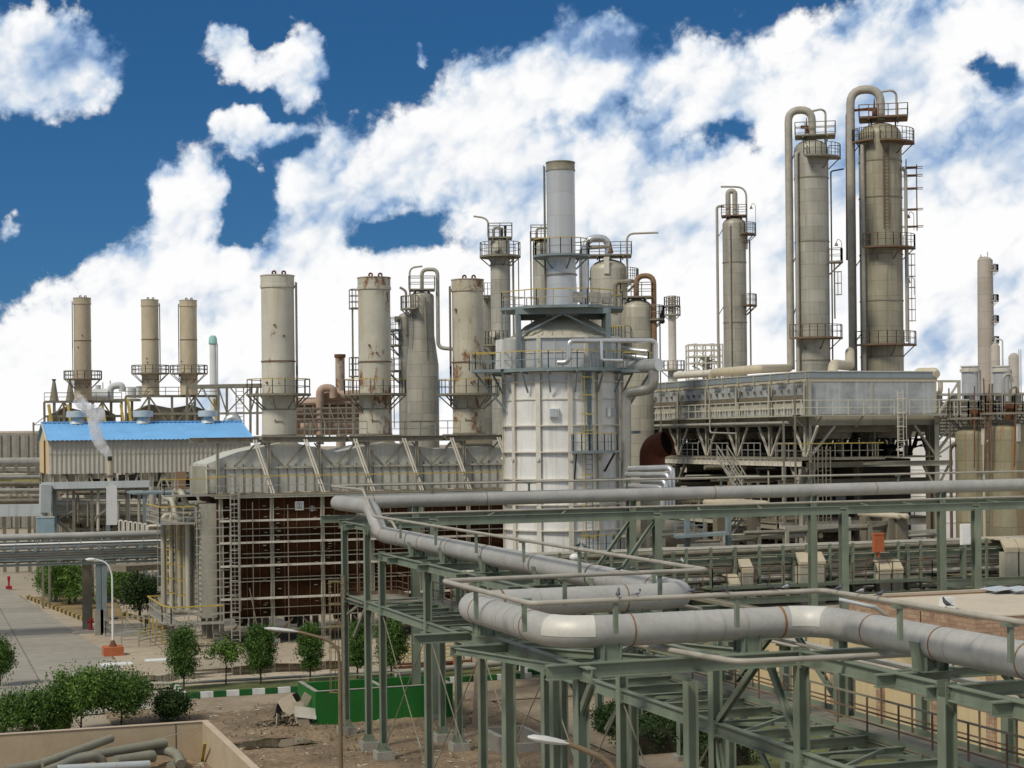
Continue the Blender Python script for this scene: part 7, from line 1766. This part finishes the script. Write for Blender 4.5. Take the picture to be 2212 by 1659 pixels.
solo('road_marker', MB().box(q.x - .25, q.y - .25, 0, q.x + .25, q.y + .25, .2).cyl((q.x, q.y, .2), (q.x, q.y, 2.4), .1, None, 8).box(q.x - .2, q.y - .06, 1.5, q.x + .2, q.y + .06, 2.6), WHITE, 'slim white post on the road island behind the bridge', 'post')
solo('road_marker', MB().box(9.2, 182, 0, 9.8, 182.6, .3).cyl((9.5, 182.3, .3), (9.5, 182.3, 1.1), .1, None, 8).box(9.36, 182.16, .9, 9.64, 182.44, 1.3), REDP, 'small red marker post far along the road', 'post')
solo('cut_pipe', MB().tube([at(-8, 1535, Z=.3), at(18, 1540, Z=.3), at(26, 1556, Z=.3)], .2, .4, 12), GALV, 'grey pipe elbow lying at the left edge above the shrubs', 'pipe')
# beige walled yard with stored pipes
by = thing('yard_wall', 'beige concrete wall of the storage yard at the lower left corner', 'wall', (13, 80.7, 0))
obj('back_wall', MB().box(-16, 80.62, -.1, 12.85, 80.86, 1.8), BEIGEW, by); obj('side_wall', MB().box(12.85, 55, -.1, 13.1, 80.86, 1.8), BEIGEW, by)
obj('wall_coping', MB().box(-16, 80.58, 1.8, 12.82, 80.9, 1.83).box(12.82, 55, 1.8, 13.14, 80.9, 1.83), mat('pale coping', (.47, .38, .28), .9, 0, .12, 1), by)
for x in (11.6, 3.5, -4.6): obj('wall_joint', MB().box(x, 80.6, 0, x + .03, 80.618, 1.78), DARK, by)
sheet('yard_floor', [(-16, 55), (12.85, 55), (12.85, 80.62), (-16, 80.62)], .03, DIRT)
OLDPIPE = mat('old greenish grey pipe', (.22, .215, .165), .65, .05, .15, 1.2, streak=.2)
GP = lambda zx, zy, z: at(.29295 * zx, 1188 + .29295 * zy, Z=z)
GY = lambda zx, zy, y: at(.29295 * zx, 1188 + .29295 * zy, Y=y)
for pts, r_, lab in (([GY(822, 1388, 79.3), GY(300, 1580, 76.6)], .19, 'topmost stored grey pipe with open end in the walled yard'), ([GY(1222, 1420, 79.4), GY(700, 1510, 78.2), GY(40, 1625, 76.0)], .21, 'longest stored pipe running across the walled yard'),
                     ([GY(330, 1640, 75.2), GY(560, 1550, 77.0), GY(700, 1520, 77.6), GY(752, 1550, 77.7), GY(755, 1600, 77.7)], .22, 'stored pipe with a bent end in the walled yard'),
                     ([GY(850, 1560, 77.6), GY(1130, 1520, 78.6)], .27, 'short fat stored pipe lying before the flanged elbow'), ([GY(420, 1620, 75.6), GY(1100, 1585, 76.4)], .2, 'whitish stored pipe lowest in the walled yard')):
    tag(obj('stored_pipe', MB().tube(pts, r_, .5, 16), OLDPIPE if 'whitish' not in lab else DUCT), lab, 'pipe', 'stored pipes in the yard')
t = thing('flanged_elbow', 'stored pipe elbow with a round flange in the walled yard', 'pipe elbow', GP(1240, 1500, 0)); t.location.z = 0
obj('bend', MB().tube([GP(1135, 1475, .8), GP(1235, 1478, .8), GP(1310, 1510, .65), GP(1335, 1580, .4)], .23, .5, 16), OLDPIPE, t); a, b = GP(1125, 1475, .8), GP(1145, 1475, .8); obj('flange', MB().cyl(a, b, .34, None, 20), OLDPIPE, t); obj('bore', MB().cyl(a - (b - a) * .06, a, .2, None, 16), DARK, t)
obj('stub', MB().cyl(GP(1340, 1560, .2), GP(1260, 1600, .2), .23, None, 16), OLDPIPE, t)
tag(obj('yellow_board', MB().bar(GP(1490, 1560, .03), GP(1512, 1425, 1.2), .14, .06), YEL), 'yellow board leaning in the corner of the walled yard', 'board')
tag(obj('rope', MB().tube([GP(1090, 1415, .95), GP(1300, 1360, 1.5), GP(1480, 1303, 1.75)], .02, .3, 6), CONC), 'thin rope strung across the corner of the walled yard', 'rope')
# ---------------------------------------------------------------- brick and cream building at lower right
bd = thing('control_building', 'stone brick and cream building with pale flat roof at the lower right', 'building', (52, 75, 0))
WX = 46.2
obj('cream_wall', MB().box(WX, 48, 0, WX + .3, 97, 4.5), CREAMW, bd)
obj('low_roof', MB().box(WX + .3, 48, 4.2, 70, 66.8, 4.4).box(WX + .3, 78.2, 4.2, 70, 97, 4.4), ROOFC, bd)
obj('upper_walls', MB().box(45.9, 66.9, 4.5, 46.2, 78.0, 6.5).box(46.2, 77.7, 4.5, 72, 78.0, 6.5).box(46.2, 66.9, 4.9, 72, 67.2, 6.5), STONE, bd)
obj('soffit', MB().box(46.2, 67.2, 4.75, 72, 69.0, 4.9), CASED, bd)
obj('roof', MB().box(46.2, 67.2, 6.3, 72, 77.7, 6.42), ROOFC, bd)
obj('parapet_cap', MB().box(45.86, 77.66, 6.5, 72, 78.04, 6.62).box(45.86, 66.86, 6.5, 46.24, 77.66, 6.53).box(46.24, 66.86, 6.5, 72, 67.24, 6.53), mat('cream coping', (.42, .35, .26), .9, 0, .1, 1), bd)
for i, y in enumerate((52.0, 55.8, 61, 66.0, 70.5, 75.4, 80, 85, 90)):
    obj('pilaster', MB().box(WX - .16, y - .3, 0, WX - .002, y + .3, 4.5), STONE, bd)
    if i < 2:
        w = obj('window', MB().box(WX - .09, y + 1.3, 1.5, WX - .003, y + 2.7, 3.6), WHITE, bd)
        obj('pane', MB().box(WX - .11, y + 1.42, 1.62, WX - .092, y + 1.96, 3.48).box(WX - .11, y + 2.04, 1.62, WX - .092, y + 2.58, 3.48), GLASSD, w)
for y in (58.5, 69, 83): obj('rain_pipe', MB().cyl((WX - .2, y, 0), (WX - .2, y, 4.5), .09, None, 10), VENT if y != 58.5 else WHITE, bd)
obj('slot', MB().box(45.88, 71.3, 5.0, 45.898, 71.36, 6.4), DARK, bd)
for px, lab in ((2152, 'pale flat panel lying on the far edge of the building roof'), (2196, 'second pale flat panel on the roof at the right edge')):
    q = at(px, 1270, Z=6.7); solo('solar_module', MB().bar((q.x - .55, q.y, 6.62), (q.x + .55, q.y - .1, 6.72), 1.5, .06).bar((q.x - .4, q.y, 6.4), (q.x + .4, q.y, 6.62), .2, .1), SOLAR, lab, 'panel')
q = at(2046, 1316, Z=6.42); solo('roof_box', MB().box(q.x - .3, q.y - .25, 6.42, q.x + .3, q.y + .25, 7.0).box(q.x - .22, q.y - .27, 6.8, q.x + .1, q.y - .251, 6.92), WHITE, 'small white box on the roof edge of the brick building', 'box')
solo('drain_pipe', MB().tube([at(1812, 1295, Z=8.5), at(1890, 1312, Z=8.2), at(1915, 1330, Z=6.0), at(1916, 1340, Z=3)], .08, .4, 10), VENT, 'pale bent drain pipe before the brick parapet', 'pipe')
for i in range(8):
    y = 47 + i * 5.0; hm = thing('rack_column', ['nearest', 'second', 'third', 'fourth', 'fifth', 'sixth', 'seventh', 'farthest'][i] + ' green column of the row standing before the cream building', 'column', (33.5, y, 0), 'green columns before the cream building')
    obj('shaft', MB().ib((0, 0, 0), (0, 0, 6.4), .36, .36, .03, (1, 0, 0)), GREEN, hm, False); obj('footing', MB().box(-.35, -.35, -.1, .35, .35, .25), CONC, hm, False); obj('cap_plate', MB().box(-.28, -.28, 6.4, .28, .28, 6.46), GREEN, hm, False)
bm_ = thing('pipe_sleepers', 'low run of slim pipes on the green columns before the cream building', 'pipe rack', (33.5, 62, 6.46))
for k in range(5): obj('pipe_run', MB().cyl((33.1 + k * .25, 44, 6.56), (33.1 + k * .25, 84, 6.56), .06 + .02 * (k % 2), None, 8), [PIPES, GALV][k % 2], bm_)

# ---------------------------------------------------------------- trees and shrubs
def foliage(fn, n, size, clumps=26, spread=.22, seed=1):
    """leaf sized faces gathered in clumps inside a crown; fn(u) gives clump centres"""
    r = random.Random(seed); vs = []; fs = []
    cs_ = [fn(r) for _ in range(clumps)]
    for i in range(n):
        c_ = r.choice(cs_); sp_ = spread * r.uniform(.6, 1.5)
        p = Vector((c_[0] + r.gauss(0, sp_), c_[1] + r.gauss(0, sp_), c_[2] + r.gauss(0, sp_)))
        if p.z < .15: continue
        a = Vector((r.uniform(-1, 1), r.uniform(-1, 1), r.uniform(-.5, .9))).normalized(); b = a.orthogonal().normalized()
        b = Matrix.Rotation(r.uniform(0, 6.3), 3, a) @ b
        l_, w_ = size * r.uniform(.6, 1.5), size * r.uniform(.3, .6); c2 = a.cross(b)
        o = len(vs); vs += [p - b * l_, p - c2 * w_, p + b * l_, p + c2 * w_]; fs.append((o, o + 1, o + 2, o + 3))
    m_ = MB(); m_.add(vs, fs); return m_
def trunk(h, r0, branches, rnd, bh=.5, br=.5, upz=.6):
    mb = MB().cyl((0, 0, -.05), (.03, .02, h * .55), r0, r0 * .75, 8).cyl((.03, .02, h * .55), (0, 0, h), r0 * .75, r0 * .35, 8)
    for i in range(branches):
        a = 2 * pi * i / branches + rnd.uniform(-.4, .4); z = h * rnd.uniform(bh, .95)
        e = (cos(a) * br * rnd.uniform(.6, 1.1), sin(a) * br * rnd.uniform(.6, 1.1), z + upz * rnd.uniform(.6, 1.2)); mb.cyl((0, 0, z), e, r0 * .5, r0 * .15, 6)
    return mb
def ell(cz, rx, rz, shell=.0, taper=0):
    def f(r):
        while True:
            x, y, z = r.uniform(-1, 1), r.uniform(-1, 1), r.uniform(-1, 1); q = x * x + y * y + z * z
            if shell < q <= 1: k = 1 - taper * z; return (x * rx * k, y * rx * k, cz + z * rz)
    return f
def tree(name, lab, loc, fn, n, size, cl, sp_, trk, lm, seed, group=None, cat='tree'):
    t_ = thing(name, lab, cat, loc, group)
    obj('trunk', trk, BARK, t_, False); obj('crown', foliage(fn, n, size, cl, sp_, seed), lm, t_, False); return t_
rn = random.Random(5)
def colfn(r, h0, h1, rad):
    def f(rr):
        a, q, z = rr.uniform(0, 2 * pi), sqrt(rr.random()), rr.uniform(0, 1); k = rad * (1 - .25 * abs(z - .45) * 2) * (.75 if z > .9 or z < .1 else 1); return (cos(a) * q * k, sin(a) * q * k, h0 + (h1 - h0) * z)
    return f
for px, py, top, w_, lab, sd_ in ((397, 1490, 1355, 68, 'tall trimmed columnar tree left in the striped kerb strip', 1), (563, 1478, 1352, 66, 'forked columnar tree next to the small spreading tree', 2), (670, 1472, 1350, 54, 'narrow columnar tree near the green basin', 3), (772, 1468, 1345, 52, 'columnar tree half hidden behind the left rack columns', 4), (845, 1468, 1338, 66, 'columnar tree seen between the rack columns above the green basin', 5)):
    q = at(px, py, Z=.1); k = q.length / F_PX; hh = (py - top) * k * 1.0; d_ = (q - Vector((0, 0, CAM_H))).dot(fwd); k = d_ / F_PX; hh = (py - top) * k; rad = w_ * k / 2
    tree('columnar_tree', lab, (q.x, q.y, .1), colfn(rn, hh * .3, hh * .96, rad * .92), 9500, .07, 90, rad * .2, trunk(hh * .6, .06, 6, rn, .3, rad * .7, .7), LEAF, sd_, 'trimmed trees in the striped kerb strip')
q = at(488, 1478, Z=.1); tree('small_tree', 'small spreading tree with open crown between two columnar trees', (q.x, q.y, .1), ell(2.0, 1.15, .42), 2200, .085, 26, .2, trunk(1.7, .05, 7, rn, .35, .9, .6), LEAF2, 11)
for i, (px, py, w_, h_, lm, lab) in enumerate(((60, 1592, 115, 100, LEAF, 'dark bushy shrub at left behind the red hydrant'), (125, 1585, 80, 95, LEAF, 'narrow bushy shrub right of the red hydrant'), (175, 1580, 130, 135, LEAF2, 'tall mid green shrub in the middle of the row'), (262, 1570, 150, 120, LEAF, 'widest round shrub above the beige wall'), (368, 1560, 74, 62, LEAF3, 'small dark shrub at the right end of the row'), (8, 1585, 70, 60, LEAF2, 'low shrub cut by the left picture edge'), (0, 1482, 46, 95, LEAF, 'leafy tree cut by the left picture edge beside the road'), (118, 1465 + 120, 44, 30, LEAF2, 'tiny seedling below the row of shrubs'))):
    q = at(px, py, Z=0); d_ = (q - Vector((0, 0, CAM_H))).dot(fwd); k = d_ / F_PX; hh, rad = h_ * k, w_ * k / 2
    tree('shrub', lab, (q.x, q.y, 0), ell(hh * .66, rad * .9, hh * .33, .15), int(4600 + 36 * w_), .08, 60, .17 + rad * .05, trunk(hh * .55, .05, 7, rn, .1, rad * .7, hh * .3), lm, 20 + i, 'shrubs above the beige wall', 'shrub')
for i, (px, py, w_, h_, lm, lab) in enumerate(((150, 1305, 110, 90, LEAF2, 'wide light green tree under the pipe bridge'), (110, 1300, 60, 80, LEAF2, 'light green tree at the left end of the tree island'), (262, 1300, 60, 62, LEAF2, 'yellowish tree right of the bridge legs'), (302, 1330, 72, 92, LEAF3, 'very dark dense conical tree left of the furnace'))):
    q = at(px, py, Z=.2); d_ = (q - Vector((0, 0, CAM_H))).dot(fwd); k = d_ / F_PX; hh, rad = h_ * k, w_ * k / 2
    tree('garden_tree', lab, (q.x, q.y, .2), ell(hh * .6, rad * .9, hh * .4), 9500, .105, 70, .3, trunk(hh * .5, .12, 6, rn, .3, rad * .5, hh * .2), lm, 40 + i)
q = at(185, 1315, Z=.2); t = thing('palm', 'small palm with drooping fronds below the pipe bridge', 'palm tree', (q.x, q.y, .2)); obj('trunk', MB().cyl((0, 0, 0), (0, 0, 1.2), .25, .2, 10), BARK, t, False)
mb = MB()
for i in range(26):
    a = 2 * pi * i / 26 + rn.uniform(-.1, .1); L = rn.uniform(1.6, 2.4); e_ = rn.uniform(.2, 1.2); pv = None
    for s_ in range(7):
        k = s_ / 6; p = Vector((cos(a) * L * k * cos(e_ * .6), sin(a) * L * k * cos(e_ * .6), 1.2 + L * k * sin(e_) - 1.1 * k * k))
        if pv is not None: mb.bar(pv, p, .34 * (1 - k * .7), .02)
        pv = p
obj('fronds', mb, LEAF, t, False)
def hedge(lab, px, py, w_, h_, sd_, lm=LEAF3, dep=1.2):
    q = at(px, py, Z=0); d_ = (q - Vector((0, 0, CAM_H))).dot(fwd); k = d_ / F_PX; hh, rad = h_ * k, w_ * k / 2
    def f(r): return (r.uniform(-rad, rad), r.uniform(-dep, dep), hh * r.uniform(.12, .95))
    t_ = thing('hedge', lab, 'hedge', (q.x, q.y + dep, 0), 'clipped hedges by the side road'); obj('stems', MB().box(-rad * .8, -dep * .8, 0, rad * .8, dep * .8, hh * .55), mat('hedge twigs', (.03, .025, .015), .95), t_, False); obj('leaves', foliage(f, 7000, .07, 90, .16, sd_), lm, t_, False)
hedge('big clipped hedge seen between two near rack columns', 1445, 1630, 170, 78, 61, LEAF3, 1.6); hedge('small clipped hedge cut off by the left rack column', 1333, 1590, 46, 58, 62, LEAF3, .9); hedge('dark hedge behind the sloping braces', 1580, 1660, 130, 80, 63, LEAF3, 1.4)
for i, (px, py, w_, h_, lab) in enumerate(((1500, 1575, 66, 80, 'thin dark shrub behind the big clipped hedge'), (1400, 1560, 60, 62, 'dark bush behind the small clipped hedge'), (2075, 1600, 60, 70, 'bushy plant by the cream building wall'), (1560, 1530, 60, 70, 'loose shrub by the bright road end'))):
    q = at(px, py, Z=0); d_ = (q - Vector((0, 0, CAM_H))).dot(fwd); k = d_ / F_PX; hh, rad = h_ * k, w_ * k / 2
    tree('shrub', lab, (q.x, q.y, 0), ell(hh * .6, rad * .9, hh * .4), 2600, .08, 34, .18, trunk(hh * .5, .05, 6, rn, .2, rad * .6, hh * .2), LEAF3 if i != 2 else LEAF2, 70 + i, None, 'shrub')

# ---------------------------------------------------------------- pigeons on the slim pipes
def tubev(mb, pts, radii, n=10, sx=1.0):
    vs = []
    P = [Vector(p) for p in pts]; N = len(P)
    for i in range(N):
        t_ = (P[min(i + 1, N - 1)] - P[max(i - 1, 0)]).normalized(); a = Vector((0, 1, 0)); b = a.cross(t_).normalized()
        for k in range(n): th = 2 * pi * k / n; vs.append(P[i] + a * cos(th) * radii[i] * sx + b * sin(th) * radii[i])
    mb.add(vs, [(i * n + k, i * n + (k + 1) % n, (i + 1) * n + (k + 1) % n, (i + 1) * n + k) for i in range(N - 1) for k in range(n)], True)
    mb.add(vs, [tuple(range(n))[::-1], tuple(range((N - 1) * n, N * n))]); return mb
PG1 = mat('slate pigeon plumage', (.10, .105, .12), .6, 0, .3, 14); PG2 = mat('pale pigeon plumage', (.30, .31, .33), .6, 0, .25, 14); PG3 = mat('dark neck plumage', (.035, .04, .05), .45, 0, .3, 14); PINKF = mat('pink feet', (.35, .13, .1), .6)
def pigeon(lab, loc, rot, m_, up=0.0):
    t_ = thing('pigeon', lab, 'pigeon', loc, 'pigeons on the pipes', rot); t_.scale = (.62,) * 3
    lean = up
    obj('body', tubev(MB(), [(-.17, 0, .085), (-.12, 0, .09), (-.06, 0, .105), (.0, 0, .12 + lean * .2), (.055, 0, .145 + lean * .4), (.085, 0, .185 + lean * .6), (.098, 0, .225 + lean * .6), (.11, 0, .248 + lean * .6), (.135, 0, .245 + lean * .6), (.16, 0, .238 + lean * .6)], [.018, .035, .058, .07, .066, .045, .032, .034, .016, .003]), m_, t_, False)
    obj('neck', tubev(MB(), [(.07, 0, .16 + lean * .5), (.088, 0, .19 + lean * .6), (.1, 0, .226 + lean * .6), (.11, 0, .249 + lean * .6), (.13, 0, .248 + lean * .6)], [.047, .0475, .035, .036, .018]), PG3, t_, False)
    obj('tail', MB().bar((-.13, 0, .088), (-.26, 0, .065), .06, .014), PG3, t_, False)
    for s_ in (-1, 1):
        w_ = obj('wing', tubev(MB(), [(.05, s_ * .055, .14), (.0, s_ * .062, .13), (-.08, s_ * .05, .11), (-.19, s_ * .02, .085)], [.02, .04, .032, .006], 8, .45), m_, t_, False)
        obj('wing_bar', MB().bar((-.04, s_ * .078, .09), (-.07, s_ * .075, .15), .022, .012).bar((-.09, s_ * .07, .088), (-.12, s_ * .066, .135), .02, .012), PG3, w_, False)
        obj('leg', MB().cyl((.01, s_ * .028, .07), (.015, s_ * .028, 0), .007, None, 5).bar((-.01, s_ * .028, .004), (.045, s_ * .028, .004), .02, .008), PINKF, t_, False)
SEG = [(Vector(a), Vector(b)) for a, b in zip(sl_, sl_[1:])]
def on_pipe(px, py):
    p = at(px, py, Z=ZS + .062); best = None
    for a, b in SEG[:5]:
        if abs(a.z - b.z) > .2: continue
        k = max(0, min(1, (p - a).dot(b - a) / (b - a).length_squared)); q_ = a.lerp(b, k)
        if best is None or (q_ - p).length < best[0]: best = ((q_ - p).length, q_)
    return Vector((best[1].x, best[1].y, ZS + .06))
PGL = [(1333, 1289, 1.2, PG1, .1, 'upright slate pigeon, left of the pair on the rail before the large bend'), (1369, 1286, .3, PG2, 0, 'pale pigeon right beside the upright one on the front slim pipe'), (1483, 1280, .2, PG1, 0, 'slate pigeon alone above the left end of the second loop'),
       (1551, 1277, 2.0, PG3, 0, 'small dark pigeon hunched on the slim pipe before the duct hood'), (1646, 1272, 2.9, PG3, 0, 'dark crouching pigeon left of the pale one before rusty platform'), (1678, 1270, .1, PG2, 0, 'pale pigeon on the slim pipe before the rusty platform'),
       (1820, 1275, .2, PG1, 0, 'first pigeon past the bend of the right slim pipe'), (1853, 1283, -.2, PG2, 0, 'pale pigeon between two others past the pipe bend'), (1884, 1290, .3, PG1, 0, 'third pigeon past the bend near the brick wall'), (1998, 1314, 2.4, PG3, .12, 'upright dark pigeon alone before the pale roof'),
       (1351, 1236, .1, PG3, 0, 'dark pigeon on the rear slim pipe, left of two'), (1372, 1234, 2.9, PG1, 0, 'slate pigeon on the rear slim pipe, right of two'), (1403, 1207, .4, PG1, .1, 'pigeon perched on the long sloping slim pipe'), (1458, 1218, 1.7, PG2, .1, 'white looking pigeon near the far corner of slim pipe'), (1250, 1182, .5, PG3, 0, 'dark pigeon higher up the sloping slim pipe, left of two'), (1262, 1184, 2.5, PG1, 0, 'slate pigeon higher up the sloping slim pipe, right of two')]
for px, py, rt, m_, up_l, lab in PGL: pigeon(lab, on_pipe(px, py), rt - .2, m_, up_l)
